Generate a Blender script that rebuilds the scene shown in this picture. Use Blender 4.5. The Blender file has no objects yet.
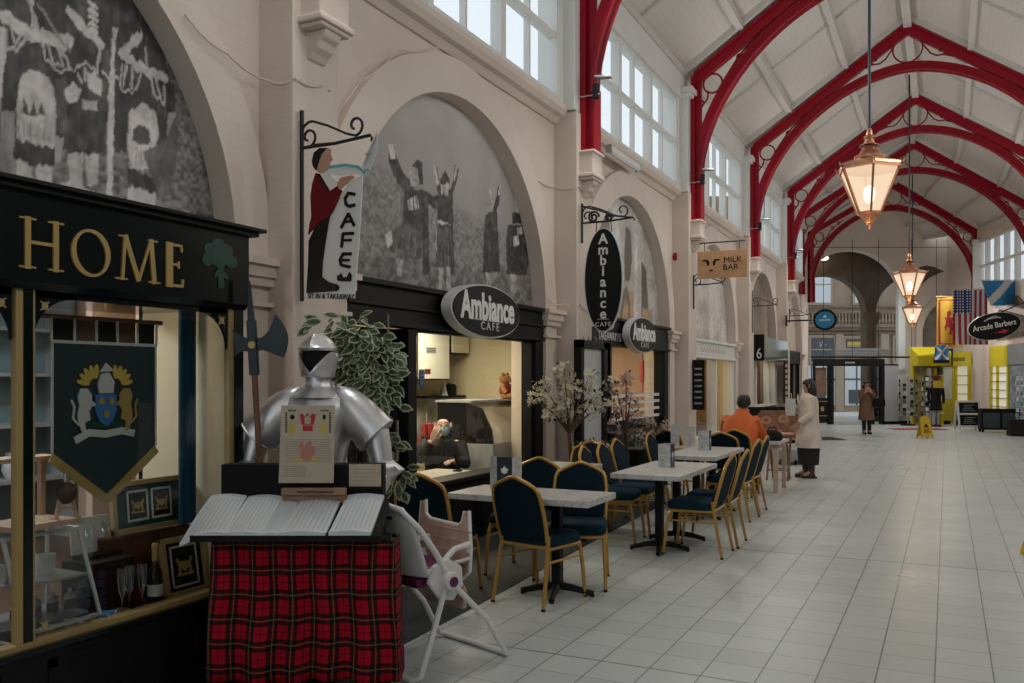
import bpy, bmesh, math, random
import numpy as np
from mathutils import Vector, Matrix
from math import sin, cos, pi, radians, atan2, hypot, sqrt
C = bpy.context.scene.collection
R = random.Random(7)
TH = math.atan((947 - 512) / 880.0)          # the hall runs 26.3 deg right of the view

# ------------------------------------------------------------------ mesh builder
class MB:
    def __init__(s):
        s.v = []; s.f = []; s.m = []; s.M = None
    def add(s, vs, fs, mi=0):
        o = len(s.v)
        if s.M is not None:
            vs = [s.M @ Vector(p) for p in vs]
        s.v += [tuple(p) for p in vs]
        for f in fs:
            s.f.append(tuple(i + o for i in f)); s.m.append(mi)
        return s
    def box(s, c, d, rz=0, mi=0, rx=0, ry=0):
        x, y, z = d[0] / 2, d[1] / 2, d[2] / 2
        vs = [(-x,-y,-z),(x,-y,-z),(x,y,-z),(-x,y,-z),(-x,-y,z),(x,-y,z),(x,y,z),(-x,y,z)]
        m = Matrix.Translation(c) @ Matrix.Rotation(rz, 4, 'Z') @ Matrix.Rotation(ry, 4, 'Y') @ Matrix.Rotation(rx, 4, 'X')
        return s.add([m @ Vector(p) for p in vs], [(0,3,2,1),(4,5,6,7),(0,1,5,4),(1,2,6,5),(2,3,7,6),(3,0,4,7)], mi)
    def bx(s, x0, x1, y0, y1, z0, z1, mi=0):
        return s.box(((x0+x1)/2, (y0+y1)/2, (z0+z1)/2), (abs(x1-x0), abs(y1-y0), abs(z1-z0)), mi=mi)
    def beam(s, a, b, w, h, mi=0, up=(0,0,1)):
        a, b = Vector(a), Vector(b); t = (b - a).normalized(); u = Vector(up)
        if abs(t.dot(u)) > .99: u = Vector((1,0,0))
        n = t.cross(u).normalized(); u = n.cross(t)
        vs = [p + n*sx*w/2 + u*sy*h/2 for p in (a, b) for sx, sy in ((-1,-1),(1,-1),(1,1),(-1,1))]
        return s.add(vs, [(0,3,2,1),(4,5,6,7),(0,1,5,4),(1,2,6,5),(2,3,7,6),(3,0,4,7)], mi)
    def tube(s, pts, r, n=8, closed=False, mi=0, caps=True):
        P = [Vector(p) for p in pts]; k = len(P)
        rr = r if isinstance(r, (list, tuple)) else [r] * k
        T = []
        for i in range(k):
            a = P[(i-1) % k] if (closed or i > 0) else P[i]
            b = P[(i+1) % k] if (closed or i < k-1) else P[i]
            d = b - a
            T.append(d.normalized() if d.length > 1e-9 else Vector((0,0,1)))
        u = Vector((0,0,1))
        if abs(T[0].dot(u)) > .9: u = Vector((1,0,0))
        u = (u - T[0]*u.dot(T[0])).normalized()
        vs = []
        for i in range(k):
            u = (u - T[i]*u.dot(T[i]))
            if u.length < 1e-6: u = T[i].orthogonal()
            u.normalize(); w = T[i].cross(u)
            for j in range(n):
                a = 2*pi*(j + .5)/n
                vs.append(P[i] + (u*cos(a) + w*sin(a))*rr[i])
        fs = []
        for i in range(k if closed else k-1):
            i2 = (i+1) % k
            for j in range(n):
                fs.append((i*n+j, i*n+(j+1)%n, i2*n+(j+1)%n, i2*n+j))
        if caps and not closed:
            fs.append(tuple(range(n-1,-1,-1))); fs.append(tuple((k-1)*n+j for j in range(n)))
        return s.add(vs, fs, mi)
    def rings(s, R_, closed=True, caps=True, mi=0):
        n = len(R_[0]); vs = [p for r in R_ for p in r]; fs = []
        for i in range(len(R_)-1):
            for j in range(n if closed else n-1):
                fs.append((i*n+j, i*n+(j+1)%n, (i+1)*n+(j+1)%n, (i+1)*n+j))
        if caps and closed:
            fs.append(tuple(range(n-1,-1,-1))); fs.append(tuple((len(R_)-1)*n+j for j in range(n)))
        return s.add(vs, fs, mi)
    def lathe(s, prof, n=20, c=(0,0,0), mi=0, sx=1, sy=1, caps=True):
        return s.rings([[(c[0]+r*cos(2*pi*j/n)*sx, c[1]+r*sin(2*pi*j/n)*sy, c[2]+z) for j in range(n)] for r, z in prof], mi=mi, caps=caps)
    def ell(s, c, r, n=12, m=8, mi=0):
        R_ = []
        for i in range(1, m):
            a = -pi/2 + pi*i/m
            R_.append([(c[0]+r[0]*cos(a)*cos(2*pi*j/n), c[1]+r[1]*cos(a)*sin(2*pi*j/n), c[2]+r[2]*sin(a)) for j in range(n)])
        return s.rings(R_, mi=mi)
    def prism(s, poly, f, lo, hi, mi=0):
        """poly of (a,b); f(a,b,t) -> xyz; extruded for t lo..hi"""
        n = len(poly)
        vs = [f(a, b, lo) for a, b in poly] + [f(a, b, hi) for a, b in poly]
        fs = [tuple(range(n-1,-1,-1)), tuple(range(n, 2*n))] + [(i, (i+1)%n, n+(i+1)%n, n+i) for i in range(n)]
        return s.add(vs, fs, mi)
    def poly(s, pts, mi=0):
        return s.add(pts, [tuple(range(len(pts)))], mi)
    def build(s, name, mat, parent=None, smooth=False, ang=40, bevel=0, fix=True, sub=0):
        me = bpy.data.meshes.new(name)
        me.from_pydata(s.v, [], s.f)
        mats = mat if isinstance(mat, (list, tuple)) else [mat]
        for m in mats: me.materials.append(m)
        if len(mats) > 1:
            me.polygons.foreach_set('material_index', s.m)
        if fix:
            b = bmesh.new(); b.from_mesh(me)
            bmesh.ops.recalc_face_normals(b, faces=b.faces); b.to_mesh(me); b.free()
        if smooth:
            me.shade_smooth()
            me.set_sharp_from_angle(angle=radians(ang))
        me.update()
        o = bpy.data.objects.new(name, me); C.objects.link(o)
        if parent is not None: o.parent = parent
        if bevel:
            b = o.modifiers.new('Bevel', 'BEVEL'); b.width = bevel; b.segments = 2; b.limit_method = 'ANGLE'
            b.angle_limit = radians(35)
        if sub:
            b = o.modifiers.new('Sub', 'SUBSURF'); b.levels = sub; b.render_levels = sub
        return o

def tag(o, label=None, cat=None, group=None, kind=None):
    if label: o['label'] = label
    if cat: o['category'] = cat
    if group: o['group'] = group
    if kind: o['kind'] = kind
    return o
def thing(name, label, cat, loc=(0,0,0), rz=0, group=None):
    o = bpy.data.objects.new(name, None); C.objects.link(o)
    o.empty_display_size = .1
    o.location = loc; o.rotation_euler = (0, 0, rz)
    return tag(o, label, cat, group)
def struct(o):
    o['kind'] = 'structure'; return o
def copy_tree(o, parent=None):
    c = o.copy(); C.objects.link(c)
    if parent is not None: c.parent = parent
    for ch in list(o.children): copy_tree(ch, c)
    return c
def place(first, used, loc, rz, label, group=None):
    o = first if not used else copy_tree(first)
    used.append(1)
    o.location = loc; o.rotation_euler = (0, 0, rz); o['label'] = label
    if group: o['group'] = group
    return o
def arc(cx, cy, r, a0, a1, n):
    return [(cx + r*cos(a0 + (a1-a0)*i/n), cy + r*sin(a0 + (a1-a0)*i/n)) for i in range(n+1)]
def oval(cx, cy, rx, ry, n=40):
    return [(cx + rx*cos(2*pi*i/n), cy + ry*sin(2*pi*i/n)) for i in range(n)]
def spiral(cx, cy, r0, r1, a0, a1, n=18):
    return [(cx + (r0+(r1-r0)*i/n)*cos(a0+(a1-a0)*i/n), cy + (r0+(r1-r0)*i/n)*sin(a0+(a1-a0)*i/n)) for i in range(n+1)]
def far(lat, dep, z=0):
    """point in the bent far end of the arcade: its own axes are turned 26.3 deg"""
    s, c = sin(TH), cos(TH)
    return (lat*c - dep*s, lat*s + dep*c, z)

def text(s, size, mat, parent, loc, rot, name='lettering', ext=.002, align='CENTER', sx=1, bold=0, space=1):
    cu = bpy.data.curves.new(name, 'FONT')
    cu.body = s; cu.size = size; cu.extrude = ext; cu.align_x = align; cu.align_y = 'CENTER'
    cu.offset = bold; cu.space_character = space; cu.resolution_u = 4
    t = bpy.data.objects.new(name, cu)
    me = bpy.data.meshes.new_from_object(t)
    bpy.data.objects.remove(t); bpy.data.curves.remove(cu)
    me.materials.clear(); me.materials.append(mat); me.name = name
    o = bpy.data.objects.new(name, me); C.objects.link(o)
    if parent is not None: o.parent = parent
    o.location = loc; o.rotation_euler = rot; o.scale = (sx, 1, 1)
    return o
# a text facing +X and reading towards +Y: rot = (90deg, 0, 90deg); facing -Y reading +X: (90deg,0,0)
RX = (pi/2, 0, pi/2); RY = (pi/2, 0, 0)

# ------------------------------------------------------------------ materials
def nodes(name):
    m = bpy.data.materials.new(name); m.use_nodes = True
    nt = m.node_tree
    return m, nt, nt.nodes['Principled BSDF']
def mat(name, col, rough=.6, metal=0, var=0, scale=6, bump=0, bscale=30, spec=.5, col2=None, trans=0, emit=None, es=0, coat=0, sheen=0):
    m, nt, p = nodes(name)
    p.inputs['Base Color'].default_value = (*col, 1)
    p.inputs['Roughness'].default_value = rough
    p.inputs['Metallic'].default_value = metal
    p.inputs['Specular IOR Level'].default_value = spec
    if coat: p.inputs['Coat Weight'].default_value = coat; p.inputs['Coat Roughness'].default_value = .1
    if sheen: p.inputs['Sheen Weight'].default_value = sheen
    if emit:
        p.inputs['Emission Color'].default_value = (*emit, 1); p.inputs['Emission Strength'].default_value = es
    if var or bump:
        tc = nt.nodes.new('ShaderNodeTexCoord')
    if var or col2:
        nz = nt.nodes.new('ShaderNodeTexNoise'); nz.inputs['Scale'].default_value = scale; nz.inputs['Detail'].default_value = 5
        if var or bump: nt.links.new(tc.outputs['Object'], nz.inputs['Vector'])
        cr = nt.nodes.new('ShaderNodeValToRGB')
        c2 = col2 or tuple(max(0, c*(1-var)) for c in col)
        c1 = col if col2 else tuple(min(1, c*(1+var*.5)) for c in col)
        cr.color_ramp.elements[0].position = .35; cr.color_ramp.elements[1].position = .65
        cr.color_ramp.elements[0].color = (*c2, 1); cr.color_ramp.elements[1].color = (*c1, 1)
        nt.links.new(nz.outputs['Fac'], cr.inputs['Fac']); nt.links.new(cr.outputs['Color'], p.inputs['Base Color'])
    if bump:
        n2 = nt.nodes.new('ShaderNodeTexNoise'); n2.inputs['Scale'].default_value = bscale; n2.inputs['Detail'].default_value = 4
        nt.links.new(tc.outputs['Object'], n2.inputs['Vector'])
        b = nt.nodes.new('ShaderNodeBump'); b.inputs['Strength'].default_value = bump; b.inputs['Distance'].default_value = .02
        nt.links.new(n2.outputs['Fac'], b.inputs['Height']); nt.links.new(b.outputs['Normal'], p.inputs['Normal'])
    return m
def glass(name, tint=(1,1,1), refl=.12, rough=.02):
    m = bpy.data.materials.new(name); m.use_nodes = True; nt = m.node_tree
    nt.nodes.remove(nt.nodes['Principled BSDF'])
    out = nt.nodes['Material Output']
    t = nt.nodes.new('ShaderNodeBsdfTransparent'); t.inputs['Color'].default_value = (*tint, 1)
    g = nt.nodes.new('ShaderNodeBsdfGlossy'); g.inputs['Roughness'].default_value = rough; g.inputs['Color'].default_value = (.95,.97,1,1)
    fr = nt.nodes.new('ShaderNodeFresnel'); fr.inputs['IOR'].default_value = 1.5
    ma = nt.nodes.new('ShaderNodeMath'); ma.operation = 'MULTIPLY_ADD'; ma.inputs[1].default_value = .6 if refl > 0 else .25; ma.inputs[2].default_value = max(0, refl)*.3
    mx = nt.nodes.new('ShaderNodeMixShader')
    nt.links.new(fr.outputs[0], ma.inputs[0]); nt.links.new(ma.outputs[0], mx.inputs[0])
    nt.links.new(t.outputs[0], mx.inputs[1]); nt.links.new(g.outputs[0], mx.inputs[2]); nt.links.new(mx.outputs[0], out.inputs[0])
    return m
def emis(name, col, s):
    return mat(name, col, .5, emit=col, es=s)
def vcol_mat(name, attr='Col', rough=.6, spec=.3):
    m, nt, p = nodes(name)
    a = nt.nodes.new('ShaderNodeVertexColor'); a.layer_name = attr
    nt.links.new(a.outputs['Color'], p.inputs['Base Color'])
    p.inputs['Roughness'].default_value = rough; p.inputs['Specular IOR Level'].default_value = spec
    return m

M = {}
def wall_paint():
    """cream paint over brickwork"""
    m, nt, p = nodes('wall_paint'); L = nt.links.new
    geo = nt.nodes.new('ShaderNodeNewGeometry'); sep = nt.nodes.new('ShaderNodeSeparateXYZ'); cmb = nt.nodes.new('ShaderNodeCombineXYZ')
    L(geo.outputs['Position'], sep.inputs[0]); L(sep.outputs['Y'], cmb.inputs[0]); L(sep.outputs['Z'], cmb.inputs[1])
    br = nt.nodes.new('ShaderNodeTexBrick'); L(cmb.outputs[0], br.inputs['Vector'])
    br.inputs['Scale'].default_value = 1; br.inputs['Brick Width'].default_value = .235; br.inputs['Row Height'].default_value = .078; br.inputs['Mortar Size'].default_value = .006; br.inputs['Mortar Smooth'].default_value = .6
    nz = nt.nodes.new('ShaderNodeTexNoise'); nz.inputs['Scale'].default_value = 1.3; nz.inputs['Detail'].default_value = 5; L(geo.outputs['Position'], nz.inputs['Vector'])
    cr = nt.nodes.new('ShaderNodeValToRGB'); cr.color_ramp.elements[0].position = .3; cr.color_ramp.elements[1].position = .7
    cr.color_ramp.elements[0].color = (.615,.52,.445,1); cr.color_ramp.elements[1].color = (.68,.585,.51,1)
    L(nz.outputs['Fac'], cr.inputs[0]); L(cr.outputs[0], p.inputs['Base Color'])
    b = nt.nodes.new('ShaderNodeBump'); b.inputs['Strength'].default_value = .16; b.inputs['Distance'].default_value = .005; b.invert = True
    L(br.outputs['Fac'], b.inputs['Height']); L(b.outputs[0], p.inputs['Normal']); p.inputs['Roughness'].default_value = .55; p.inputs['Specular IOR Level'].default_value = .4
    return m
M['wall'] = wall_paint()
M['wall2'] = mat('wall_paint_end', (.74,.66,.56), .65, var=.04, scale=1)
M['white'] = mat('white_paint', (.70,.70,.67), .45, var=.03, scale=2)
M['ceil'] = mat('ceiling_white', (.60,.57,.53), .38, var=.03, scale=1.2)
M['red'] = mat('red_gloss', (.28,.003,.014), .42, spec=.25)
M['black'] = mat('black_paint', (.006,.007,.007), .5, spec=.22)
M['blackm'] = mat('black_matt', (.005,.005,.005), .75, spec=.25)
M['iron'] = mat('black_iron', (.01,.01,.01), .45, .3)
M['gold'] = mat('gold_leaf', (.42,.29,.10), .4, .4)
M['goldp'] = mat('gold_paint', (.36,.255,.10), .45)
M['greenblk'] = mat('dark_green_gloss', (.004,.009,.009), .16, spec=.3)
M['cream'] = mat('cream_paint', (.66,.58,.40), .6)
M['paper'] = mat('paper', (.60,.61,.60), .7)
M['mat'] = mat('dark_matting', (.024,.028,.028), .8, var=.3, scale=40, bump=.2, bscale=200)
M['glass'] = glass('window_glass')
M['shopglass'] = glass('shop_glass', (.92,.95,.94), .08)
M['wood'] = mat('brown_wood', (.20,.09,.04), .5, var=.35, scale=9)
M['pine'] = mat('pale_wood', (.47,.31,.2), .55, var=.2, scale=8)
M['copper'] = mat('copper', (.60,.30,.18), .34, .85, var=.2, scale=10)
def lamp_glass():
    m = bpy.data.materials.new('lamp_glass'); m.use_nodes = True; nt = m.node_tree; nt.nodes.remove(nt.nodes['Principled BSDF'])
    t = nt.nodes.new('ShaderNodeBsdfTransparent'); e = nt.nodes.new('ShaderNodeEmission'); e.inputs['Color'].default_value = (1,.76,.52,1); e.inputs['Strength'].default_value = .95
    x = nt.nodes.new('ShaderNodeMixShader'); x.inputs[0].default_value = .74
    nt.links.new(t.outputs[0], x.inputs[1]); nt.links.new(e.outputs[0], x.inputs[2]); nt.links.new(x.outputs[0], nt.nodes['Material Output'].inputs[0])
    return m
M['lampglass'] = lamp_glass()
M['bulb'] = emis('lamp_bulb', (1,.80,.55), 6)
M['steel'] = mat('steel', (.5,.5,.5), .3, .9)
M['grey'] = mat('grey_plastic', (.3,.31,.32), .5)
M['whitep'] = mat('white_plastic', (.72,.71,.69), .35)

M['skyglass'] = glass('clerestory_glass', (.97,.99,1), -.1)
# ================================================================== SETTING
YB, Y1 = -9.0, 28.6                # hall starts behind the camera; bends at the far end
XL, XR, XRIDGE = -4.0, 2.5, -.75
ZE, ZR = 6.93, 9.13
PIL = [-5.7, -.45, 4.72, 9.86, 15.0, 20.2, 25.4]      # near edge of each pilaster, .5 wide
POST = [-5.46, -.21, 4.96, 10.1, 15.26, 20.46, 25.66]
TD_L, TD_R, TD_A = (-4.2, 29.75), (2.35, 31.5), (-.98, 30.6)
TE_L, TE_R, TE_A = far(10.74,31.5)[:2], far(16.57,31.5)[:2], far(13.68,31.5)[:2]
EN_L, EN_R, EN_A = far(10.6,33.3)[:2], far(15.45,33.3)[:2], far(13.3,33.3)[:2]

# ---- floor: square cream tiles with dark joints
m, nt, p = nodes('floor_tiles')
def mnode(nt, op, a=None, b=None, v=None, clamp=False):
    n = nt.nodes.new('ShaderNodeMath'); n.operation = op; n.use_clamp = clamp
    for i, x in enumerate((a, b)):
        if x is None: continue
        if isinstance(x, (int, float)): n.inputs[i].default_value = x
        else: nt.links.new(x, n.inputs[i])
    return n.outputs[0]
geo = nt.nodes.new('ShaderNodeNewGeometry'); sep = nt.nodes.new('ShaderNodeSeparateXYZ')
nt.links.new(geo.outputs['Position'], sep.inputs[0])
T = .2845
def joint(axis, off, w):
    q = mnode(nt, 'DIVIDE', mnode(nt, 'ADD', sep.outputs[axis], off), T)
    fr = mnode(nt, 'FRACT', q)
    d = mnode(nt, 'ABSOLUTE', mnode(nt, 'SUBTRACT', fr, .5))
    return mnode(nt, 'GREATER_THAN', d, .5 - w/T), q
jx, qx = joint('X', .059 + 20*T, .0042)
jy, qy = joint('Y', -.16 + 40*T, .0034)
wn = nt.nodes.new('ShaderNodeTexWhiteNoise'); wn.noise_dimensions = '2D'
cmb = nt.nodes.new('ShaderNodeCombineXYZ')
nt.links.new(mnode(nt,'FLOOR',qx), cmb.inputs[0]); nt.links.new(mnode(nt,'FLOOR',qy), cmb.inputs[1])
nt.links.new(cmb.outputs[0], wn.inputs['Vector'])
tile = nt.nodes.new('ShaderNodeMix'); tile.data_type = 'RGBA'
tile.inputs['A'].default_value = (.485,.515,.505,1); tile.inputs['B'].default_value = (.545,.575,.562,1)
nt.links.new(wn.outputs['Value'], tile.inputs['Factor'])
# dirt, drawn out along the walking direction
nz = nt.nodes.new('ShaderNodeTexNoise'); nz.inputs['Scale'].default_value = 1.1; nz.inputs['Detail'].default_value = 6
nt.links.new(geo.outputs['Position'], nz.inputs['Vector'])
dirt = nt.nodes.new('ShaderNodeMix'); dirt.data_type = 'RGBA'; dirt.blend_type = 'MULTIPLY'
nt.links.new(mnode(nt,'MULTIPLY', nz.outputs['Fac'], .35), dirt.inputs['Factor'])
nt.links.new(tile.outputs['Result'], dirt.inputs['A']); dirt.inputs['B'].default_value = (.72,.72,.70,1)
# expansion joints every few metres
e1 = mnode(nt,'LESS_THAN', mnode(nt,'ABSOLUTE', mnode(nt,'SUBTRACT', sep.outputs['Y'], 8.42)), .009)
e2 = mnode(nt,'LESS_THAN', mnode(nt,'ABSOLUTE', mnode(nt,'SUBTRACT', sep.outputs['Y'], 4.72)), .006)
ex = mnode(nt,'MAXIMUM', e1, e2)
jm = mnode(nt,'MAXIMUM', mnode(nt,'MAXIMUM', jx, mnode(nt,'MULTIPLY', jy, .75)), ex)
col = nt.nodes.new('ShaderNodeMix'); col.data_type = 'RGBA'
nt.links.new(mnode(nt,'MULTIPLY', jm, .82), col.inputs['Factor']); nt.links.new(dirt.outputs['Result'], col.inputs['A']); col.inputs['B'].default_value = (.10,.10,.095,1)
nt.links.new(col.outputs['Result'], p.inputs['Base Color'])
ro = mnode(nt,'ADD', mnode(nt,'MULTIPLY', nz.outputs['Fac'], .18), .22)
nt.links.new(ro, p.inputs['Roughness'])
p.inputs['Specular IOR Level'].default_value = .45
M['floor'] = m
b = MB(); b.bx(-9, 9, YB-1, 42, -.12, 0)
struct(b.build('floor', M['floor']))
# dark matting strip in front of the cafe
b = MB(); b.prism([(-4.3,3.0),(-2.86,3.0),(-2.94,4.43),(-2.995,5.69),(-3.085,7.2),(-3.19,9.1),(-3.27,11.2),(-4.3,11.2)], lambda a,c,t:(a,c,t), .0, .006)
tag(b.build('floor_mat', M['mat']), 'dark grey matting laid along the cafe fronts under the tables', 'mat')

# ---- left wall with arched openings
RI, RO, ZS = 1.9, 2.26, 2.43        # arch radii, springing height
XP, XG, XM = -4.30, -4.2, -4.62    # panel plane, ring plane, mural/recess plane
def arch_outline(yc, r, z0):
    return [(yc - r, z0)] + arc(yc, ZS, r, pi, 0, 36) + [(yc + r, z0)]
fx = lambda a, c, t: (t, a, c)
wl = MB()
ycs = []
bays = [(PIL[i] + .25, PIL[i+1] + .25) for i in range(len(PIL)-1)] + [(PIL[-1]+.25, 30.0)]
for i, (a, c) in enumerate(bays):
    yc = (a + c)/2 - .05 + (.16 if i == 1 else 0)
    ycs.append(yc)
    r = RI + .06
    out = [(a, 0)] + arch_outline(yc, r, 0) + [(c, 0), (c, 4.85), (a, 4.85)]
    wl.prism(out, fx, XP - .06, XP)
struct(wl.build('wall_left', M['wall'], smooth=False))
tr = MB()
for yc in ycs:      # arch ring and piers, proud of the panels
    o = arch_outline(yc, RI, 0); q = arch_outline(yc, RO, 0)
    n = len(o)
    for i in range(n-1):
        tr.add([(XP-.35,)+o[i], (XP-.35,)+o[i+1], (XG,)+o[i+1], (XG,)+o[i],
                (XP-.02,)+q[i], (XP-.02,)+q[i+1], (XG-.02,)+q[i+1], (XG-.02,)+q[i]],
               [(0,1,2,3), (3,2,6,7), (7,6,5,4)])
    for sgn in (-1, 1):   # impost mouldings
        ym = yc + sgn*(RI+RO)/2
        for z0, z1, e in ((ZS-.05, ZS+.0, .085), (ZS-.13, ZS-.05, .055), (ZS-.19, ZS-.13, .03), (ZS-.33, ZS-.30, .03)):
            tr.bx(XP-.3, XG+e, ym-(RO-RI)/2-e, ym+(RO-RI)/2+e, z0, z1)
struct(tr.build('trim_arches', M['wall'], smooth=True, ang=30))
tr = MB()
for y in PIL:
    tr.bx(XP-.1, XL, y, y+.5, 0, 4.85)
    tr.bx(XP-.1, XL+.06, y-.03, y+.53, 0, .35)
struct(tr.build('trim_pilasters', M['wall'], bevel=.012))
# cornice / sill course under the clerestory
tr = MB()
prof = [(-4.5,4.72),(-4.27,4.72),(-4.22,4.78),(-4.16,4.80),(-4.12,4.86),(-4.12,4.92),(-4.16,4.95),(-4.5,4.97)]
for (a, c) in bays:
    tr.prism(prof, lambda q, z, t: (q, t, z), a+.25, c-.25)
struct(tr.build('trim_sill', M['wall']))
# corbels that carry the iron posts
tr = MB()
for y in POST[2:]:
    tr.bx(-4.05,-3.83,y-.16,y+.16,4.10,4.37); tr.bx(-4.05,-3.80,y-.18,y+.18,4.35,4.385); tr.bx(-4.05,-3.80,y-.19,y+.19,4.06,4.105); tr.bx(-4.05,-3.82,y-.16,y+.16,4.03,4.06)
    tr.prism([(-4.05,4.03),(-3.84,4.03),(-3.855,3.98),(-3.89,3.96),(-3.91,3.91),(-3.95,3.88),(-3.98,3.84),(-4.05,3.83)], lambda q,z,t:(q,t,z), y-.09, y+.09)
struct(tr.build('trim_corbels', M['wall'], bevel=.01))

# ---- clerestory wall: white timber posts + window bays
def clerestory(side):
    X0 = -4.25 if side == 'left' else XR + .1
    sg = 1 if side == 'left' else -1
    hd = MB()
    hd.bx(X0-.12, X0+.12, YB, 30.0 if side=='left' else 31.6, 6.48, 7.08)
    ps = POST if side == 'left' else POST
    for y in ps:
        hd.bx(X0-.2*sg, X0+.235*sg, y-.28, y+.22, 4.86, 6.62)
        hd.bx(X0-.2*sg, X0+.09*sg, y-.40, y+.36, 4.86, 6.62)
        hd.bx(X0-.2*sg, X0+.30*sg, y-.33, y+.27, 6.50, 6.56); hd.bx(X0-.2*sg, X0+.335*sg, y-.36, y+.30, 6.56, 6.66)
    struct(hd.build('wall_clerestory_' + side, M['white'], bevel=.012))
    w = 0
    ends = [(ps[i]+.36, ps[i+1]-.40) for i in range(len(ps)-1)] + [(ps[-1]+.36, 29.6 if side=='left' else 31.2)]
    for (a, c) in ends:
        fr = MB(); gl = MB(); k = 3
        u = (c - a)/k
        z0, z1, zm = 4.93, 6.5, 5.72
        fr.bx(X0-.05, X0+.07, a, c, z0, z0+.08); fr.bx(X0-.05, X0+.07, a, c, z1-.08, z1); fr.bx(X0-.04, X0+.06, a, c, zm-.035, zm+.035)
        for j in range(k+1):
            fr.bx(X0-.05, X0+.08, max(a, a+j*u-.055), min(c, a+j*u+.055), z0, z1)
        for j in range(k):
            y = a + (j+.5)*u
            fr.bx(X0-.03, X0+.04, y-.02, y+.02, z0, z1)
        o = struct(fr.build('window_clerestory_%s_%d' % (side, w+1), M['white']))
        gl.poly([(X0,a,z0),(X0,c,z0),(X0,c,z1),(X0,a,z1)])
        gl.build('glass', M['skyglass'], o)
        w += 1
clerestory('left'); clerestory('right')

# ---- right wall (mostly out of the picture)
b = MB(); b.bx(XR, XR+.4, YB, 31.4, 0, 4.9)
struct(b.build('wall_right', M['wall']))
b = MB(); q = MB()
for i in range(len(PIL)-1):
    y0, y1 = PIL[i]+.9, PIL[i+1]-.4
    b.bx(XR-.06, XR, y0, y1, 0, 2.45); q.prism([(y0,2.5)] + [((y0+y1)/2-(y1-y0)/2*cos(k*pi/16), 2.5+1.8*sin(k*pi/16)) for k in range(17)], lambda a,z,t:(t,a,z), XR-.04, XR)
struct(b.build('wall_right_dark_fronts', M['greenblk'])); struct(q.build('wall_right_dark_arches', mat('arch_dark', (.12,.11,.10), .6, var=.5, scale=2)))  # unseen plain dark fronts and arches, added to darken reflections and cut bounce
# ---- roof
def slope_quads(b, line):
    """line: list of (left eave, ridge, right eave) xyz tuples"""
    for i in range(len(line)-1):
        for k in (0, 1):
            q = [line[i][k], line[i][k+1], line[i+1][k+1], line[i+1][k]]
            up = [(p_[0], p_[1], p_[2]+.12) for p_ in q]
            b.add(q+up, [(0,1,2,3),(7,6,5,4),(0,4,5,1),(1,5,6,2),(2,6,7,3),(3,7,4,0)])
def sec(y): return ((XL-.35, y, ZE-.02), (XRIDGE, y, ZR+.2), (XR+.25, y, ZE-.02))
secs = [sec(YB), sec(10.2), sec(25.8),
        ((TD_L[0]-.3,TD_L[1]-.1,ZE), (TD_A[0],TD_A[1],ZR+.2), (TD_R[0]+.3,TD_R[1]+.1,ZE)),
        ((TE_L[0]-.3,TE_L[1]-.1,ZE), (TE_A[0],TE_A[1],8.85), (TE_R[0]+.3,TE_R[1]+.1,ZE)),
        ((EN_L[0]-.3,EN_L[1]-.1,ZE), (EN_A[0],EN_A[1],8.75), (EN_R[0]+.2,EN_R[1]+.1,ZE))]
m, nt, p = nodes('roof_boards')
p.inputs['Base Color'].default_value = (.64,.605,.56,1); p.inputs['Roughness'].default_value = .3
geo = nt.nodes.new('ShaderNodeNewGeometry'); sep = nt.nodes.new('ShaderNodeSeparateXYZ'); nt.links.new(geo.outputs['Position'], sep.inputs[0])
fr_ = mnode(nt,'FRACT', mnode(nt,'MULTIPLY', sep.outputs['X'], 11.0))
gr = mnode(nt,'GREATER_THAN', mnode(nt,'ABSOLUTE', mnode(nt,'SUBTRACT', fr_, .5)), .44)
bp = nt.nodes.new('ShaderNodeBump'); bp.inputs['Strength'].default_value = .3; bp.inputs['Distance'].default_value = .012; bp.invert = True
nt.links.new(gr, bp.inputs['Height']); nt.links.new(bp.outputs['Normal'], p.inputs['Normal'])
mx = nt.nodes.new('ShaderNodeMix'); mx.data_type='RGBA'; mx.inputs['A'].default_value=(.64,.605,.56,1); mx.inputs['B'].default_value=(.60,.565,.52,1)
nt.links.new(gr, mx.inputs['Factor']); nt.links.new(mx.outputs['Result'], p.inputs['Base Color'])
M['boards'] = m
b = MB(); slope_quads(b, secs); struct(b.build('ceiling', M['boards']))
# purlins, ridge piece and white rafters of the roof
b = MB()
def lerp(a, c, t): return tuple(a[i]+(c[i]-a[i])*t for i in range(3))
dn = lambda p_, d: (p_[0], p_[1], p_[2]-d)
for i in range(len(secs)-1):
    A, B = secs[i], secs[i+1]
    b.beam(dn(A[1],.16), dn(B[1],.16), .16, .22)
    for k in (0, 2):
        for t in (.33, .66):
            b.beam(dn(lerp(A[k],A[1],t),.07), dn(lerp(B[k],B[1],t),.07), .12, .14)
        b.beam(dn(lerp(A[k],A[1],.05),.05), dn(lerp(B[k],B[1],.05),.05), .14, .12)
rl = [sec(y) for y in POST] + secs[3:5]
for S in rl:
    for k in (0, 2):
        b.beam(dn(S[k],.06), dn(S[1],.06), .34, .12)
struct(b.build('ceiling_beams', M['ceil']))
# ridge lines along the top of the panels: small mouldings half-way in each bay
b = MB()
for i in range(len(POST)-1):
    S = sec((POST[i]+POST[i+1])/2)
    for k in (0, 2): b.beam(dn(S[k],.03), dn(S[1],.03), .07, .05)
struct(b.build('trim_roof', M['ceil']))

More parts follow.
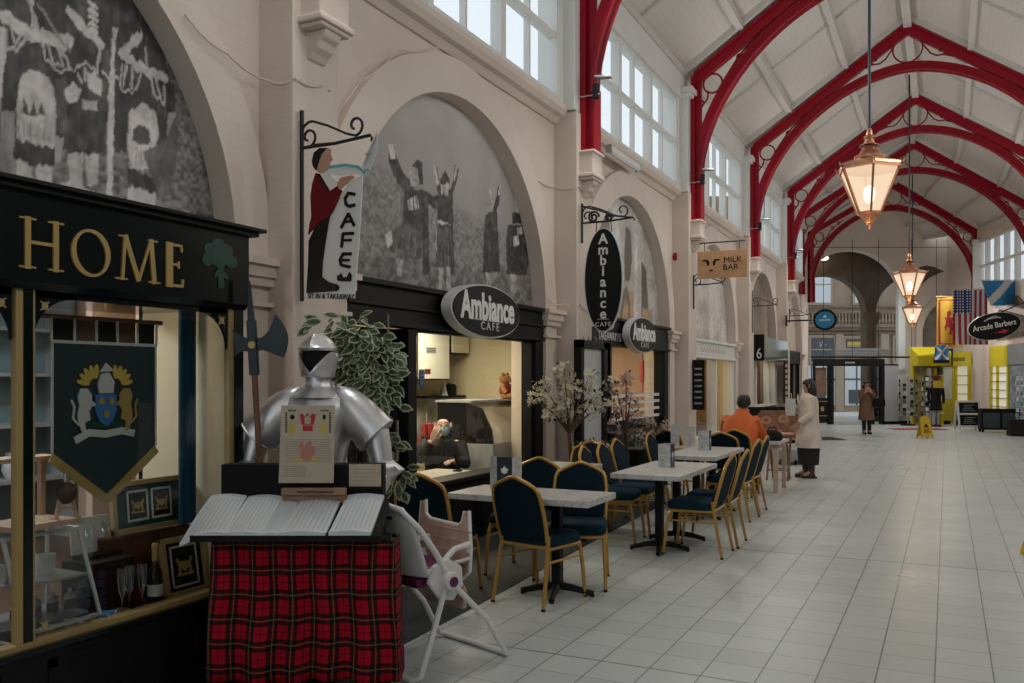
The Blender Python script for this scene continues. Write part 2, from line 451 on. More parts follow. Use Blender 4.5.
# ================================================================== RED IRON TRUSSES
def truss(label, pl, pr_, za=ZR, zb=4.38, name='roof_truss'):
    """pl, pr_ = plan points of the two feet; built in its own x-z plane"""
    mid = ((pl[0]+pr_[0])/2, (pl[1]+pr_[1])/2); hs = hypot(pr_[0]-pl[0], pr_[1]-pl[1])/2
    rz = atan2(pr_[1]-pl[1], pr_[0]-pl[0])
    t = thing(name, label, 'roof truss', (mid[0], mid[1], 0), rz, 'red iron roof trusses')
    rise = za - ZE; sl = rise/hs
    raf = MB(); d = .13
    for s in (-1, 1):
        raf.prism([(s*(hs+.06), ZE+.02), (0, za+.04), (0, za-.21), (s*(hs+.06), ZE-.19)], lambda a, z, y:(a, y, z), -d/2, d/2)
        raf.prism([(s*(hs+.06), ZE+.03), (0, za+.05), (0, za-.0), (s*(hs+.06), ZE-.02)], lambda a, z, y:(a, y, z), -.11, .11)
    raf.build('rafter', M['red'], t)
    zc = 5.1; A = hs - .06; B = za - .98 - zc; w = .19; ne = 1.82
    rib = MB(); n = 40; o = []; q = []
    for i in range(n+1):
        a = pi - pi*i/n; ca, sa = cos(a), sin(a); g_ = lambda v: (1 if v > 0 else -1)*abs(v)**(2/ne)
        o.append((A*g_(ca), zc + B*g_(sa))); q.append(((A+w)*g_(ca), zc + (B+w)*g_(sa)))
    for i in range(n):
        for y0, y1, k0, k1 in ((-.05,.05,0,1), (-.11,.11,0,.22)):
            P = [o[i], o[i+1], lerp2(o[i+1],q[i+1],k1), lerp2(o[i],q[i],k1)]
            rib.prism(P, lambda a, z, y:(a, y, z), y0, y1)
    rib.build('arch_rib', M['red'], t)
    zt = zc + B + w
    r = .018
    zraf = lambda a: ZE - .19 + (a + .06)*(za - .21 - ZE + .19)/(hs + .06)     # underside of the rafter
    def zrib(a):
        x = min((hs - a)/(A + w), 1); return zc + (B + w)*max(0, 1 - x**ne)**(1/ne)
    for s in (-1, 1):
        po = MB()
        po.bx(s*(hs-.055), s*(hs+.10), -.040, .040, zb+.02, ZE-.06)
        po.bx(s*(hs-.075), s*(hs-.05), -.115, .115, zb+.01, zc+.05)
        po.bx(s*(hs+.04), s*(hs+.11), -.12, .12, zb+.01, ZE-.02)
        po.bx(s*(hs-.09), s*(hs+.12), -.13, .13, zb-.0, zb+.03)
        po.build('post', M['red'], t)
        sc_ = MB()
        f3 = lambda pts: [(s*(hs-a), 0, z) for a, z in pts]
        cr = .165; ca = .25; cz = zraf(ca) - cr - .03
        sc_.tube(f3(oval(ca, cz, cr, cr, 22)), r, 6, closed=True)
        mid_ = lambda a: (zraf(a) + zrib(a))/2
        sc_.tube(f3([(ca+.10, cz-.12), (.50, zrib(.50)+.03), (.66, mid_(.66)-.04), (.78, mid_(.78)), (.95, mid_(.95)), (1.12, mid_(1.12))]), r, 6)
        sc_.tube(f3(spiral(.70, zraf(.70)-.12, .085, .025, -.5*pi, 1.2*pi)), r, 6)
        sc_.tube(f3(spiral(.93, zraf(.93)-.085, .06, .02, -.5*pi, 1.2*pi)), r, 6)
        sc_.tube(f3([(.17, cz-.12), (.16, cz-.25), (.06, cz-.38), (-.02, cz-.5)]), r, 6)
        sc_.tube(f3(spiral(.03, cz-.33, .075, .02, .5*pi, -1.3*pi)), r, 6)
        sc_.tube(f3(spiral(-.01, cz-.55, .05, .015, .5*pi, -1.3*pi)), r, 6)
        sc_.build('scrollwork', M['red'], t, smooth=True)
    ap = MB()
    rr = (za - .21 - zt)/2
    ap.tube([(a, 0, z) for a, z in oval(0, zt+rr, rr, rr, 28)], r, 6, closed=True)
    for s in (-1, 1):
        g = lambda pts: [(s*a, 0, z) for a, z in pts]
        ap.tube(g([(rr*.8, zt+rr*1.5),(rr*1.15,zt+rr*.95),(rr*1.5,zt+rr*.45),(rr*1.9,zt+rr*.2),(rr*2.4,zt+rr*.2)]), r, 6)
        ap.tube(g(spiral(rr*2.25, zt+rr*.52, rr*.33, rr*.1, -pi/2, 1.3*pi)), r, 6)
        ap.tube(g([(rr*2.4,zt+rr*.2),(rr*2.9,zt+rr*.0),(rr*3.3,zt+rr*.05)]), r, 6)
        ap.tube(g(spiral(rr*3.2, zt+rr*.20, rr*.22, rr*.07, -pi/2, 1.3*pi)), r, 6)
    ap.build('ring', M['red'], t, smooth=True)
    return t
def lerp2(a, c, t): return (a[0]+(c[0]-a[0])*t, a[1]+(c[1]-a[1])*t)
HL, HR = -3.90, 2.40
TL = ['red iron roof truss nearest the camera, only its left post and arch foot in view',
      'second nearest red iron roof truss, its peak cut by the picture top',
      'red iron roof truss whose peak is highest in the photo, third from the front',
      'red iron roof truss fourth from the front, behind the big lantern',
      'red iron roof truss fifth from front, at the bend of the arcade',
      'red iron roof truss farthest away, framing the white end wall']
for k in range(4): truss(TL[k], (HL,POST[3+k]), (HR,POST[3+k]))
truss(TL[4], TD_L, TD_R)
truss(TL[5], TE_L, TE_R, za=8.65)
MUR1 = [('p',0.06,[(2.82,3.92),(3.69,4.33),(3.96,3.65),(4.06,3.36),(4.0,3.09),(3.8,3.04),(3.6,2.93),(3.48,2.9),(2.98,2.84),(2.85,2.86)],0),('p',0.1,[(3.11,3.64),(3.28,3.71),(3.25,3.41),(3.19,3.46)],0),('p',0.12,[(3.3,3.71),(3.41,3.76),(3.4,3.55),(3.33,3.56)],0),('p',0.14,[(2.98,3.59),(3.08,3.63),(3.06,3.5),(2.97,3.52)],0),('p',0.16,[(3.21,3.26),(3.28,3.28),(3.3,2.97),(3.23,2.96)],0),('p',0.12,[(3.51,3.5),(3.58,3.54),(3.57,2.98),(3.51,2.97)],0),('p',0.3,[(2.9,2.99),(2.98,3.0),(2.98,2.65),(2.9,2.63)],0),('p',0.55,[(2.89,3.41),(2.92,3.44),(2.93,3.27),(2.9,2.99),(2.89,2.99)],0),('s',0.5,[(2.93,3.48),(3.08,3.45),(3.29,3.48)],0.09),('s',0.48,[(3.31,3.65),(3.4,3.59),(3.5,3.54)],0.07),('s',0.45,[(3.06,3.62),(3.11,3.49),(3.27,3.43)],0.03),('s',0.3,[(3.11,3.62),(3.3,3.43)],0.02),('s',0.45,[(2.93,3.42),(2.93,3.32),(3.0,3.34),(3.06,3.44)],0.018),('s',0.45,[(2.96,3.44),(2.98,3.36),(3.03,3.45)],0.018),('s',0.45,[(3.14,3.43),(3.15,3.34),(3.24,3.3),(3.31,3.34),(3.29,3.38),(3.21,3.45)],0.018),('s',0.45,[(3.17,3.43),(3.19,3.34),(3.24,3.34)],0.018),('s',0.45,[(3.23,3.43),(3.26,3.34)],0.018),('s',0.45,[(3.33,3.33),(3.4,3.4),(3.48,3.37),(3.5,3.53)],0.018),('s',0.45,[(3.36,3.32),(3.38,3.27)],0.018),('s',0.45,[(3.4,3.36),(3.4,3.29)],0.018),('s',0.5,[(3.08,3.63),(3.08,3.5)],0.02),('s',0.5,[(3.45,3.74),(3.45,3.6)],0.02),('s',0.6,[(3.43,3.74),(3.47,3.75)],0.03),('s',0.6,[(3.43,3.7),(3.47,3.71)],0.03),('s',0.6,[(3.43,3.67),(3.47,3.67)],0.03),('s',0.6,[(3.43,3.63),(3.47,3.63)],0.03),('s',0.6,[(3.43,3.59),(3.47,3.6)],0.03),('p',0.52,[(3.02,3.21),(3.08,3.27),(3.17,3.25),(3.21,3.19),(3.22,3.01),(3.21,2.85),(3.1,2.85),(2.99,2.85),(2.99,3.03),(3.0,3.14)],0),('p',0.08,[(3.01,3.23),(3.04,3.28),(3.1,3.31),(3.15,3.3),(3.17,3.26),(3.13,3.25),(3.08,3.27),(3.04,3.24)],0),('p',0.1,[(3.03,3.11),(3.06,3.02),(3.02,3.01)],0),('p',0.1,[(3.08,3.1),(3.11,3.02),(3.06,3.01)],0),('p',0.1,[(3.13,3.1),(3.16,3.03),(3.11,3.02)],0),('s',0.36,[(3.0,2.95),(3.0,2.84)],0.012),('s',0.36,[(3.03,2.96),(3.03,2.85)],0.012),('s',0.36,[(3.07,2.97),(3.06,2.86)],0.012),('s',0.36,[(3.11,2.98),(3.11,2.87)],0.012),('s',0.36,[(3.15,2.99),(3.15,2.88)],0.012),('s',0.36,[(3.19,3.0),(3.18,2.89)],0.012),('p',0.06,[(2.98,2.86),(3.21,2.87),(3.21,2.77),(3.08,2.75),(2.97,2.76)],0),('p',0.5,[(2.98,2.76),(3.08,2.75),(3.08,2.62),(3.08,2.59),(3.0,2.6)],0),('p',0.5,[(3.1,2.75),(3.2,2.77),(3.18,2.64),(3.16,2.59),(3.1,2.61)],0),('p',0.55,[(3.27,3.21),(3.32,3.27),(3.38,3.23),(3.35,3.16),(3.28,3.15)],0),('p',0.5,[(3.41,3.34),(3.46,3.37),(3.51,3.32),(3.5,3.23),(3.43,3.25)],0),('p',0.42,[(3.38,3.17),(3.48,3.2),(3.47,3.08),(3.39,3.05)],0),('p',0.05,[(3.28,3.11),(3.55,3.16),(3.51,2.91),(3.29,2.86)],0),('p',0.5,[(3.29,2.86),(3.39,2.88),(3.38,2.67),(3.3,2.69)],0),('p',0.5,[(3.4,2.88),(3.49,2.9),(3.48,2.72),(3.42,2.71)],0),('p',0.5,[(3.21,2.64),(3.3,2.72),(3.48,2.67),(3.53,2.62),(3.43,2.58),(3.27,2.6)],0),('p',0.4,[(3.21,2.94),(3.27,2.94),(3.24,2.79),(3.21,2.78)],0),('p',0.58,[(3.56,3.41),(3.6,3.44),(3.58,2.61),(3.54,2.6)],0),('p',0.5,[(3.58,3.66),(3.62,3.67),(3.59,3.42),(3.57,3.42)],0),('p',0.5,[(3.51,3.38),(3.62,3.39),(3.62,3.37),(3.51,3.36)],0),('p',0.5,[(3.65,3.56),(3.73,3.68),(3.79,3.72),(3.79,3.66),(3.7,3.56),(3.67,3.49)],0),('s',0.5,[(3.65,3.53),(3.8,3.49),(3.96,3.49)],0.07),('s',0.45,[(3.65,3.47),(3.63,3.34),(3.67,3.31),(3.75,3.34),(3.79,3.47)],0.018),('s',0.45,[(3.68,3.48),(3.66,3.35)],0.018),('s',0.45,[(3.73,3.48),(3.71,3.35)],0.018),('s',0.45,[(3.86,3.48),(3.88,3.37),(3.96,3.31),(3.96,3.44)],0.018),('s',0.45,[(3.9,3.47),(3.93,3.35)],0.018),('s',0.45,[(3.82,3.62),(3.83,3.5)],0.018),('p',0.52,[(3.7,3.21),(3.77,3.27),(3.85,3.29),(3.9,3.24),(3.92,3.13),(3.88,3.0),(3.86,2.89),(3.7,2.86),(3.69,3.04)],0),('p',0.08,[(3.71,3.25),(3.76,3.31),(3.83,3.33),(3.89,3.31),(3.88,3.27),(3.8,3.28),(3.73,3.23)],0),('p',0.12,[(3.73,3.1),(3.77,3.14),(3.85,3.14),(3.86,3.05),(3.77,3.02),(3.73,3.04)],0),('s',0.38,[(3.72,2.99),(3.71,2.88)],0.012),('s',0.38,[(3.76,3.0),(3.75,2.89)],0.012),('s',0.38,[(3.79,3.0),(3.79,2.9)],0.012),('s',0.38,[(3.83,3.01),(3.83,2.9)],0.012),('s',0.38,[(3.87,3.02),(3.87,2.91)],0.012),('p',0.07,[(3.68,2.86),(3.88,2.85),(3.93,2.75),(3.69,2.77)],0),('p',0.5,[(3.69,2.76),(3.9,2.75),(3.88,2.58),(3.69,2.61)],0),('p',0.3,[(4.0,3.29),(4.06,3.29),(4.04,3.03),(3.98,3.15)],0),('p',0.18,[(3.8,2.98),(3.96,3.08),(4.06,3.29),(4.08,3.33),(4.06,2.97),(3.96,2.71),(3.92,2.75)],0)]
MUR2 = [('s',0.035,[(6.49,3.54),(6.61,3.41),(6.77,3.34)],0.14),('p',0.5,[(6.42,3.66),(6.5,3.69),(6.53,3.56),(6.46,3.54)],0),('p',0.3,[(6.75,3.5),(6.88,3.56),(6.96,3.53),(6.93,3.4),(6.77,3.36)],0),('p',0.035,[(6.79,3.55),(6.88,3.64),(6.98,3.62),(6.99,3.44),(6.93,3.4),(6.9,3.55)],0),('p',0.035,[(6.67,3.32),(7.01,3.37),(7.01,3.06),(6.63,2.98)],0),('p',0.42,[(6.72,3.23),(6.88,3.29),(6.92,3.19),(6.75,3.14)],0),('s',0.06,[(6.75,3.25),(6.77,3.16)],0.02),('s',0.06,[(6.82,3.27),(6.83,3.17)],0.02),('s',0.06,[(6.87,3.27),(6.89,3.18)],0.02),('p',0.1,[(6.62,2.99),(6.98,3.06),(7.08,2.78),(6.88,2.7),(6.59,2.7),(6.38,2.76),(6.45,2.88)],0),('s',0.2,[(6.49,2.91),(6.42,2.7)],0.012),('s',0.2,[(6.57,2.92),(6.53,2.71)],0.012),('s',0.2,[(6.66,2.94),(6.63,2.73)],0.012),('s',0.2,[(6.76,2.95),(6.74,2.74)],0.012),('s',0.2,[(6.85,2.96),(6.86,2.75)],0.012),('s',0.2,[(6.95,2.98),(6.97,2.77)],0.012),('p',0.42,[(6.37,2.85),(6.46,2.91),(6.49,2.82),(6.41,2.74)],0),('p',0.3,[(6.54,2.67),(6.65,2.68),(6.63,2.54),(6.55,2.53)],0),('p',0.2,[(6.82,2.7),(6.92,2.72),(6.93,2.53),(6.84,2.52)],0),('s',0.035,[(6.97,3.32),(7.22,3.29),(7.34,3.36)],0.11),('p',0.035,[(6.98,3.29),(7.08,3.31),(7.11,2.59),(6.98,2.58)],0),('s',0.035,[(7.21,3.62),(7.25,3.49),(7.29,3.4)],0.07),('s',0.035,[(7.61,3.71),(7.59,3.59),(7.46,3.38)],0.07),('s',0.5,[(7.19,3.64),(7.25,3.49)],0.05),('s',0.45,[(7.62,3.73),(7.57,3.59)],0.035),('p',0.35,[(7.3,3.52),(7.46,3.55),(7.46,3.42),(7.32,3.4)],0),('p',0.035,[(7.29,3.53),(7.4,3.64),(7.49,3.56),(7.48,3.53),(7.3,3.49)],0),('p',0.035,[(7.22,3.36),(7.54,3.42),(7.52,3.14),(7.27,3.09)],0),('s',0.5,[(7.27,3.13),(7.5,3.11)],0.03),('s',0.45,[(7.25,3.07),(7.22,2.85)],0.02),('p',0.08,[(7.25,3.09),(7.52,3.13),(7.58,2.72),(7.21,2.68)],0),('p',0.035,[(7.5,3.29),(7.55,3.29),(7.56,2.64),(7.5,2.63)],0),('s',0.22,[(7.28,3.06),(7.25,2.71)],0.012),('s',0.22,[(7.34,3.06),(7.32,2.71)],0.012),('s',0.22,[(7.39,3.07),(7.39,2.72)],0.012),('s',0.22,[(7.44,3.08),(7.46,2.73)],0.012),('s',0.22,[(7.5,3.09),(7.54,2.74)],0.012),('p',0.35,[(7.27,2.68),(7.35,2.69),(7.34,2.47),(7.27,2.46)],0),('p',0.3,[(7.41,2.7),(7.5,2.71),(7.49,2.46),(7.43,2.45)],0),('s',0.035,[(8.55,3.69),(8.49,3.52),(8.4,3.34)],0.08),('s',0.4,[(8.57,3.71),(8.54,3.64)],0.05),('s',0.4,[(8.33,3.63),(8.36,3.55)],0.04),('p',0.3,[(8.25,3.53),(8.41,3.56),(8.41,3.44),(8.27,3.41)],0),('p',0.035,[(8.23,3.36),(8.49,3.45),(8.54,3.05),(8.57,2.78),(8.17,2.73),(8.19,3.14)],0),('p',0.3,[(8.24,2.74),(8.36,2.75),(8.36,2.56),(8.25,2.55)],0),('p',0.4,[(8.94,3.66),(9.05,3.68),(9.06,3.52),(8.96,3.49)],0),('p',0.035,[(8.88,3.48),(9.08,3.51),(9.13,3.4),(8.86,3.36)],0),('p',0.035,[(8.75,3.33),(9.25,3.4),(9.31,3.01),(9.24,2.82),(8.75,2.77),(8.71,3.08)],0),('p',0.4,[(8.89,3.22),(9.02,3.26),(9.05,3.15),(8.91,3.1)],0),('p',0.3,[(8.98,3.33),(9.13,3.36),(9.14,3.28),(8.99,3.26)],0),('p',0.3,[(8.82,2.78),(8.98,2.79),(8.98,2.59),(8.84,2.58)],0)]
# ================================================================== MURALS (printed photographs fixed in the arches)
def inside(poly, X, Y):
    r = np.zeros(X.shape, bool); n = len(poly); j = n-1
    for i in range(n):
        xi, yi = poly[i]; xj, yj = poly[j]
        if yi != yj:
            c = ((yi > Y) != (yj > Y)) & (X < (xj-xi)*(Y-yi)/(yj-yi) + xi)
            r ^= c
        j = i
    return r
def seg_mask(pts, w, X, Y):
    r = np.zeros(X.shape, bool)
    for (x0, y0), (x1, y1) in zip(pts, pts[1:]):
        dx, dy = x1-x0, y1-y0; L = dx*dx+dy*dy or 1e-9
        t = np.clip(((X-x0)*dx+(Y-y0)*dy)/L, 0, 1)
        r |= (X-x0-t*dx)**2 + (Y-y0-t*dy)**2 < (w/2)**2
    return r
RN = np.random.RandomState(3)
def vnoise(shape, cells):
    g = RN.rand(cells[0]+2, cells[1]+2)
    a = np.linspace(0, cells[0], shape[0]); b = np.linspace(0, cells[1], shape[1])
    i, j = a.astype(int), b.astype(int); fa, fb = (a-i)[:,None], (b-j)[None,:]
    fa = fa*fa*(3-2*fa); fb = fb*fb*(3-2*fb)
    i, j = i[:,None], j[None,:]
    return (g[i,j]*(1-fa)+g[i+1,j]*fa)*(1-fb)+(g[i,j+1]*(1-fa)+g[i+1,j+1]*fa)*fb
M['mural'] = vcol_mat('mural_print', rough=.45, spec=.3)
def mural(label, yc, step, painter, y0=None, y1=None, z0=2.35):
    ya, yb = (y0 or yc-RI-.02), (y1 or yc+RI+.02); zb = ZS+RI+.02
    ny, nz_ = int((yb-ya)/step)+1, int((zb-z0)/step)+1
    ys = np.linspace(ya, yb, ny); zs = np.linspace(z0, zb, nz_)
    Y, Z = np.meshgrid(ys, zs)
    oy, oz = (ys[1]-ys[0])/4, (zs[1]-zs[0])/4      # four samples per point keep the drawn edges smooth
    st_ = RN.get_state(); G = 0
    for sy_, sz_ in ((-1,-1),(1,-1),(-1,1),(1,1)):
        RN.set_state(st_); G = G + painter(Y+sy_*oy*1.3, Z+sz_*oz*1.3, Y.shape)/4
    for _ in range(0):
        P = np.pad(G, ((1,1),(1,1),(0,0)), 'edge')
        G = (P[1:-1,1:-1]*2 + P[:-2,1:-1] + P[2:,1:-1] + P[1:-1,:-2] + P[1:-1,2:])/6
    idx = np.arange(Y.size).reshape(Y.shape)
    q = np.stack([idx[:-1,:-1], idx[:-1,1:], idx[1:,1:], idx[1:,:-1]], -1).reshape(-1,4)
    cy = Y[:-1,:-1].reshape(-1); cz = Z[:-1,:-1].reshape(-1)
    keep = (cz < ZS) | ((cy-yc)**2 + (cz-ZS)**2 < (RI+.03)**2)
    q = q[keep]
    me = bpy.data.meshes.new('mural')
    co = np.stack([np.full(Y.size, XMU), Y.ravel(), Z.ravel()], -1)
    me.vertices.add(Y.size); me.vertices.foreach_set('co', co.ravel())
    me.loops.add(q.size); me.loops.foreach_set('vertex_index', q.ravel().astype(np.int32))
    me.polygons.add(len(q)); me.polygons.foreach_set('loop_start', np.arange(0, q.size, 4, dtype=np.int32))
    me.update(calc_edges=True); me.validate()
    at = me.color_attributes.new('Col', 'FLOAT_COLOR', 'POINT')
    at.data.foreach_set('color', np.concatenate([G.reshape(-1,3), np.ones((Y.size,1))], 1).ravel().astype(np.float32))
    me.materials.append(M['mural'])
    o = bpy.data.objects.new('mural', me); C.objects.link(o)
    return tag(o, label, 'mural', 'photographic murals in the arches')
XMU = -4.38
SEP = np.array([1.0, .93, .90])
def paint1(Y, Z, sh):
    n = vnoise(sh, (90,110)); n2 = vnoise(sh, (24,30)); n3 = vnoise(sh, (30,120)); vs = vnoise(sh, (14,140))
    g = .24 + .30*(n-.5) + .14*(n2-.5)
    Yw = Y + .011*(vnoise(sh, (60,85))-.5) + .008*(vnoise(sh, (18,170))-.5); Zw = Z + .012*(vnoise(sh, (60,85))-.5) + .028*(vnoise(sh, (16,150))-.5)
    mid = vnoise(sh, (34,46))
    for kind, v, pts, w in MUR1:
        m = inside(pts, Yw, Zw) if kind == 'p' else seg_mask(pts, w*.85, Yw, Zw)
        g = np.where(m, np.clip((v*1.38 - .10*np.abs(vs-.5)*2 if v > .25 else v*.7 + .075*n3*(n2+.3)*(.4+1.2*mid)), 0, 1)*(.85+.3*mid if v > .25 else 1)*(1 + .35*(n2-.5) + .3*(n-.5)), g)
    return np.clip(g, .012, .8)[...,None]*SEP
def paint2(Y, Z, sh):
    n = vnoise(sh, (70,120)); n2 = vnoise(sh, (10,16)); n3 = vnoise(sh, (40,50))
    t = np.clip((Z-2.4)/1.9, 0, 1)
    hill = 3.32 - .09*(Y-7.4)
    sky = .32 + .20*np.clip((Z-3.2)/1.1,0,1) + .07*(n2-.5)
    fld = .26 + .19*(n-.5) + .09*(n3-.5) - .04*np.clip((hill-Z)/.9,0,1)
    k = np.clip((Z-hill)/.10+.5, 0, 1)
    g = sky*k + fld*(1-k)
    g = np.where(Z < 2.75, g*(.75+.5*(n3-.2)), g)
    Yw = Y + .022*(vnoise(sh, (40,70))-.5); Zw = Z + .025*(vnoise(sh, (40,70))-.5); mid = vnoise(sh, (36,60))
    for kind, v, pts, w in MUR2:
        m = inside(pts, Yw, Zw) if kind == 'p' else seg_mask(pts, w, Yw, Zw)
        g = np.where(m, (v*1.4 if v > .25 else v*.8 + .09*n3*mid)*(1 + .7*(n-.5))*(.75+.5*mid), g)
    return np.clip(g, .02, .7)[...,None]*SEP
def stripes(seed, yc, tones):
    r = random.Random(seed)
    bands = []
    y = yc-2
    while y < yc+2:
        w = r.uniform(.12,.5); bands.append((y, y+w, r.choice(tones), r.uniform(2.4,3.4))); y += w
    def f(Y, Z, sh):
        n = vnoise(sh, (40,60)); n2 = vnoise(sh, (6,8))
        G = np.ones(sh+(3,))*np.array(tones[0])
        for a, b, t, zt in bands:
            m = (Y > a) & (Y < b) & ((Z < zt+1.2))
            G[m] = np.array(t)
        return np.clip(1.35*G*(.75+.5*n[...,None])*(.7+.6*n2[...,None]), .02, .7)
    return f
def paint3(Y, Z, sh):
    n = vnoise(sh, (40,60)); n2 = vnoise(sh, (7,9))
    G = np.ones(sh+(3,))*np.array((.36,.34,.32))
    def pl(c, pts):
        G[inside(pts, Y, Z)] = c
    y = 12.58
    pl((.16,.14,.13), [(y-1.6,3.3),(y-1.2,3.9),(y-.6,4.2),(y-.5,3.7),(y-1.0,3.3)])
    pl((.42,.41,.39), [(y-.5,2.3),(y-.5,4.3),(y-.1,4.35),(y-.1,2.3)])
    pl((.12,.11,.10), [(y+.15,3.1),(y+.35,3.1),(y+.5,3.5),(y+.42,3.9),(y+.2,3.95),(y+.1,3.5)])
    pl((.36,.25,.15), [(y-.3,2.3),(y-.2,2.9),(y+.6,3.0),(y+.7,2.3)])
    pl((.15,.12,.10), [(y-.1,2.5),(y+.05,2.95),(y+.25,3.05),(y+.4,2.8),(y+.4,2.4),(y+.3,2.4),(y+.28,2.75),(y+.12,2.8),(y,2.45)])
    pl((.44,.42,.40), [(y+.55,2.3),(y+.6,3.9),(y+.75,3.9),(y+.75,2.3)])
    pl((.10,.09,.08), [(y+.95,2.3),(y+.95,3.5),(y+1.2,3.4),(y+1.4,2.3)])
    pl((.32,.22,.13), [(y+1.0,2.3),(y+1.0,2.75),(y+1.5,2.75),(y+1.5,2.3)])
    return np.clip((1.45*G-.03)*(.8+.4*n[...,None])*(.8+.4*n2[...,None]), .02, .75)
for y in ycs: pass
mural('black and white mural of kilted pipers above the gold lettered shop fascia', ycs[1], .0092, paint1, y0=1.6)
mural('grey mural of four people raising their arms on a moor above the cafe', ycs[2], .0100, paint2)
mural('pale sepia mural behind the tall hanging oval cafe sign', ycs[3], .03, paint3)
mural('faint brown mural in the arch over the white shop fascia', ycs[4], .05, stripes(5, ycs[4], [(.42,.38,.34),(.40,.37,.34),(.27,.19,.12),(.36,.33,.30)]))
mural('brown mural in the narrow looking arch above the shop numbered 6', ycs[5], .05, stripes(9, ycs[5], [(.20,.15,.11),(.28,.22,.17),(.16,.12,.09)]))

# brick filling of the two arches behind the camera
b = MB()
for yc in ycs[:1]+ycs[6:]: b.bx(-4.42, -4.38, yc-RI-.02, yc+RI+.02, 0, ZS+RI+.02)
struct(b.build('wall_left_infill', M['wall']))
# wall backing behind each mural, above the shopfronts
b = MB()
for yc in ycs[2:]:
    b.bx(-4.60, -4.40, yc-RI-.05, yc+RI+.05, 2.3, 4.4)
struct(b.build('wall_left_backing', M['wall']))
# ================================================================== SHOPFRONTS, left side
def room(tagname, x0, x1, y0, y1, z0, z1, wallm, floorm, lamp=None):
    """a shop's own space behind its window: x0 deep wall, x1 window side"""
    b = MB(); t = .05
    b.bx(x0-t, x0, y0, y1, z0, z1); b.bx(x0-t, x1, y0-t, y0, z0, z1); b.bx(x0-t, x1, y1, y1+t, z0, z1)
    struct(b.build('wall_' + tagname, wallm))
    b = MB(); b.bx(x0-t, x1, y0-t, y1+t, z1, z1+t); struct(b.build('ceiling_' + tagname, M['white']))
    b = MB(); b.bx(x0-t, x1, y0-t, y1+t, z0-t, z0+.003); struct(b.build('floor_' + tagname, floorm))
SJ = [0]
def stroke(b, pts, w, f, lo, hi, mi=0):
    dz = 1 if hi >= lo else -1
    for (x0, y0), (x1, y1) in zip(pts, pts[1:]):
        L = hypot(x1-x0, y1-y0) or 1e-6; nx, ny = -(y1-y0)/L*w/2, (x1-x0)/L*w/2
        ex, ey = (x1-x0)/L*w*.15, (y1-y0)/L*w*.15
        SJ[0] = (SJ[0]+1) % 7; j_ = .00015*SJ[0]
        b.prism([(x0+nx-ex,y0+ny-ey),(x0-nx-ex,y0-ny-ey),(x1-nx+ex,y1-ny+ey),(x1+nx+ex,y1+ny+ey)], f, lo-(j_ if f is fY else 0), hi+(j_ if f is fX else 0), mi)
def frame(b, x, y0, y1, z0, z1, w, d, mi=0):
    """rectangular frame facing +X"""
    b.bx(x, x+d, y0, y1, z1-w, z1, mi); b.bx(x, x+d, y0, y1, z0, z0+w, mi)
    b.bx(x, x+d, y0, y0+w, z0, z1, mi); b.bx(x, x+d, y1-w, y1, z0, z1, mi)
fX = lambda a, z, t: (t, a, z)     # (y,z) drawn, thickness along x
fY = lambda a, z, t: (a, t, z)     # (x,z) drawn, thickness along y

M['pinkwall'] = mat('shop_wall_pink', (.50,.36,.27), .7)
M['cwall'] = mat('cafe_wall_cream', (.62,.55,.36), .6)
M['bluebk'] = mat('display_blue', (.20,.31,.34), .6)  # bluish light on the shelving is put into this colour
M['teal'] = mat('banner_cloth', (.006,.024,.028), .7)  # teal of the window reflections is put into the cloth colour
M['fringe'] = mat('gold_fringe', (.35,.24,.06), .7)
M['blue'] = mat('crest_blue', (.03,.16,.42), .5)
M['silver'] = mat('crest_silver', (.5,.5,.47), .6)
M['yel'] = mat('crest_yellow', (.55,.40,.06), .6)
M['bluecurtain'] = mat('blue_curtain', (.012,.085,.15), .7, var=.3, scale=5)
M['bottle'] = mat('dark_bottle', (.008,.014,.008), .12)
M['clearg'] = glass('clear_glassware', (.9,.95,.95), .25)
M['greyline'] = mat('sign_silver', (.55,.56,.57), .4)
M['signw'] = mat('sign_white', (.72,.72,.70), .45)
M['tree'] = mat('emblem_green', (.004,.045,.035), .3)
M['brownwood'] = mat('dark_brown_wood', (.07,.032,.015), .5, var=.3, scale=8)

# ---------------------------------------------------------------- gift shop with the gold HOME lettering
sh = thing('shopfront', 'black and gold shopfront with gold lettering HOME on its fascia', 'shopfront', (-3.9, 2.1, 0))
SX, SY = 3.9, -2.1
def sp(b, name, m, **k): 
    for i in range(len(b.v)): b.v[i] = (b.v[i][0]+SX, b.v[i][1]+SY, b.v[i][2])
    return b.build(name, m, sh, **k)
b = MB(); b.prism([(-4.34,1.99),(-3.53,1.99),(-3.50,2.02),(-3.50,2.40),(-4.34,2.40)], lambda x,z,t:(x,t,z), .44, 3.76)
fas = sp(b, 'fascia', M['greenblk'])
b = MB(); b.bx(-4.34,-3.46,.44,3.80,2.40,2.425); b.bx(-4.34,-3.43,.44,3.83,2.425,2.445); sp(b, 'cornice', M['black'], bevel=.004)
b = MB(); b.bx(-4.34,-3.52,.44,3.76,0,.42); b.bx(-3.53,-3.50,.44,3.78,0,.10)
for y in (.5, 1.45, 2.55): frame(b, -3.525, y, y+.88, .14, .38, .04, .012)
sp(b, 'stall_riser', M['black'])
b = MB(); b.bx(-3.62,-3.50,.44,3.76,.42,.447); sp(b, 'sill', M['greenblk'], bevel=.004)
b = MB(); b.bx(-3.60,-3.53,.44,3.72,.447,.472); sp(b, 'gold_strip', M['goldp'])
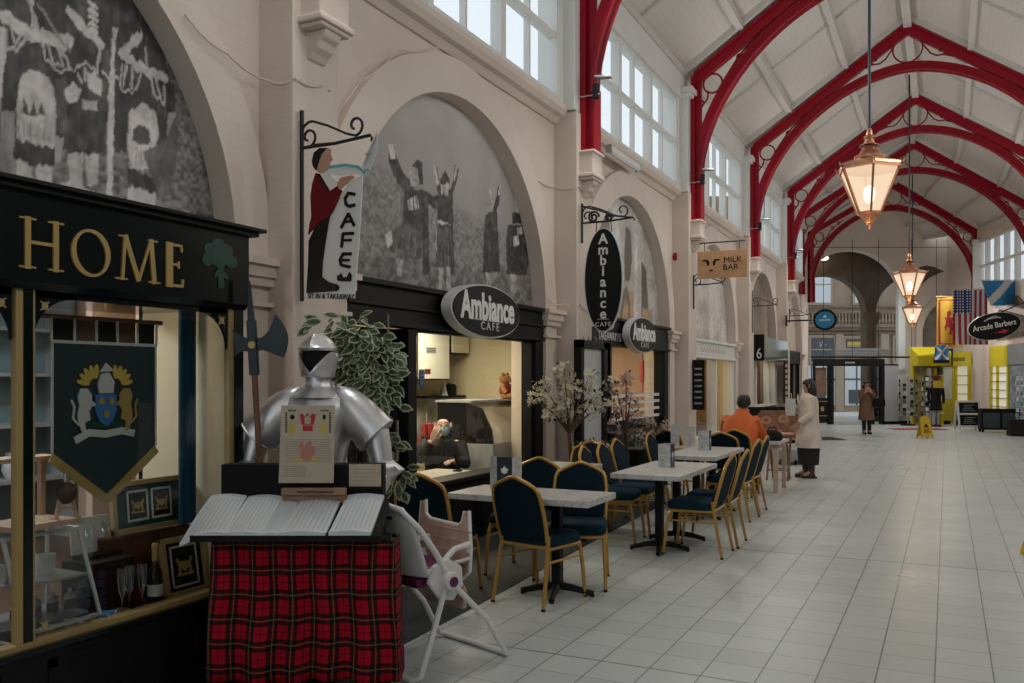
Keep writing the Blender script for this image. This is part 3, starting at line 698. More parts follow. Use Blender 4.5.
for y0, y1, m_, nm in ((2.452,2.492,M['greenblk'],'pillar'), (2.418,2.45,M['goldp'],'gold_strip'), (2.492,2.505,M['goldp'],'gold_strip'), (3.655,3.692,M['goldp'],'gold_strip'), (3.692,3.76,M['greenblk'],'pillar'), (.44,.55,M['greenblk'],'pillar')):
    b = MB(); b.bx(-3.58,-3.545 if nm == 'gold_strip' else -3.54,y0,y1,.472,1.99); sp(b, nm, m_)
b = MB(); b.bx(-4.30,-3.60,3.70,3.76,0,1.99); sp(b, 'end_panel', M['greenblk'])
b = MB(); b.bx(-4.25,-3.61,3.685,3.70,.425,1.99); sp(b, 'inner_lining', M['cream'])
for a, c in ((.55,2.405),(2.505,3.655)):
    b = MB(); b.poly([(-3.565,a,.46),(-3.565,c,.46),(-3.565,c,1.99),(-3.565,a,1.99)]); sp(b, 'window_pane', M['shopglass'], fix=False)
    # arched black spandrels in the window's top corners
    b = MB(); r = .19
    for s, yy in ((1, a), (-1, c)):
        pts = [(yy, 1.99), (yy, 1.99-r-.03)] + [(yy + s*(r - r*cos(t)), 1.96-r + r*sin(t)) for t in [i*pi/16 for i in range(1, 8)]] + [(yy+s*r*1.1, 1.965), (yy+s*r*1.1, 1.99)]
        b.prism(pts, fX, -3.575, -3.555)
    b.bx(-3.575,-3.555,a,c,1.962,1.99)
    sp(b, 'spandrel', M['greenblk'])
    for yy, zz in ((a+.05,1.925),(c-.05,1.925),(a+.05,.52)):
        b = MB(); b.prism(oval(yy, zz, .015, .018, 12), fX, -3.553, -3.5485); stroke(b, [(yy-.02,zz-.02),(yy+.02,zz+.02)], .006, fX, -3.553, -3.549); stroke(b, [(yy-.02,zz+.02),(yy+.02,zz-.02)], .006, fX, -3.553, -3.549); sp(b, 'gold_motif', M['goldp'])
# serif capitals, drawn as thick and thin strokes
def serif(ch, y0, y1, z0, z1):
    b = MB(); w = y1-y0; h = z1-z0; th, tn, se = .16*w, .07*w, .03
    L = lambda a, q: (y0+a*w, z0+q*h)
    st = lambda pts, k: stroke(b, [L(*p_) for p_ in pts], k, fX, -3.4995, -3.490)
    ser = lambda a, q, k=.36: st([(a-k/2, q), (a+k/2, q)], .008)
    if ch == 'H':
        st([(.17,0),(.17,1)], th*.8); st([(.83,0),(.83,1)], th*.8); st([(.17,.52),(.83,.52)], .015)
        for a in (.17,.83):
            for q in (.02,.98): ser(a,q)
    if ch == 'O':
        n = 36
        o = [L(.5+.5*cos(2*pi*i/n), .5+.53*sin(2*pi*i/n)) for i in range(n)]; q = [L(.5+.38*cos(2*pi*i/n+.12), .5+.46*sin(2*pi*i/n)) for i in range(n)]
        for i in range(n): b.prism([o[i],o[(i+1)%n],q[(i+1)%n],q[i]], fX, -3.4995, -3.490)
    if ch == 'M':
        st([(.16,0),(.22,1)], tn*.9); st([(.22,1),(.52,.02)], th*.62); st([(.52,.02),(.80,1)], tn*.8); st([(.80,1),(.88,0)], th*.62)
        ser(.14,.02,.26); ser(.88,.02,.26); ser(.18,.98,.2); ser(.84,.98,.2)
    if ch == 'E':
        st([(.25,0),(.25,1)], .042); st([(.15,.98),(.95,.98)], .013); st([(.25,.52),(.78,.52)], .012); st([(.12,.02),(1,.02)], .014)
        st([(.95,.98),(.95,.84)], .012); st([(.78,.60),(.78,.44)], .011); st([(1,.02),(1.04,.18)], .013)
    o = sp(b, 'lettering', M['gold']); o.parent = fas; o.name = 'lettering'; return o
serif('H', 2.40, 2.60, 2.075, 2.290); serif('O', 2.64, 2.845, 2.075, 2.280); serif('M', 2.87, 3.13, 2.075, 2.285); serif('E', 3.165, 3.275, 2.072, 2.285)
serif('E', 2.14, 2.25, 2.072, 2.285)
b = MB()                                     # thistle-like tree emblem
SJ[0] = 0
for cy, cz, r in ((3.47,2.29,.045),(3.53,2.315,.055),(3.59,2.30,.045),(3.45,2.235,.04),(3.62,2.245,.045),(3.53,2.25,.06)):
    SJ[0] += 1; b.prism(oval(cy, cz, r, r*.8, 14), fX, -3.4995, -3.496+.0002*SJ[0])
stroke(b, [(3.54,2.26),(3.545,2.10)], .04, fX, -3.4995, -3.494); stroke(b, [(3.50,2.15),(3.54,2.20),(3.59,2.15)], .02, fX, -3.4995, -3.494)
o = sp(b, 'emblem', M['tree']); o.parent = fas
room('gift_shop', -6.4, -4.42, .45, 4.6, .40, 2.35, M['pinkwall'], M['brownwood'])
b = MB(); b.bx(-4.42,-3.60,.45,3.70,.40,.425); struct(b.build('floor_window_display', M['brownwood']))

# --- in its window
def banner():
    t = thing('heraldic_banner', 'dark banner with a coat of arms and gold fringe in the gift shop window', 'banner', (-3.78, 3.052, 1.0))
    def bp(b, name, m, par=t):
        k_ = .80 if name in ('shield','charge','wings','helm','supporter','scroll','mound') else 1
        for i in range(len(b.v)): b.v[i] = (b.v[i][0]+3.78, (b.v[i][1]-3.045)*k_-.007, (b.v[i][2]-1.45)*k_+.45+(.02 if k_ < 1 else 0))
        return b.build(name, m, par)
    b = MB(); b.prism([(2.75,1.78),(3.355,1.78),(3.355,1.25),(3.052,1.03),(2.75,1.25)], fX, -3.782, -3.774); bp(b, 'cloth', M['teal'])
    for i in range(5):
        y = 2.75 + i*.121; b = MB(); b.bx(-3.78,-3.775,y+.006,y+.115,1.79,1.895); bp(b, 'tab', M['blackm'] if i % 2 == 0 else M['brownwood'])
    b = MB()
    for i in range(6): b.bx(-3.775,-3.770,2.742+i*.1225,2.754+i*.1225,1.78,1.90)
    b.bx(-3.775,-3.769,2.745,3.36,1.775,1.790); b.bx(-3.775,-3.769,2.745,2.757,1.25,1.78); b.bx(-3.775,-3.769,3.349,3.36,1.25,1.78)
    bp(b, 'white_border', M['silver'])
    b = MB(); stroke(b, [(2.75,1.23),(3.052,1.0),(3.355,1.23)], .045, fX, -3.776, -3.770); bp(b, 'fringe', M['fringe'])
    b = MB(); b.tube([(-3.78,2.70,1.90),(-3.78,3.40,1.905)], .012, 8); bp(b, 'pole', M['wood'])
    cr = bp(MB().prism([(2.965,1.525),(3.115,1.525),(3.115,1.42),(3.09,1.36),(3.04,1.325),(2.99,1.36),(2.965,1.42)], fX, -3.773, -3.762), 'shield', M['blue'])
    b = MB()
    for y, z in ((3.005,1.48),(3.075,1.48),(3.04,1.40)): b.prism(oval(y, z, .022, .024, 8), fX, -3.762, -3.757)
    bp(b, 'charge', M['fringe'], cr)
    # two spread wings and a helm over the shield
    for s in (-1, 1):
        for k in range(5):
            a = .2 + k*.36; cy_, cz_ = 3.04+s*(.075+.085*cos(a)), 1.58+.085*sin(a); b = MB(); b.prism([(cy_+.045*cos(q)*cos(a)*s-.017*sin(q)*sin(a)*s, cz_+.045*cos(q)*sin(a)+.017*sin(q)*cos(a)) for q in [2*pi*i/10 for i in range(10)]], fX, -3.772, -3.766+.0006*k); bp(b, 'wings', M['yel'])
    b = MB(); b.prism([(2.99,1.53),(3.09,1.53),(3.10,1.60),(3.06,1.66),(3.0,1.65),(2.98,1.59)], fX, -3.771, -3.760); b.prism([(2.99,1.66),(3.04,1.72),(3.10,1.67)], fX, -3.771, -3.762); bp(b, 'helm', M['silver'])
    for s, m_ in ((-1, M['silver']), (1, M['fringe'])):   # rampant supporters
        b = MB(); g = lambda *p_: [(3.04+s*a, z) for a, z in p_]
        b.prism(g((.10,1.52),(.13,1.56),(.18,1.56),(.20,1.51),(.185,1.46),(.20,1.40),(.19,1.34),(.165,1.29),(.14,1.29),(.15,1.35),(.11,1.37),(.12,1.42),(.10,1.45)), fX, -3.772, -3.764)
        stroke(b, g((.12,1.48),(.08,1.46)), .022, fX, -3.772, -3.763); stroke(b, g((.19,1.34),(.23,1.38),(.22,1.45),(.24,1.49)), .012, fX, -3.772, -3.764)
        bp(b, 'supporter', m_)
    b = MB(); stroke(b, [(2.83,1.25),(2.92,1.29),(3.04,1.275),(3.16,1.29),(3.25,1.27)], .045, fX, -3.772, -3.765); bp(b, 'scroll', M['silver'])
    b = MB(); stroke(b, [(2.86,1.32),(2.95,1.335),(3.13,1.335),(3.22,1.325)], .035, fX, -3.773, -3.767); bp(b, 'mound', M['tree'])
banner()
def framed(name, label, y0, y1, z0, z1, x, fw, mats, prints, lean=.05, group=None):
    """gilt frame leaning back, facing +X; prints = list of (y0,y1,z0,z1, motif) in 0..1"""
    w, h = y1-y0, z1-z0
    t = thing(name, label, 'framed picture', (x, (y0+y1)/2, z0), 0, group)
    t.rotation_euler = (0, -lean, 0)
    b = MB(); frame(b, 0, -w/2, w/2, 0, h, fw, .03); b.build('frame', mats[0], t, bevel=.004)
    b = MB(); b.bx(.002,.012,-w/2+fw*.9,w/2-fw*.9,fw*.9,h-fw*.9); b.build('mount', mats[1], t)
    for (a, c, e, f) in prints:
        ya, yb, za, zb = -w/2+a*w, -w/2+c*w, e*h, f*h
        b = MB(); frame(b, .0125, ya, yb, za, zb, .012, .003); b.build('inner_mount', M['silver'], t)
        b = MB(); b.bx(.0125,.0135,ya+.01,yb-.01,za+.01,zb-.01); pr = b.build('print', M['blackm'], t)
        b = MB(); cy, cz = (ya+yb)/2, (za+zb)/2; s_ = min(yb-ya, zb-za)*.3
        b.prism([(cy-s_*.5,cz+s_*.4),(cy+s_*.5,cz+s_*.4),(cy+s_*.45,cz-s_*.2),(cy,cz-s_*.6),(cy-s_*.45,cz-s_*.2)], fX, .0136, .0160)
        for k in (-1, 1):
            stroke(b, [(cy+k*s_*.7,cz-s_*.7),(cy+k*s_*.6,cz+.1*s_),(cy+k*s_*.9,cz+s_*.7)], s_*.3, fX, .0136, .0155)
        stroke(b, [(cy-s_,cz-s_*.85),(cy+s_,cz-s_*.85)], s_*.25, fX, .0136, .0155)
        b.build('crest', M['fringe'], pr)
    return t
framed('framed_crest', 'gold framed picture with two small crests leaning in the window', 3.17, 3.665, .79, 1.065, -3.89, .028, (M['goldp'], M['tree']), [(.20,.48,.2,.8), (.52,.80,.2,.8)], .08)
framed('framed_crest', 'gold framed single gold crest leaning behind the tartan draped stand', 3.36, 3.67, .43, .75, -3.72, .03, (M['goldp'], M['blackm']), [(.2,.8,.15,.85)], .16)
b = MB(); b.bx(-4.15,-3.86,3.12,3.68,.425,.785); tag(b.build('display_plinth', M['brownwood'], bevel=.01), 'dark wooden plinth under the two crest picture in the shop window', 'plinth')
# champagne bottle
t = thing('champagne_bottle', 'dark champagne bottle with gold foil neck in the shop window', 'bottle', (-3.68, 3.27, .425))
MB().lathe([(.001,0),(.036,0),(.038,.02),(.038,.15),(.034,.18),(.018,.225),(.015,.24)], 16).build('body', M['bottle'], t, smooth=True)
MB().lathe([(.0155,.225),(.016,.30),(.019,.302),(.019,.315),(.015,.33),(.001,.332)], 16).build('foil', M['gold'], t, smooth=True)
MB().lathe([(.0387,.06),(.0387,.12)], 16, caps=False).build('label', M['silver'], t, smooth=True)
# champagne flutes
def flute():
    t = thing('champagne_flute', '', 'glass', (0,0,0), 0, 'champagne flutes in the shop window')
    MB().lathe([(.03,0),(.03,.004),(.005,.012),(.004,.09),(.018,.13),(.026,.19),(.024,.24)], 14, caps=False).build('bowl', M['clearg'], t, smooth=True)
    return t
f0 = flute(); used = []
for y, x, l in ((3.17,-3.66,'champagne flute standing closest to the dark champagne bottle'), (3.11,-3.68,'middle champagne flute of the three beside the bottle'), (3.05,-3.66,'champagne flute furthest from the bottle, beside the glass case')):
    place(f0, used, (x, y, .425), 0, l)
# wide open presentation box with tall glasses
t = thing('presentation_box', 'open presentation box with white lining and two glasses in it', 'gift box', (-3.88, 3.08, .70), .0)
MB().bx(-.05,.05,-.11,.11,0,.02).build('base', M['blackm'], t)
b = MB(); b.box((-.055,0,.10), (.012,.22,.2), ry=-.1); b.build('lid', M['silver'], t)
for y in (-.05,.05): MB().lathe([(.022,.02),(.022,.024),(.004,.03),(.004,.10),(.02,.13),(.022,.17)], 12, c=(.0,y,0), caps=False).build('goblet', M['clearg'], t, smooth=True)
b = MB(); b.bx(-3.98,-3.74,2.95,3.20,.425,.70); tag(b.build('display_block', M['blackm'], bevel=.01), 'black block carrying the open presentation box in the shop window', 'plinth')
# small glass show case with flasks
t = thing('glass_showcase', 'small glass showcase with pale edges and rows of hip flasks', 'showcase', (-3.72, 2.70, .425))
b = MB()
pr_ = [(.10,0),(.10,.06),(-.05,.46),(-.28,.46),(-.28,0)]
for y in (-.19, .19):
    for (x0,z0),(x1,z1) in zip(pr_, pr_[1:]+pr_[:1]): b.beam((x0,y,z0),(x1,y,z1),.014,.014)
for x, z in pr_: b.beam((x,-.19,z),(x,.19,z),.016,.016)
b.build('frame', M['silver'], t)
b = MB(); b.poly([(.10,-.19,.06),(.10,.19,.06),(-.05,.19,.46),(-.05,-.19,.46)]); b.build('pane', M['clearg'], t, fix=False)
for z in (.06, .24): MB().bx(-.27,.03,-.18,.18,z,z+.012).build('shelf', M['steel'], t)
def flask():
    t = thing('hip_flask', '', 'hip flask', (0,0,0), 0, 'hip flasks in the glass showcase')
    b = MB(); b.lathe([(.001,0),(.03,0),(.034,.01),(.034,.08),(.03,.095),(.012,.10),(.012,.115),(.001,.116)], 12, sx=.45); b.build('body', M['steel'], t, smooth=True)
    MB().lathe([(.035,.025),(.035,.07)], 12, sx=.46, caps=False).build('leather_band', M['brownwood'], t)
    return t
f0 = flask(); used = []
for k in range(4):
    place(f0, used, (-3.75+.012*k, 2.56+.08*k, .50), .2, ['hip flask at the camera end of the showcase row','hip flask second along the showcase row','hip flask third along the showcase row','hip flask at the bottle end of the showcase row'][k])
for k, (y, z, c_) in enumerate(((2.58,.678,'mug'),(2.78,.678,'jar'))):
    MB_ = MB().lathe([(.001,0),(.04,0),(.045,.09),(.043,.09),(.038,.01)], 14)
    o = MB_.build('tankard' if k == 0 else 'jar', M['steel'] if k == 0 else M['silver'], None, smooth=True); o.location = (-3.86, y, z)
    tag(o, ['pewter tankard on the upper shelf of the glass showcase','white jar on the upper shelf of the glass showcase'][k], 'tankard' if k == 0 else 'jar')
# wooden shelf with a decanter on its stand
t = thing('display_shelf', 'pale wooden display shelf on legs above the glass showcase', 'shelf', (-3.80, 2.68, .92))
MB().bx(-.16,.10,-.17,.16,.0,.025).build('board', M['pine'], t)
for y in (-.15,.14): MB().bx(-.16,-.13,y-.012,y+.012,.025,.30).build('upright', M['pine'], t)
MB().bx(-.16,-.02,-.17,.16,.30,.32).build('top_board', M['pine'], t)
t = thing('round_flask', 'round dark leather flask on a little wooden stand', 'flask', (-3.74, 2.80, .945))
MB().ell((0,0,.12),(.035,.05,.055),14,10).build('body', M['brownwood'], t, smooth=True)
MB().lathe([(.012,.165),(.012,.2),(.016,.2),(.016,.215),(.001,.217)],10).build('stopper', M['steel'], t)
b = MB()
for y in (-.045,.045): b.beam((0,y*1.2,0),(0,y*.5,.14),.015,.015); b.beam((-.03,y*1.2,0),(.03,y*1.2,0),.012,.012)
b.beam((0,-.05,.05),(0,.05,.05),.012,.012); b.build('stand', M['pine'], t)
t = thing('ceramic_figure', 'small pale ceramic figure on the display shelf', 'figurine', (-3.78, 2.60, .945))
MB().lathe([(.001,0),(.035,0),(.03,.03),(.018,.06),(.022,.08),(.012,.10),(.015,.12),(.001,.135)], 12).build('body', M['silver'], t, smooth=True)
# quaich, cushions of tartan/blue cloth
t = thing('folded_scarf', 'dark blue folded scarf heaped behind the champagne flutes', 'scarf', (-3.78, 2.99, .425))
b = MB(); RR = random.Random(2)
for k in range(5):
    b.rings([[(-.05+.1*cos(a)*(1-.1*k)+.01*k, .0+.10*sin(a)*(1-.13*k)+RR.uniform(-.008,.008), .02+.045*k+RR.uniform(-.006,.006)) for a in [2*pi*i/16 for i in range(16)]] for k in (k, k+.8)])
b.build('cloth', mat('blue_wool', (.01,.018,.045), .9, var=.4, scale=30), t, smooth=True)
t = thing('wooden_bowl', 'small round wooden bowl near the window sill', 'bowl', (-3.64, 3.02, .425))
MB().lathe([(.001,0),(.03,0),(.045,.02),(.05,.045),(.046,.045),(.03,.015)], 16).build('body', M['wood'], t, smooth=True)
t = thing('gift_tin', 'small blue and white saltire gift tin lying by the sill', 'tin', (-3.63, 2.93, .425), .5)
MB().bx(-.03,.03,-.05,.05,0,.055).build('body', mat('saltire_blue', (.05,.2,.45), .4), t)
b = MB()
for s in (-1,1): stroke(b, [(-.048,.028-s*.024),(.048,.028+s*.024)], .014, fX, .030, .0315)
b.build('white_cross', M['signw'], t)
for k in range(3):
    t = thing('postcard', ['little framed card in front of the glass showcase','white price card left of the showcase foot','small card lying beside the blue gift tin'][k], 'card', (-3.62, 2.62+.13*k, .425)); 
    b = MB(); b.box((-.01,0,.035), (.004,.07,.07), ry=-.3); b.build('card', M['silver'], t)
    MB().box((-.03,0,.02), (.002,.02,.045), ry=.4).build('strut', M['blackm'], t)
# deeper inside: shelving with blue light put into its panel colour, pictures, curtain
t = thing('shelving_unit', 'blue backed shelving unit deep inside the gift shop', 'shelving', (-6.3, 3.2, .405))
MB().bx(0,.02,-1.7,1.35,0,1.9).build('back_panel', M['bluebk'], t)
for z in (.45,.85,1.22,1.55): MB().bx(.02,.32,-1.7,1.35,z,z+.025).build('shelf', M['grey'], t)
for y in (-1.7,-.2,1.33): MB().bx(.02,.32,y-.01,y+.02,0,1.9).build('upright', M['grey'], t)
def jug():
    t = thing('pottery_jug', '', 'jug', (0,0,0), 0, 'pottery on the blue shelving')
    MB().lathe([(.001,0),(.055,0),(.08,.06),(.075,.11),(.05,.16),(.056,.19),(.05,.19),(.045,.15)], 14).build('body', M['silver'], t, smooth=True)
    MB().tube([(.0,.05+.03*sin(a),.11+.05*cos(a)) if False else (.0,.07+.045*sin(a),.105+.05*cos(a)) for a in [i*pi/6 for i in range(7)]], .008, 6).build('handle', M['silver'], t, smooth=True)
    return t
j0 = jug(); used = []
for k in range(10):
    z = (.88,1.25,1.58)[k % 3] if k < 9 else .88; y = 2.0 + .24*k
    place(j0, used, (-6.13, y, z), R.uniform(-1,1), 'pottery jug on blue shelving, %s, on its %s shelf' % (['far left end','left of centre','left middle','just left of the crest','behind the crest','right of the crest','right middle','right of centre','near right end','right end'][k], ['lower','middle','upper'][k % 3] if k < 9 else 'lower'))
for k, (y0, y1, z0, z1, x) in enumerate(((4.28,4.50,1.40,1.93,-5.1),)):
    pass
framed('framed_picture', 'tall gilt framed picture seen deep in the gift shop, left of the pair', 4.02, 4.30, 1.36, 1.93, -5.0, .035, (M['goldp'], M['brownwood']), [(.2,.8,.15,.85)], .0)
framed('framed_picture', 'gilt framed picture nearer the blue curtain, upper one', 4.06, 4.30, 1.55, 1.93, -4.62, .03, (M['goldp'], M['pinkwall']), [(.2,.8,.15,.85)], .0)
framed('framed_picture', 'small gilt framed picture nearer the blue curtain, lower one', 4.10, 4.30, 1.05, 1.40, -4.62, .03, (M['goldp'], M['brownwood']), [(.2,.8,.15,.85)], .0)
b = MB(); b.bx(-5.08,-5.02,3.95,4.45,.40,2.35); b.bx(-4.70,-4.64,4.02,4.45,.40,2.35); struct(b.build('wall_gift_shop_partition', M['pinkwall']))
b = MB(); n = 26   # blue hanging cloth
for r in range(2): pass
b.rings([[(-3.80+.012*sin(i*1.7), 3.535+.1*i/n*1.25, z) for i in range(n+1)] for z in (.80,1.2,1.6,1.985)], closed=False)
tag(b.build('blue_cloth', M['bluecurtain'], smooth=True, fix=False), 'narrow blue cloth hanging at the right end of the gift shop window', 'curtain')
t = thing('spotlight', 'lit ceiling spotlight inside the gift shop', 'spotlight', (-4.3, 3.52, 2.02))
MB().lathe([(.05,.0),(.055,.08),(.03,.13),(.03,.33)], 14, caps=False).build('housing', M['steel'], t, smooth=True)
MB().ell((0,0,.03),(.03,.03,.03),10,6).build('bulb', M['bulb'], t, smooth=True)
# ---------------------------------------------------------------- cafe shopfront with the long window
def ambiance_oval(label, yc, zc, ry, rz, x0, x1, size, sx, cafe_gap):
    t = thing('oval_sign', label, 'sign', (x0, yc, zc))
    MB().prism(oval(0, 0, ry, rz, 48), fX, 0, x1-x0-.012).build('rim', M['greyline'], t, smooth=True)
    MB().prism(oval(0, 0, ry*.965, rz*.94, 48), fX, x1-x0-.012, x1-x0).build('face', M['black'], t)
    text('Ambiance', size, M['signw'], t, (x1-x0+.003, .0, rz*.10), RX, sx=sx*.78, bold=.010*size/.3, ext=.003)
    MB().bx(x1-x0, x1-x0+.004, -ry*.52, ry*.42, -rz*.36, -rz*.345).build('rule', M['greyline'], t)
    text('CAFE', size*.32, M['greyline'], t, (x1-x0+.003, .02, -rz*.57), RX, 'small_lettering', sx=sx*1.1, ext=.003, space=1.5)
    return t
CF = thing('shopfront', 'long black timber cafe front with a big window, behind the suit of armour', 'shopfront', (-4.3, 7.4, 0))
def cp(b, name, m, root=CF, **k):
    l = root.location
    for i in range(len(b.v)): b.v[i] = (b.v[i][0]-l[0], b.v[i][1]-l[1], b.v[i][2]-l[2])
    return b.build(name, m, root, **k)
Y0, Y1_ = ycs[2]-RI+.01, ycs[2]+RI-.01
b = MB()
b.bx(-4.36,-4.22,Y0,Y1_,2.08,2.40); b.bx(-4.36,-4.17,Y0,Y1_,2.385,2.43); b.bx(-4.36,-4.19,Y0,Y1_,2.21,2.235); b.bx(-4.36,-4.20,Y0,Y1_,2.055,2.085)
cp(b, 'fascia', M['black'], bevel=.006)
for y, w in ((Y0+.06,.12),(6.58,.14),(Y1_-.10,.20)):
    b = MB(); b.bx(-4.42,-4.23,y-w/2,y+w/2,0,2.05); b.bx(-4.42,-4.21,y-w/2-.01,y+w/2+.01,0,.2); cp(b, 'post', M['black'], bevel=.005)
b = MB(); b.bx(-4.42,-4.25,6.65,Y1_-.2,0,.62); 
for k in range(4): frame(b, -4.25, 6.72+.58*k, 7.22+.58*k, .10, .55, .05, .012)
cp(b, 'stall_riser', M['black'])
b = MB(); b.bx(-4.44,-4.18,6.62,Y1_-.18,.62,.66); cp(b, 'window_sill', M['black'], bevel=.005)
b = MB(); b.bx(-4.38,-4.27,6.65,Y1_-.2,2.035,2.06); b.bx(-4.38,-4.27,6.65,6.69,.66,2.04); b.bx(-4.38,-4.27,Y1_-.24,Y1_-.2,.66,2.04); cp(b, 'window_frame', M['black'])
b = MB(); b.poly([(-4.33,6.69,.66),(-4.33,Y1_-.24,.66),(-4.33,Y1_-.24,2.04),(-4.33,6.69,2.04)]); cp(b, 'window_pane', M['shopglass'], fix=False)
# the door left of the window
b = MB(); frame(b, -4.36, Y0+.13, 6.50, .02, 2.04, .11, .05); b.bx(-4.36,-4.31,Y0+.13,6.50,.02,.5); b.bx(-4.35,-4.31,5.93,5.99,.5,2.0); d_ = cp(b, 'door', M['black'])
b = MB(); b.poly([(-4.335,Y0+.2,.5),(-4.335,6.42,.5),(-4.335,6.42,1.95),(-4.335,Y0+.2,1.95)]); o = cp(b, 'door_pane', glass('dark_glass', (.10,.11,.11), .1), fix=False)
b = MB(); b.tube([(-4.26,6.38,.9),(-4.26,6.38,1.25)], .012, 8); cp(b, 'door_handle', M['steel'], smooth=True)
room('cafe', -6.3, -4.46, 5.2, 11.0, .0, 2.36, M['cwall'], M['grey'])
ambiance_oval('oval black sign reading Ambiance on the long cafe fascia', 7.68, 2.275, .72, .262, -4.17, -4.05, .36, .99, 0)
# ---- inside the cafe
def cabinet(label, x, y0, y1, z0, z1, m_, n=1, d=.35):
    t = thing('wall_cupboard', label, 'cupboard', (x, (y0+y1)/2, z0), 0, 'cafe wall cupboards')
    w, h = y1-y0, z1-z0
    MB().bx(-d,0,-w/2,w/2,0,h).build('body', M['blackm'], t)
    for k in range(n):
        MB().bx(0,.02,-w/2+k*w/n+.015,-w/2+(k+1)*w/n-.015,.015,h-.015).build('door', m_, t, bevel=.003)
    return t
M['cupb'] = mat('cupboard_cream', (.60,.57,.42), .5)
M['board'] = mat('menu_board', (.68,.68,.60), .5)
cabinet('narrow cream cupboard at the left end of the cafe wall', -5.9, 8.62, 9.26, 1.62, 2.16, M['cupb'])
cabinet('big pale cupboard door with a small notice in the cafe', -5.9, 9.28, 10.05, 1.60, 2.22, M['board'])
cabinet('small cream cupboard high beside the big pale one', -5.9, 10.10, 10.58, 1.95, 2.22, M['cupb'])
t = thing('wall_notice', 'little printed notice stuck on the big pale cupboard', 'notice', (-5.878, 9.55, 1.98))
MB().bx(0,.004,-.10,.14,-.04,.035).build('sheet', M['grey'], t)
for k in range(3): MB().bx(.004,.006,-.08,.12,-.025+.02*k,-.018+.02*k).build('line', M['blackm'], t)
t = thing('shield_sticker', 'blue shield shaped rosette hanging in the cafe window', 'sticker', (-4.42, 7.02, 1.60))
MB().prism([(-.035,.1),(.035,.1),(.045,.06),(.045,-.02),(0,-.10),(-.045,-.02),(-.045,.06)], fX, 0, .01).build('shield', mat('eu_blue', (.015,.07,.25), .5), t)
b = MB()
for k in range(6): b.prism(oval(.02*cos(k*pi/3), .01+.035*sin(k*pi/3), .006,.006,6), fX, .010,.012)
b.build('star', M['yel'], t)
t = thing('red_label', 'small red label beside the blue shield in the cafe window', 'label', (-4.42, 7.12, 1.675)); MB().bx(0,.006,-.04,.06,-.02,.03).build('label', mat('label_red', (.40,.03,.03), .5), t)
t = thing('wall_shelf', 'dark shelf on the cafe wall carrying a jar', 'shelf', (-6.25, 10.25, 1.36)); MB().bx(0,.3,-.5,.35,0,.03).build('board', M['blackm'], t); MB().bx(0,.02,-.5,.35,-.5,.0).build('back_board', mat('marble_splash', (.5,.5,.45), .4, var=.5, scale=5), t)
t = thing('storage_jar', 'dark storage jar on the cafe wall shelf', 'jar', (-6.08, 10.42, 1.39)); MB().lathe([(.001,0),(.07,0),(.075,.12),(.05,.16)],14).build('body', M['blackm'], t, smooth=True); MB().lathe([(.055,.16),(.055,.19),(.001,.195)],14).build('lid', M['steel'], t, smooth=True)
t = thing('cone_stack', 'white paper cone beside the jar on the cafe shelf', 'cone', (-6.08, 10.22, 1.39)); MB().lathe([(.06,0),(.001,.24)],12).build('cone', M['paper'], t, smooth=True)
# display counter with a curved glass top
t = thing('display_counter', 'grey refrigerated display counter with sloping glass in the cafe', 'display counter', (-5.0, 9.87, 0))
MB().bx(-.45,.30,-.85,.95,0,.86).build('base', M['grey'], t, bevel=.01)
b = MB(); b.prism([(-.45,.86),(.30,.86),(.28,1.02),(.15,1.27),(-.05,1.33),(-.45,1.33)], fY, -.85, -.82); b.prism([(-.45,.86),(.30,.86),(.28,1.02),(.15,1.27),(-.05,1.33),(-.45,1.33)], fY, .92, .95); b.build('side_panel', M['blackm'], t)
b = MB(); b.rings([[(x,y,z) for x,z in ((.30,.86),(.28,1.02),(.15,1.27),(-.05,1.335),(-.45,1.335))] for y in (-.85,.95)], closed=False); b.build('curved_glass', glass('counter_glass', (.5,.52,.5), .15), t, fix=False, smooth=True)
for z in (.9,1.08): MB().bx(-.42,.1,-.8,.9,z,z+.012).build('shelf', M['steel'], t)
b = MB(); b.bx(-.47,.02,-.87,.97,1.335,1.36); b.build('top', M['grey'], t)
# teddy bear
t = thing('teddy_bear', 'brown teddy bear in a red jumper sitting on the display counter', 'teddy bear', (-5.1, 10.12, 1.36))
M['bear'] = mat('bear_fur', (.30,.14,.05), .9, var=.3, scale=40)
b = MB(); b.ell((0,0,.25),(.075,.075,.07),12,8); b.ell((.06,0,.235),(.035,.035,.028),10,6)
for s in (-1,1): b.ell((0,s*.06,.31),(.02,.028,.028),8,6)
b.build('head', M['bear'], t, smooth=True)
MB().ell((0,0,.11),(.075,.09,.11),12,8).build('jumper', mat('bear_red', (.22,.015,.02), .8), t, smooth=True)
for s in (-1,1):
    MB().tube([(0,s*.07,.17),(.04,s*.13,.12),(.08,s*.13,.08)], [.035,.032,.03], 10).build('arm', M['bear'], t, smooth=True)
    MB().tube([(0,s*.05,.035),(.08,s*.09,.035),(.15,s*.10,.04),(.16,s*.10,.07)], [.04,.04,.038,.03], 10).build('leg', M['bear'], t, smooth=True)
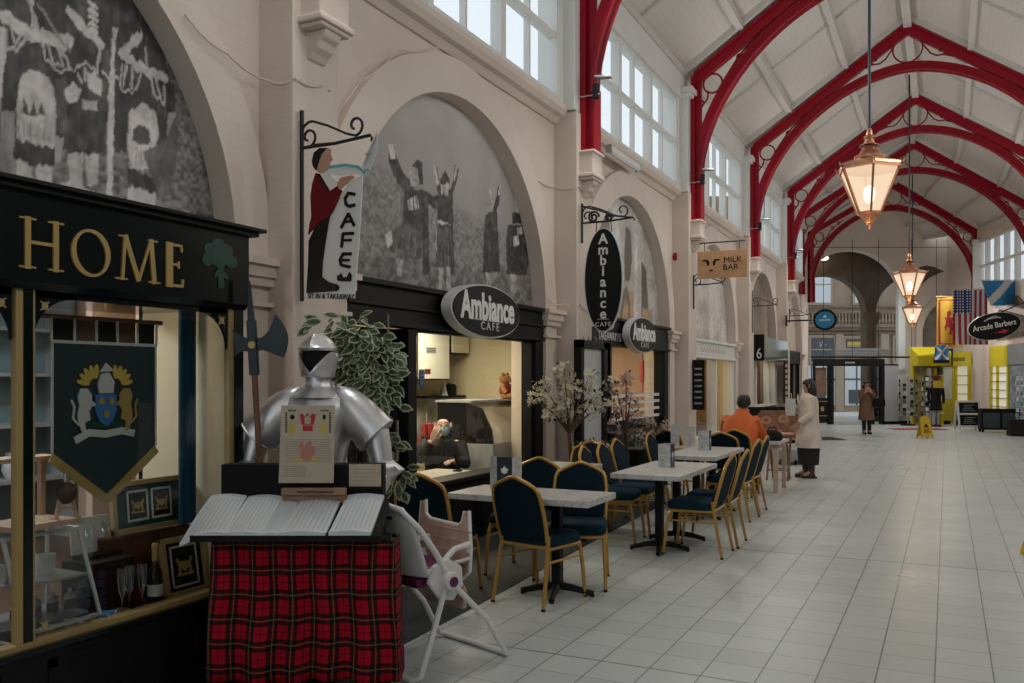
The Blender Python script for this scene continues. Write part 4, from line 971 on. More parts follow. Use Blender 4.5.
# marble topped counter just inside the window
t = thing('window_counter', 'pale counter running along the inside of the cafe window', 'counter', (-4.75, 7.45, 0))
MB().bx(-.22,.22,-.85,.75,.60,.64).build('top', mat('counter_top', (.55,.52,.45), .3), t, bevel=.005)
MB().bx(-.18,.18,-.83,.73,0,.60).build('base', M['cwall'], t)
t = thing('menu_stand', 'dark upright menu card on the cafe counter left of the masked man', 'menu', (-4.72, 7.16, .64)); b = MB(); frame(b, 0, -.10, .10, 0, .30, .012, .012); b.build('frame', M['signw'], t); MB().bx(.001,.006,-.09,.09,.012,.29).build('card', M['blackm'], t); MB().prism([(-.04,.11),(.05,.11),(.03,.17),(0,.20),(-.03,.16)], fX, .006,.009).build('emblem', M['signw'], t)
t = thing('card_reader', 'small dark payment terminal on a foot on the cafe counter', 'card reader', (-4.62, 8.05, .64)); MB().lathe([(.001,0),(.05,0),(.05,.012),(.008,.018),(.008,.09)],14).build('foot', M['blackm'], t, smooth=True); b = MB(); b.box((0,0,.13),(.03,.07,.10),ry=-.4); b.build('screen', M['blackm'], t)
t = thing('pepper_mill', 'tall dark pepper mill at the left edge of the cafe window', 'pepper mill', (-5.65, 8.35, .85)); MB().lathe([(.001,0),(.045,0),(.05,.05),(.03,.12),(.045,.17),(.02,.24),(.018,.5),(.001,.52)],14).build('body', M['brownwood'], t, smooth=True)
b = MB(); b.bx(-5.9,-5.5,7.9,8.5,0,.85); tag(b.build('side_unit', M['grey'], bevel=.01), 'low grey unit under the pepper mill inside the cafe', 'cupboard')
t = thing('crisp_rack', 'rack of red crisp packets behind the masked man', 'rack', (-5.68, 9.15, 0)); MB().tube([(0,0,0),(0,0,1.2)],.012,8).build('pole', M['steel'], t)
MB().lathe([(.001,0),(.16,0),(.16,.02),(.001,.02)],16).build('base', M['blackm'], t)
for k in range(6):
    b = MB(); b.box((.05*(k%2)-.02, -.10+.1*(k//2), .84+.16*(k%2)), (.05,.09,.15), rz=.2*k); b.build('packet', mat('packet_red', (.35,.04,.05), .35) if k == 0 else bpy.data.materials['packet_red'], t, bevel=.01)

# ---------------------------------------------------------------- second cafe front
C2 = thing('shopfront', 'narrower black cafe front with white striped window, behind the far chairs', 'shopfront', (-4.3, 12.6, 0))
Y0, Y1_ = ycs[3]-RI+.01, ycs[3]+RI-.01
b = MB(); b.bx(-4.38,-4.22,Y0,Y1_,2.12,2.45); b.bx(-4.38,-4.17,Y0,Y1_,2.44,2.48); b.bx(-4.38,-4.19,Y0,Y1_,2.08,2.12); cp(b, 'fascia', M['black'], C2, bevel=.006)
o = text('TAKEAWAY / SIT IN', .17, M['signw'], C2, (.088, -1.15, 2.20), RX, sx=.8, align='LEFT'); o.location = (.085, -1.45, 2.20)
b = MB(); b.prism(oval(11.55, 2.36, .22, .06, 20), fX, -4.22, -4.214); cp(b, 'small_oval', M['greyline'], C2)
for y, w in ((Y0+.06,.12),(11.66,.14),(Y1_-.10,.20)):
    b = MB(); b.bx(-4.42,-4.23,y-w/2,y+w/2,0,2.1); cp(b, 'post', M['black'], C2, bevel=.005)
b = MB(); b.bx(-4.42,-4.25,11.73,Y1_-.2,0,.80); cp(b, 'stall_riser', M['black'], C2)
b = MB(); b.bx(-4.44,-4.19,11.73,Y1_-.2,.80,.84); cp(b, 'window_sill', M['black'], C2)
b = MB(); b.poly([(-4.33,11.73,.84),(-4.33,Y1_-.2,.84),(-4.33,Y1_-.2,2.08),(-4.33,11.73,2.08)]); cp(b, 'window_pane', M['shopglass'], C2, fix=False)
for z in (1.00,1.12,1.235,1.34):
    b = MB(); b.bx(-4.328,-4.325,11.80,Y1_-.2,z,z+.045); cp(b, 'white_stripe', M['signw'], C2)
b = MB(); b.poly([(-4.329,11.74,.85),(-4.329,Y1_-.21,.85),(-4.329,Y1_-.21,1.0),(-4.329,11.74,1.0)]); cp(b, 'dark_film', M['blackm'], C2, fix=False)
b = MB(); frame(b, -4.36, Y0+.13, 11.58, .02, 2.06, .10, .05); cp(b, 'door', M['black'], C2)
b = MB(); b.poly([(-4.33,Y0+.2,.1),(-4.33,11.5,.1),(-4.33,11.5,2.0),(-4.33,Y0+.2,2.0)]); cp(b, 'door_pane', bpy.data.materials['dark_glass'], C2, fix=False)
b = MB(); b.prism(oval(12.75,1.02,.14,.055,20), fX, -4.324,-4.320); cp(b, 'round_sticker', mat('sticker_red', (.35,.02,.02), .5), C2)
b = MB(); b.bx(-4.320,-4.317,12.65,12.85,1.005,1.035); cp(b, 'sticker_bar', M['signw'], C2)
room('second_cafe', -6.8, -4.46, 10.7, 16.0, .0, 2.42, M['cwall'], M['grey'])
ambiance_oval('smaller oval sign reading Ambiance on the second cafe fascia', 12.66, 2.27, .66, .265, -4.17, -4.05, .34, 1.0, 0)
t = thing('red_pendant', 'red hanging ornament seen inside the second cafe', 'ornament', (-4.9, 15.2, 1.56)); MB().lathe([(.001,0),(.05,.02),(.06,.2),(.05,.38),(.001,.4)],12).build('body', mat('lantern_red', (.40,.04,.02), .5), t, smooth=True); MB().tube([(0,0,.4),(0,0,.85)],.005,6).build('cord', M['blackm'], t); MB().tube([(0,0,0),(0,0,-.35)],.012,6).build('tassel', bpy.data.materials['lantern_red'], t)
t = thing('inner_doorway', 'pale lit doorway at the back of the second cafe', 'doorway', (-6.75, 15.0, 0)); MB().bx(0,.03,-.45,.45,0,2.0).build('panel', M['board'], t); b = MB(); frame(b, 0, -.55, .55, 0, 2.1, .1, .06); b.build('frame', M['cupb'], t)
for k, (y, l) in enumerate(((12.4,'wooden cafe counter seen through the white striped window'),)):
    t = thing('serving_counter', l, 'counter', (-5.6, 13.6, 0)); MB().bx(-.3,.3,-1.2,1.2,0,.95).build('base', M['wood'], t); MB().bx(-.33,.35,-1.25,1.25,.95,1.0).build('top', M['pine'], t)
# framed menu case standing against the pilaster
t = thing('menu_case', 'tall black framed glazed menu case between the two cafe fronts', 'menu case', (-3.97, 10.12, 0))
b = MB(); frame(b, 0, -.44, .55, .62, 2.08, .10, .10); b.bx(.0,.10,.33,.55,.62,2.08); b.build('frame', M['black'], t, bevel=.006)
MB().bx(.01,.06,-.36,.36,.70,2.0).build('panel', mat('menu_pale', (.52,.56,.56), .3), t)
for y in (-.35,.45): MB().bx(.01,.08,y-.05,y+.05,0,.64).build('leg', M['black'], t)
b = MB()
for k in range(9): b.tube([(.05,-.40+.1*k,2.08),(.03+.04*(k%2),-.41+.1*k,2.13)], .004, 5)
b.build('bird_spikes', M['steel'], t)

# ---------------------------------------------------------------- white shop (milk bar) and shop 6
MI = thing('shopfront', 'white panelled shopfront with a yellow lit window behind the orange jacket', 'shopfront', (-4.3, 17.8, 0))
Y0, Y1_ = ycs[4]-RI+.01, ycs[4]+RI-.01
b = MB(); b.bx(-4.38,-4.21,Y0,Y1_,2.05,2.34); b.bx(-4.38,-4.16,Y0,Y1_,2.33,2.38); b.bx(-4.38,-4.17,Y0,Y1_,2.02,2.06); frame(b, -4.21, Y0+.1, Y1_-.1, 2.09, 2.30, .02, .012); cp(b, 'fascia', M['white'], MI, bevel=.006)
b = MB()
for k in range(9): stroke(b, [(16.6+.24*k,2.15),(16.68+.24*k,2.24),(16.76+.24*k,2.15)], .035, fX, -4.21, -4.203)
cp(b, 'relief_pattern', M['wall'], MI)
for y, w in ((Y0+.15,.3),(18.0,.10),(Y1_-.12,.24)):
    b = MB(); b.bx(-4.42,-4.23,y-w/2,y+w/2,0,2.05); cp(b, 'post', M['white'], MI, bevel=.005)
b = MB(); b.bx(-4.42,-4.25,Y0,Y1_,0,.5); cp(b, 'stall_riser', M['white'], MI)
b = MB(); b.poly([(-4.33,Y0+.3,.5),(-4.33,Y1_-.2,.5),(-4.33,Y1_-.2,2.02),(-4.33,Y0+.3,2.02)]); cp(b, 'window_pane', M['shopglass'], MI, fix=False)
room('milk_bar', -5.9, -4.46, 15.9, 20.4, .0, 2.36, mat('milk_wall', (.42,.26,.16), .7), M['brownwood'])
t = thing('lit_panel', 'bright yellow back lit shelving seen in the white shopfront window', 'lit shelving', (-5.3, 19.0, .5)); MB().bx(-.02,0,-1.0,.6,0,1.5).build('light_panel', emis('yellow_light', (.75,.60,.12), .75), t)
for z in (.3,.6,.9,1.2): MB().bx(0,.2,-1.0,.6,z,z+.02).build('shelf', M['white'], t)
for k in range(8):
    for z in (.32,.62,.92):
        if (k*3+int(z*10)) % 4: MB().lathe([(.001,0),(.05,0),(.05,.12),(.02,.17),(.02,.21)],8,c=(.1,-.9+.19*k,z)).build('bottle', M['silver'], t, smooth=True)
t = thing('menu_board', 'black menu board hanging edge on beside the white shopfront', 'menu board', (-4.05, 15.2, 1.08))
MB().bx(.06,.27,-.02,.02,0,.87).build('board', M['blackm'], t, bevel=.004); MB().bx(0,.07,-.01,.01,.75,.79).build('bracket', M['iron'], t)
for k in range(7): MB().bx(.10,.23,-.023,-.02,.10+.1*k,.13+.1*k).build('writing', M['grey'], t)
S6 = thing('shopfront', 'shopfront with a dark boxed fascia numbered 6', 'shopfront', (-4.2, 23.0, 0))
M['glossfas'] = mat('fascia_gloss', (.05,.055,.035), .08, spec=.8)
Y0, Y1_ = 21.35, 25.0
b = MB(); b.bx(-4.34,-3.91,Y0,Y1_,2.08,2.64); cp(b, 'fascia', M['glossfas'], S6)
b = MB(); b.bx(-4.36,-3.88,Y0-.05,Y0,2.06,2.68); cp(b, 'fascia_end', M['blackm'], S6)
text('6', .36, M['signw'], S6, (.205, Y0-.053-23.0, 2.22), RY, 'number', sx=.75)
for y, w in ((Y0+.05,.12),(22.2,.10),(23.9,.10),(Y1_-.1,.2)):
    b = MB(); b.bx(-4.36,-4.22,y-w/2,y+w/2,0,2.08); cp(b, 'post', M['white'], S6)
b = MB(); b.bx(-4.36,-4.22,Y0,Y1_,0,.92); cp(b, 'stall_riser', M['brownwood'], S6)
b = MB(); b.bx(-4.38,-4.18,Y0,Y1_,.92,.97); cp(b, 'window_sill', M['white'], S6)
b = MB(); b.poly([(-4.29,Y0,.97),(-4.29,Y1_,.97),(-4.29,Y1_,2.08),(-4.29,Y0,2.08)]); cp(b, 'window_pane', M['shopglass'], S6, fix=False)
room('shop_six', -5.6, -4.46, 21.0, 25.4, .0, 2.5, M['pinkwall'], M['brownwood'])
for k in range(2):
    t = thing('shop_shelves', ['white shelves of goods in the left window of shop 6','yellow topped shelves of goods in the right window of shop 6'][k], 'shelving', (-4.85, 21.9+1.9*k, .0))
    for z in (1.0,1.3,1.6,1.9): MB().bx(-.15,.15,-.6,.6,z,z+.02).build('shelf', M['white'], t)
    for y in (-.6,.6): MB().bx(-.15,.15,y-.02,y+.02,0,2.1).build('upright', M['white'], t)
    for j in range(10):
        MB().bx(-.08,.08,-.55+.22*(j%5),-.55+.22*(j%5)+.15,1.32-.3*(j//5),1.50-.3*(j//5)).build('carton', [M['yel'],M['brownwood'],M['silver'],M['wood']][j%4], t)
    if k: MB().bx(-.2,-.15,-.7,.7,1.0,2.1).build('back_panel', emis('shop_yellow', (.7,.55,.2), .5), t)
t = thing('striped_banner', 'narrow dark vertical banner with pale lettering by shop 6', 'banner', (-4.0, 25.15, .95)); MB().bx(0,.03,-.35,.25,0,1.15).build('board', M['blackm'], t)
for k in range(7): MB().bx(.03,.034,-.25,.15,.1+.15*k,.19+.15*k).build('mark', M['pine'], t)

# ================================================================== HANGING SIGNS AND BRACKETS
def bracket(label, x0, y, z, L=.62, plate=(-.55,.22), heavy=False, scroll=1.0):
    """wrought iron wall bracket standing out from the wall towards +X"""
    t = thing('sign_bracket', label, 'sign bracket', (x0, y, z), 0, 'wrought iron sign brackets')
    MB().bx(0,.022,-.012,.012,plate[0],plate[1]).build('back_bar', M['iron'], t, bevel=.003)
    r = .011
    MB().tube([(0,0,0),(L*.25,0,.004),(L*.5,0,.0),(L,0,.02),(L+.015,0,.0),(L+.005,0,-.02)], [r,r*1.3,r,r,r*.8,r*.6], 8).build('arm', M['iron'], t, smooth=True)
    b = MB(); f = lambda pts: [(a*scroll, 0, c*scroll) for a, c in pts]
    b.tube(f(spiral(.075,.075,.075,.025,-.5*pi,1.4*pi,20)), r*.85, 6)
    b.tube(f([(.01,.08)] + [(.10-.09*cos(a),.10+.09*sin(a)) for a in (.3,.8,1.3,1.7)] + [(.25,.14),(.42,.06),(.50,.035)]), r*.85, 6)
    b.tube(f(spiral(.50,.11,.075,.025,-.5*pi,1.4*pi,20)), r*.85, 6)
    if heavy:
        b.tube(f(spiral(.15,.06,.07,.015,0,3.4*pi,24)), r*1.3, 6); b.tube(f(spiral(.34,.04,.05,.012,0,3.2*pi,24)), r*1.3, 6)
        b.tube(f([(0,.2),(.2,.14),(.4,.06),(.62,.02)]), r*1.2, 6)
    b.build('scrollwork', M['iron'], t, smooth=True)
    return t
bracket('black scrolled bracket on the pilaster above the waiter sign', -3.98, 4.775, 3.19, .58, (-1.05,.26), scroll=.92)
bracket('heavy scrolled bracket carrying the tall oval sign', -3.98, 9.95, 3.50, .66, (-.24,.24), True, 1.05)
bracket('scrolled bracket under the wooden milk bar sign', -3.98, 15.2, 3.26, .50, (-.42,.17))
bracket('bare scrolled bracket high on the pilaster left of shop 6', -3.98, 20.42, 3.28, .55, (-.6,.36))
bracket('bare bracket on the pilaster nearest the round blue sign', -3.98, 25.62, 3.40, .55, (-.2,.2))
# waiter sign: flat painted board, drawn in (x,z)
WX = lambda px: -3.955 + (px-306)*.00845
WZ = lambda py: 2.185 + (291-py)*.00675
def za(*p_): return [(WX(270+.1757*x), WZ(80+.1757*y)) for x, y in p_]
def zb_(*p_): return [(WX(290+.1757*x), WZ(190+.1757*y)) for x, y in p_]
t = thing('waiter_sign', 'painted cutout sign of a waiter in red jacket with CAFE in black letters', 'sign', (-3.72, 4.775, 2.13))
def wp(name, m_, lo, hi, *polys, st=()):
    b = MB()
    for q in polys: b.prism(q, fY, lo, hi)
    for q, w in st: stroke(b, q, w, fY, lo, hi)
    for i in range(len(b.v)): b.v[i] = (b.v[i][0]+3.75, b.v[i][1]-4.90, b.v[i][2]-2.13)
    return b.build(name, m_, t)
wp('board', M['signw'], 4.895, 4.905, zb_((95,572),(110,300),(170,150),(240,100),(330,-40),(405,-75),(385,300),(360,612)))
wp('trousers', M['black'], 4.885, 4.8945, zb_((165,155),(230,118),(215,200),(195,330),(185,400),(182,480),(220,512),(268,528),(280,545),(270,566),(95,568),(98,510),(105,400),(108,268)))
wp('jacket', mat('waiter_red', (.13,.003,.008), .6, spec=.2), 4.880, 4.890, za((265,512),(245,570),(235,640),(240,760),(230,800),(222,860),(280,800),(340,770),(360,740),(412,632),(390,598),(345,625),(320,575),(290,530)))
wp('shirt', M['signw'], 4.879, 4.889, za((292,520),(330,512),(392,580),(388,600),(350,622),(318,572)))
wp('lapel', M['black'], 4.877, 4.880, za((266,512),(292,520),(345,620),(335,628),(300,560)))
wp('face', mat('painted_skin', (.46,.27,.18), .6), 4.878, 4.892, za((298,410),(335,378),(350,388),(350,420),(360,445),(346,455),(346,478),(325,502),(298,520),(272,505),(280,470),(290,440)))
wp('hair', M['black'], 4.877, 4.893, za((245,440),(255,395),(290,372),(332,378),(302,410),(290,440),(280,470),(265,495),(250,470)))
wp('hand', bpy.data.materials['painted_skin'], 4.872, 4.880, za((388,590),(410,558),(470,552),(486,562),(440,598),(405,625)))
wp('tray', M['signw'], 4.868, 4.874, za((325,525),(345,500),(440,488),(520,515),(556,560),(480,548),(400,545)))
wp('tray_rim', mat('tray_cyan', (.10,.42,.46), .4), 4.864, 4.868, st=[(za((350,492),(440,492),(510,512),(548,552)), .018)])
wp('napkin', mat('perspex', (.60,.61,.61), .25), 4.893, 4.899, za((600,318),(597,430),(560,530),(515,510),(545,430)))
wp('napkin_lines', M['grey'], 4.889, 4.893, st=[(za((595,350),(560,430),(535,500)), .006), (za((570,440),(540,440),(555,470)), .006)])
LW = .021
wp('lettering', M['black'], 4.888, 4.8945, st=[
    (zb_((365,30),(330,20),(312,45),(316,80),(335,95),(365,90)), LW), (zb_((290,210),(330,135),(362,205)), LW), (zb_((305,180),(350,178)), LW*.8),
    (zb_((358,248),(300,245),(292,320)), LW), (zb_((295,282),(345,284)), LW*.8), (zb_((345,362),(300,358),(284,390),(290,420),(340,435)), LW), (zb_((285,392),(335,396)), LW*.8)])
wp('cup_emblem', M['black'], 4.888, 4.8945, zb_((268,475),(280,478),(290,465),(300,490),(322,490),(335,462),(348,480),(345,515),(290,512),(268,505)))
wp('footer', M['signw'], 4.884, 4.894, zb_((95,570),(358,586),(358,612),(95,602)))
text('SIT IN & TAKEAWAY', .050, M['blackm'], t, (.012, -.020, .030), (pi/2, .06, 0), 'small_lettering', sx=.85)
# tall oval hanging sign
t = thing('hanging_oval_sign', 'tall black oval sign with Ambiance lettered downwards, hung from a bracket', 'sign', (-3.69, 9.95, 2.80))
MB().prism(oval(0,0,.245,.625,44), fY, -.02, .02).build('rim', M['greyline'], t, smooth=True)
MB().prism(oval(0,0,.233,.612,44), fY, -.024, .024).build('face', M['black'], t)
for k, ch in enumerate('Ambiance'):
    text(ch, .170, M['signw'], t, (0, -.026, .485-.128*k), RY, 'letter', sx=1, bold=.004)
MB().bx(-.07,.07,-.027,-.024,-.475,-.469).build('rule', M['greyline'], t)
text('CAFE', .075, M['signw'], t, (0, -.026, -.535), RY, 'small_lettering', space=1.25)
for x in (-.1,.1): MB().tube([(x,0,.55),(x*.9,0,.70)], .006, 6).build('hook', M['iron'], t)
# milk bar sign
t = thing('milk_bar_sign', 'wooden board sign reading MILK BAR with a cow emblem', 'sign', (-3.48, 15.2, 3.36))
MB().bx(-.42,.43,-.02,.02,0,.47).build('board', mat('sign_oak', (.50,.27,.13), .55, var=.15, scale=6), t, bevel=.004)
text('MILK', .135, M['blackm'], t, (.19, -.023, .30), RY, sx=1.08)
text('BAR', .135, M['blackm'], t, (.155, -.023, .175), RY, sx=1.08)
b = MB()
for s in (-1,1): b.prism([(-.18+s*.03,.29),(-.18+s*.07,.33),(-.18+s*.15,.325),(-.18+s*.16,.305),(-.18+s*.085,.295),(-.18+s*.065,.22),(-.18+s*.035,.22)], fY, -.024, -.020)
b.prism(oval(-.18,.135,.035,.018,10), fY, -.024,-.020); b.build('emblem', M['blackm'], t)
for x in (-.3,.3): MB().tube([(x,0,.47),(x,0,.62)], .006, 6).build('hook', M['iron'], t)
MB().tube([(-.52,0,.62),(.40,0,.62)], .012, 8).build('hanging_bar', M['iron'], t)
# round blue sign
t = thing('round_sign', 'round blue illuminated sign with dark rim on the left wall', 'sign', (-2.98, 25.3, 3.24))
MB().prism(oval(0,0,.31,.29,32), fY, -.05, .05).build('rim', M['black'], t, smooth=True)
MB().prism(oval(0,0,.245,.225,32), fY, -.056, .056).build('face', mat('round_blue', (.01,.13,.25), .4, emit=(.01,.16,.30), es=.15), t)
b = MB(); b.prism([(-.05,.06),(.05,.06),(.03,.11),(0,.13),(-.03,.11)], fY, -.06,-.056)
for k in range(6): b.bx(-.14+.048*k,-.11+.048*k,-.06,-.056,-.03,.015)
b.build('emblem', M['signw'], t)
b = MB(); b.bx(-1.02,-.34,-.012,.012,-.02,.02); b.bx(-1.04,-1.0,-.05,.05,-.15,.15); b.build('arm', M['iron'], t)
# small fittings on the wall
t = thing('fire_bell', 'red fire alarm bell on the wall right of the tall oval sign', 'alarm bell', (-4.28, 15.05, 3.75)); MB().prism(oval(0,0,.085,.085,20), fX, 0, .07).build('gong', M['red'], t, bevel=.012); MB().prism(oval(0,0,.03,.03,10), fX, .07, .085).build('cap', M['red'], t)
t = thing('batten_light', 'white strip light fixed below the clerestory sill', 'strip light', (-4.08, 11.8, 4.72)); MB().bx(-.03,.05,-.62,.62,-.05,.03).build('body', M['white'], t, bevel=.008); MB().tube([(.03,-.58,-.06),(.03,.58,-.06)], .013, 8).build('tube', M['white'], t)
for y in (-.63,.63): MB().bx(-.03,.05,y-.02,y+.02,-.06,.04).build('end_cap', M['grey'], t)
for k, yy in enumerate(POST[3:]):
    t = thing('floodlight', ['small floodlight on the nearest red post','small floodlight on the second red post','small floodlight on the third red post','small floodlight on the fourth red post'][k], 'floodlight', (-3.80, yy-.16, 5.10), 0, 'floodlights on the red posts')
    MB().bx(-.02,.05,-.04,.02,-.12,.06).build('body', M['black'], t, bevel=.006)
    b = MB(); b.box((.12,-.03,.12), (.20,.10,.03), ry=.1); b.build('head', M['grey'], t, bevel=.008)
    MB().tube([(.02,0,.05),(.06,-.02,.11)], .01, 6).build('arm', M['grey'], t)
    MB().tube([(-.28,.0,-.06),(-.15,-.02,-.075),(.07,-.02,-.07)], .008, 6).build('clip_band', M['steel'], t)
# loose cables along the wall
def cable(label, pts, r=.007):
    P = [Vector(p_) for p_ in pts]; out = []
    for i in range(len(P)-1):
        for k in range(6):
            q = P[i].lerp(P[i+1], k/6); q.z -= .03*sin(pi*k/6); out.append(q)
    out.append(P[-1])
    tag(MB().tube(out, r, 6).build('wall_cable', M['wall'] if r > .006 else M['grey'], smooth=True), label, 'cable', 'cables along the wall')
cable('cable sagging from the gift shop arch towards the pilaster', [(-4.19,3.95,3.84),(-4.19,4.3,3.72),(-4.19,4.70,3.66),(-3.985,4.73,3.66),(-3.985,5.02,3.70)])
cable('cable running from the pilaster over the cafe arch', [(-3.985,5.1,3.69),(-4.29,5.3,3.62),(-4.29,5.45,3.60),(-4.19,5.75,3.98),(-4.19,6.3,4.42),(-4.19,7.0,4.68)])
cable('cable between the two cafe fronts at capital height', [(-4.19,9.42,2.55),(-4.17,9.84,2.52),(-3.98,9.90,2.52),(-3.98,10.3,2.45)])
cable('pair of thin cables crossing the pilaster left of the tall oval sign', [(-4.28,9.2,3.95),(-4.28,9.8,3.93),(-3.985,9.88,3.93),(-3.985,10.35,3.9),(-4.28,10.6,3.86)], .006)

t = thing('shopfront', 'dark panelled shopfront in the last bay before the round blue sign', 'shopfront', (-4.372, 27.8, 0))
MB().bx(0,.12,-1.85,1.85,2.1,2.5).build('fascia', M['black'], t, bevel=.01); MB().bx(0,.06,-1.85,1.85,0,.6).build('stall_riser', M['brownwood'], t)
for y in (-1.8,-.6,.6,1.8): MB().bx(0,.09,y-.06,y+.06,0,2.1).build('post', M['black'], t)
for y in (-1.2,0,1.2): MB().bx(0,.02,y-.54,y+.54,.6,2.1).build('pane', bpy.data.materials['window_dark_shop'] if 'window_dark_shop' in bpy.data.materials else mat('window_dark_shop', (.06,.06,.055), .15), t)
# last shop of the straight run
# ================================================================== CAFE CHAIRS AND TABLES
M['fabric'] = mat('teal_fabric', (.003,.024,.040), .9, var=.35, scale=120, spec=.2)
M['fabric_shade'] = mat('teal_fabric_shaded', (.002,.0135,.023), .9, var=.35, scale=120, spec=.2)  # same teal fabric, darkened to carry the shade on the backrests
M['gtube'] = mat('gold_tube', (.47,.265,.055), .36, .3)
M['rubber'] = mat('rubber', (.01,.01,.01), .8)
def marble():
    m, nt, p = nodes('marble_laminate')
    tc = nt.nodes.new('ShaderNodeTexCoord')
    n1 = nt.nodes.new('ShaderNodeTexNoise'); n1.inputs['Scale'].default_value = 5; n1.inputs['Detail'].default_value = 9; n1.inputs['Distortion'].default_value = 1.6
    nt.links.new(tc.outputs['Object'], n1.inputs['Vector'])
    cr = nt.nodes.new('ShaderNodeValToRGB')
    e = cr.color_ramp.elements; e[0].position = .40; e[0].color = (.56,.55,.53,1); e[1].position = .60; e[1].color = (.56,.55,.53,1)
    for p_, c in ((.47,(.53,.52,.50,1)),(.50,(.33,.32,.31,1)),(.53,(.52,.51,.49,1))):
        k = e.new(p_); k.color = c
    nt.links.new(n1.outputs['Fac'], cr.inputs['Fac']); nt.links.new(cr.outputs['Color'], p.inputs['Base Color'])
    p.inputs['Roughness'].default_value = .28
    return m
M['marble'] = marble()
def rpoly(w, d, r, n=5):
    o = []
    for cx, cy, a in ((w/2-r,d/2-r,0),(-w/2+r,d/2-r,pi/2),(-w/2+r,-d/2+r,pi),(w/2-r,-d/2+r,1.5*pi)):
        o += arc(cx, cy, r, a, a+pi/2, n)
    return o
def make_chair():
    """banquet chair, facing +Y, origin on the floor under the seat"""
    t = thing('banquet_chair', '', 'chair', (0,0,0), 0, 'gold framed cafe chairs')
    b = MB(); R_ = []
    for z, k in ((.415,.90),(.42,.98),(.45,1.0),(.475,.985),(.492,.90),(.497,.6)):
        R_.append([(x*k, y*k+.01, z) for x, y in rpoly(.41,.43,.07)])
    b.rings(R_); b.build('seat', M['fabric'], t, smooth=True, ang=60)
    r = .0145
    lean = lambda z: -.195 - .13*(z-.44)/.48
    half = lambda z: .185 + .012*sin(pi*min(1,max(0,(z-.44)/.36)))
    prof = [(half(z), z) for z in (.46,.54,.62,.70,.78)] + [(.184,.80),(.168,.835),(.125,.862),(.06,.892),(.02,.908),(0,.911)]
    full = prof + [(-x, z) for x, z in prof[-2::-1]]
    b = MB(); b.tube([(x, lean(z), z) for x, z in full], r, 8); b.build('back_frame', M['gtube'], t, smooth=True)
    b = MB(); fr = []; bk = []
    for x, z in full:
        k = .93
        zc = .66; x2, z2 = x*k, zc+(z-zc)*.945
        fr.append((x2, lean(z2)+.022, z2)); bk.append((x2, lean(z2)-.014, z2))
    n = len(fr); ctr = [(p_[0]*.8, p_[1]+.012, .66+(p_[2]-.66)*.8) for p_ in fr]
    b.add(ctr + fr + bk, [tuple(range(n))] + [(i, n+i, n+(i+1)%n, (i+1)%n) for i in range(n)] + [(n+i, 2*n+i, 2*n+(i+1)%n, n+(i+1)%n) for i in range(n)] + [tuple(range(3*n-1, 2*n-1, -1))])
    b.build('backrest', M['fabric_shade'], t, smooth=True, ang=50)
    for s in (-1, 1):
        b = MB(); b.tube([(s*.186,-.185,.50),(s*.188,-.195,.43),(s*.196,-.225,.25),(s*.205,-.27,0.012)], [r,r,r,r*.9], 8); o = b.build('leg', M['gtube'], t, smooth=True)
        MB().lathe([(.014,0),(.0145,.018),(.001,.02)], 8, c=(s*.205,-.271,0)).build('foot', M['rubber'], o)
        b = MB(); b.tube([(s*.186,.06,.405),(s*.187,.15,.405),(s*.188,.185,.39),(s*.190,.205,.35),(s*.196,.225,.2),(s*.20,.245,.012)], [r,r,r,r,r,r*.9], 8); o = b.build('leg', M['gtube'], t, smooth=True)
        MB().lathe([(.014,0),(.0145,.018),(.001,.02)], 8, c=(s*.20,.246,0)).build('foot', M['rubber'], o)
        b = MB(); b.tube([(s*.193,-.215,.315),(s*.192,.208,.315)], .009, 8); b.build('stretcher', M['gtube'], t, smooth=True)
    b = MB(); b.tube([(s_*.186, y, .408) for s_, y in ((-1,.19),(-1,-.19))], r, 8); b.tube([(.186,.19,.408),(.186,-.19,.408)], r, 8)
    b.tube([(-.18,.2,.40),(.18,.2,.40)], r, 8); b.tube([(-.186,-.195,.42),(.186,-.195,.42)], r, 8)
    b.build('seat_rail', M['gtube'], t, smooth=True)
    return t
ch0 = make_chair(); ch0.scale = (1.09,1.04,1.01); cu = []
W_, S_, E_, N_ = pi/2, pi, -pi/2, 0      # facing -X, -Y, +X, +Y
for x, y, rz, l in (
    (-2.66, 5.86, N_-.20, 'chair in front of the nearest table, its dark back turned to the camera'),
    (-2.60, 6.44, S_+.33, 'chair behind the right end of the nearest table, facing the camera'),
    (-3.40, 5.66, N_+.05, 'chair on the dark matting directly behind the white high chair'),
    (-3.16, 6.60, S_, 'chair behind the black menu holder at the nearest table'),
    (-3.50, 8.71, S_, 'chair whose gold arch peeks up by the planter under the white blossom'),
    (-2.98, 8.35, E_+.10, 'wall side chair closest to the camera at the second table'),
    (-2.98, 8.86, E_+.06, 'next wall side chair along from it at the second table'),
    (-3.05, 9.5, E_, 'wall side chair beside the third table, below the white striped window'),
    (-3.05, 10.75, E_, 'further wall side chair beside the third table, near the white leaflets'),
    (-2.08, 8.08, W_, 'aisle side chair nearest the camera at the second table'),
    (-2.07, 8.66, W_+.03, 'second aisle side chair at the second table, just behind the nearest'),
    (-2.26, 10.28, W_-.03, 'aisle side chair nearest the camera at the third table'),
    (-2.28, 10.9, W_, 'aisle side chair further along at the third table'),
    (-2.62, 11.75, N_, 'empty chair with its back to the camera in front of the orange jacket'),
    (-2.60, 12.42, N_, 'chair the man in the orange jacket sits on'),
    (-3.35, 11.98, N_-.2, 'chair with dark back by the wall left of the menu holder on the third table')):
    place(ch0, cu, (x, y, .006 if x < -2.95 and y < 11 else 0), rz, l)
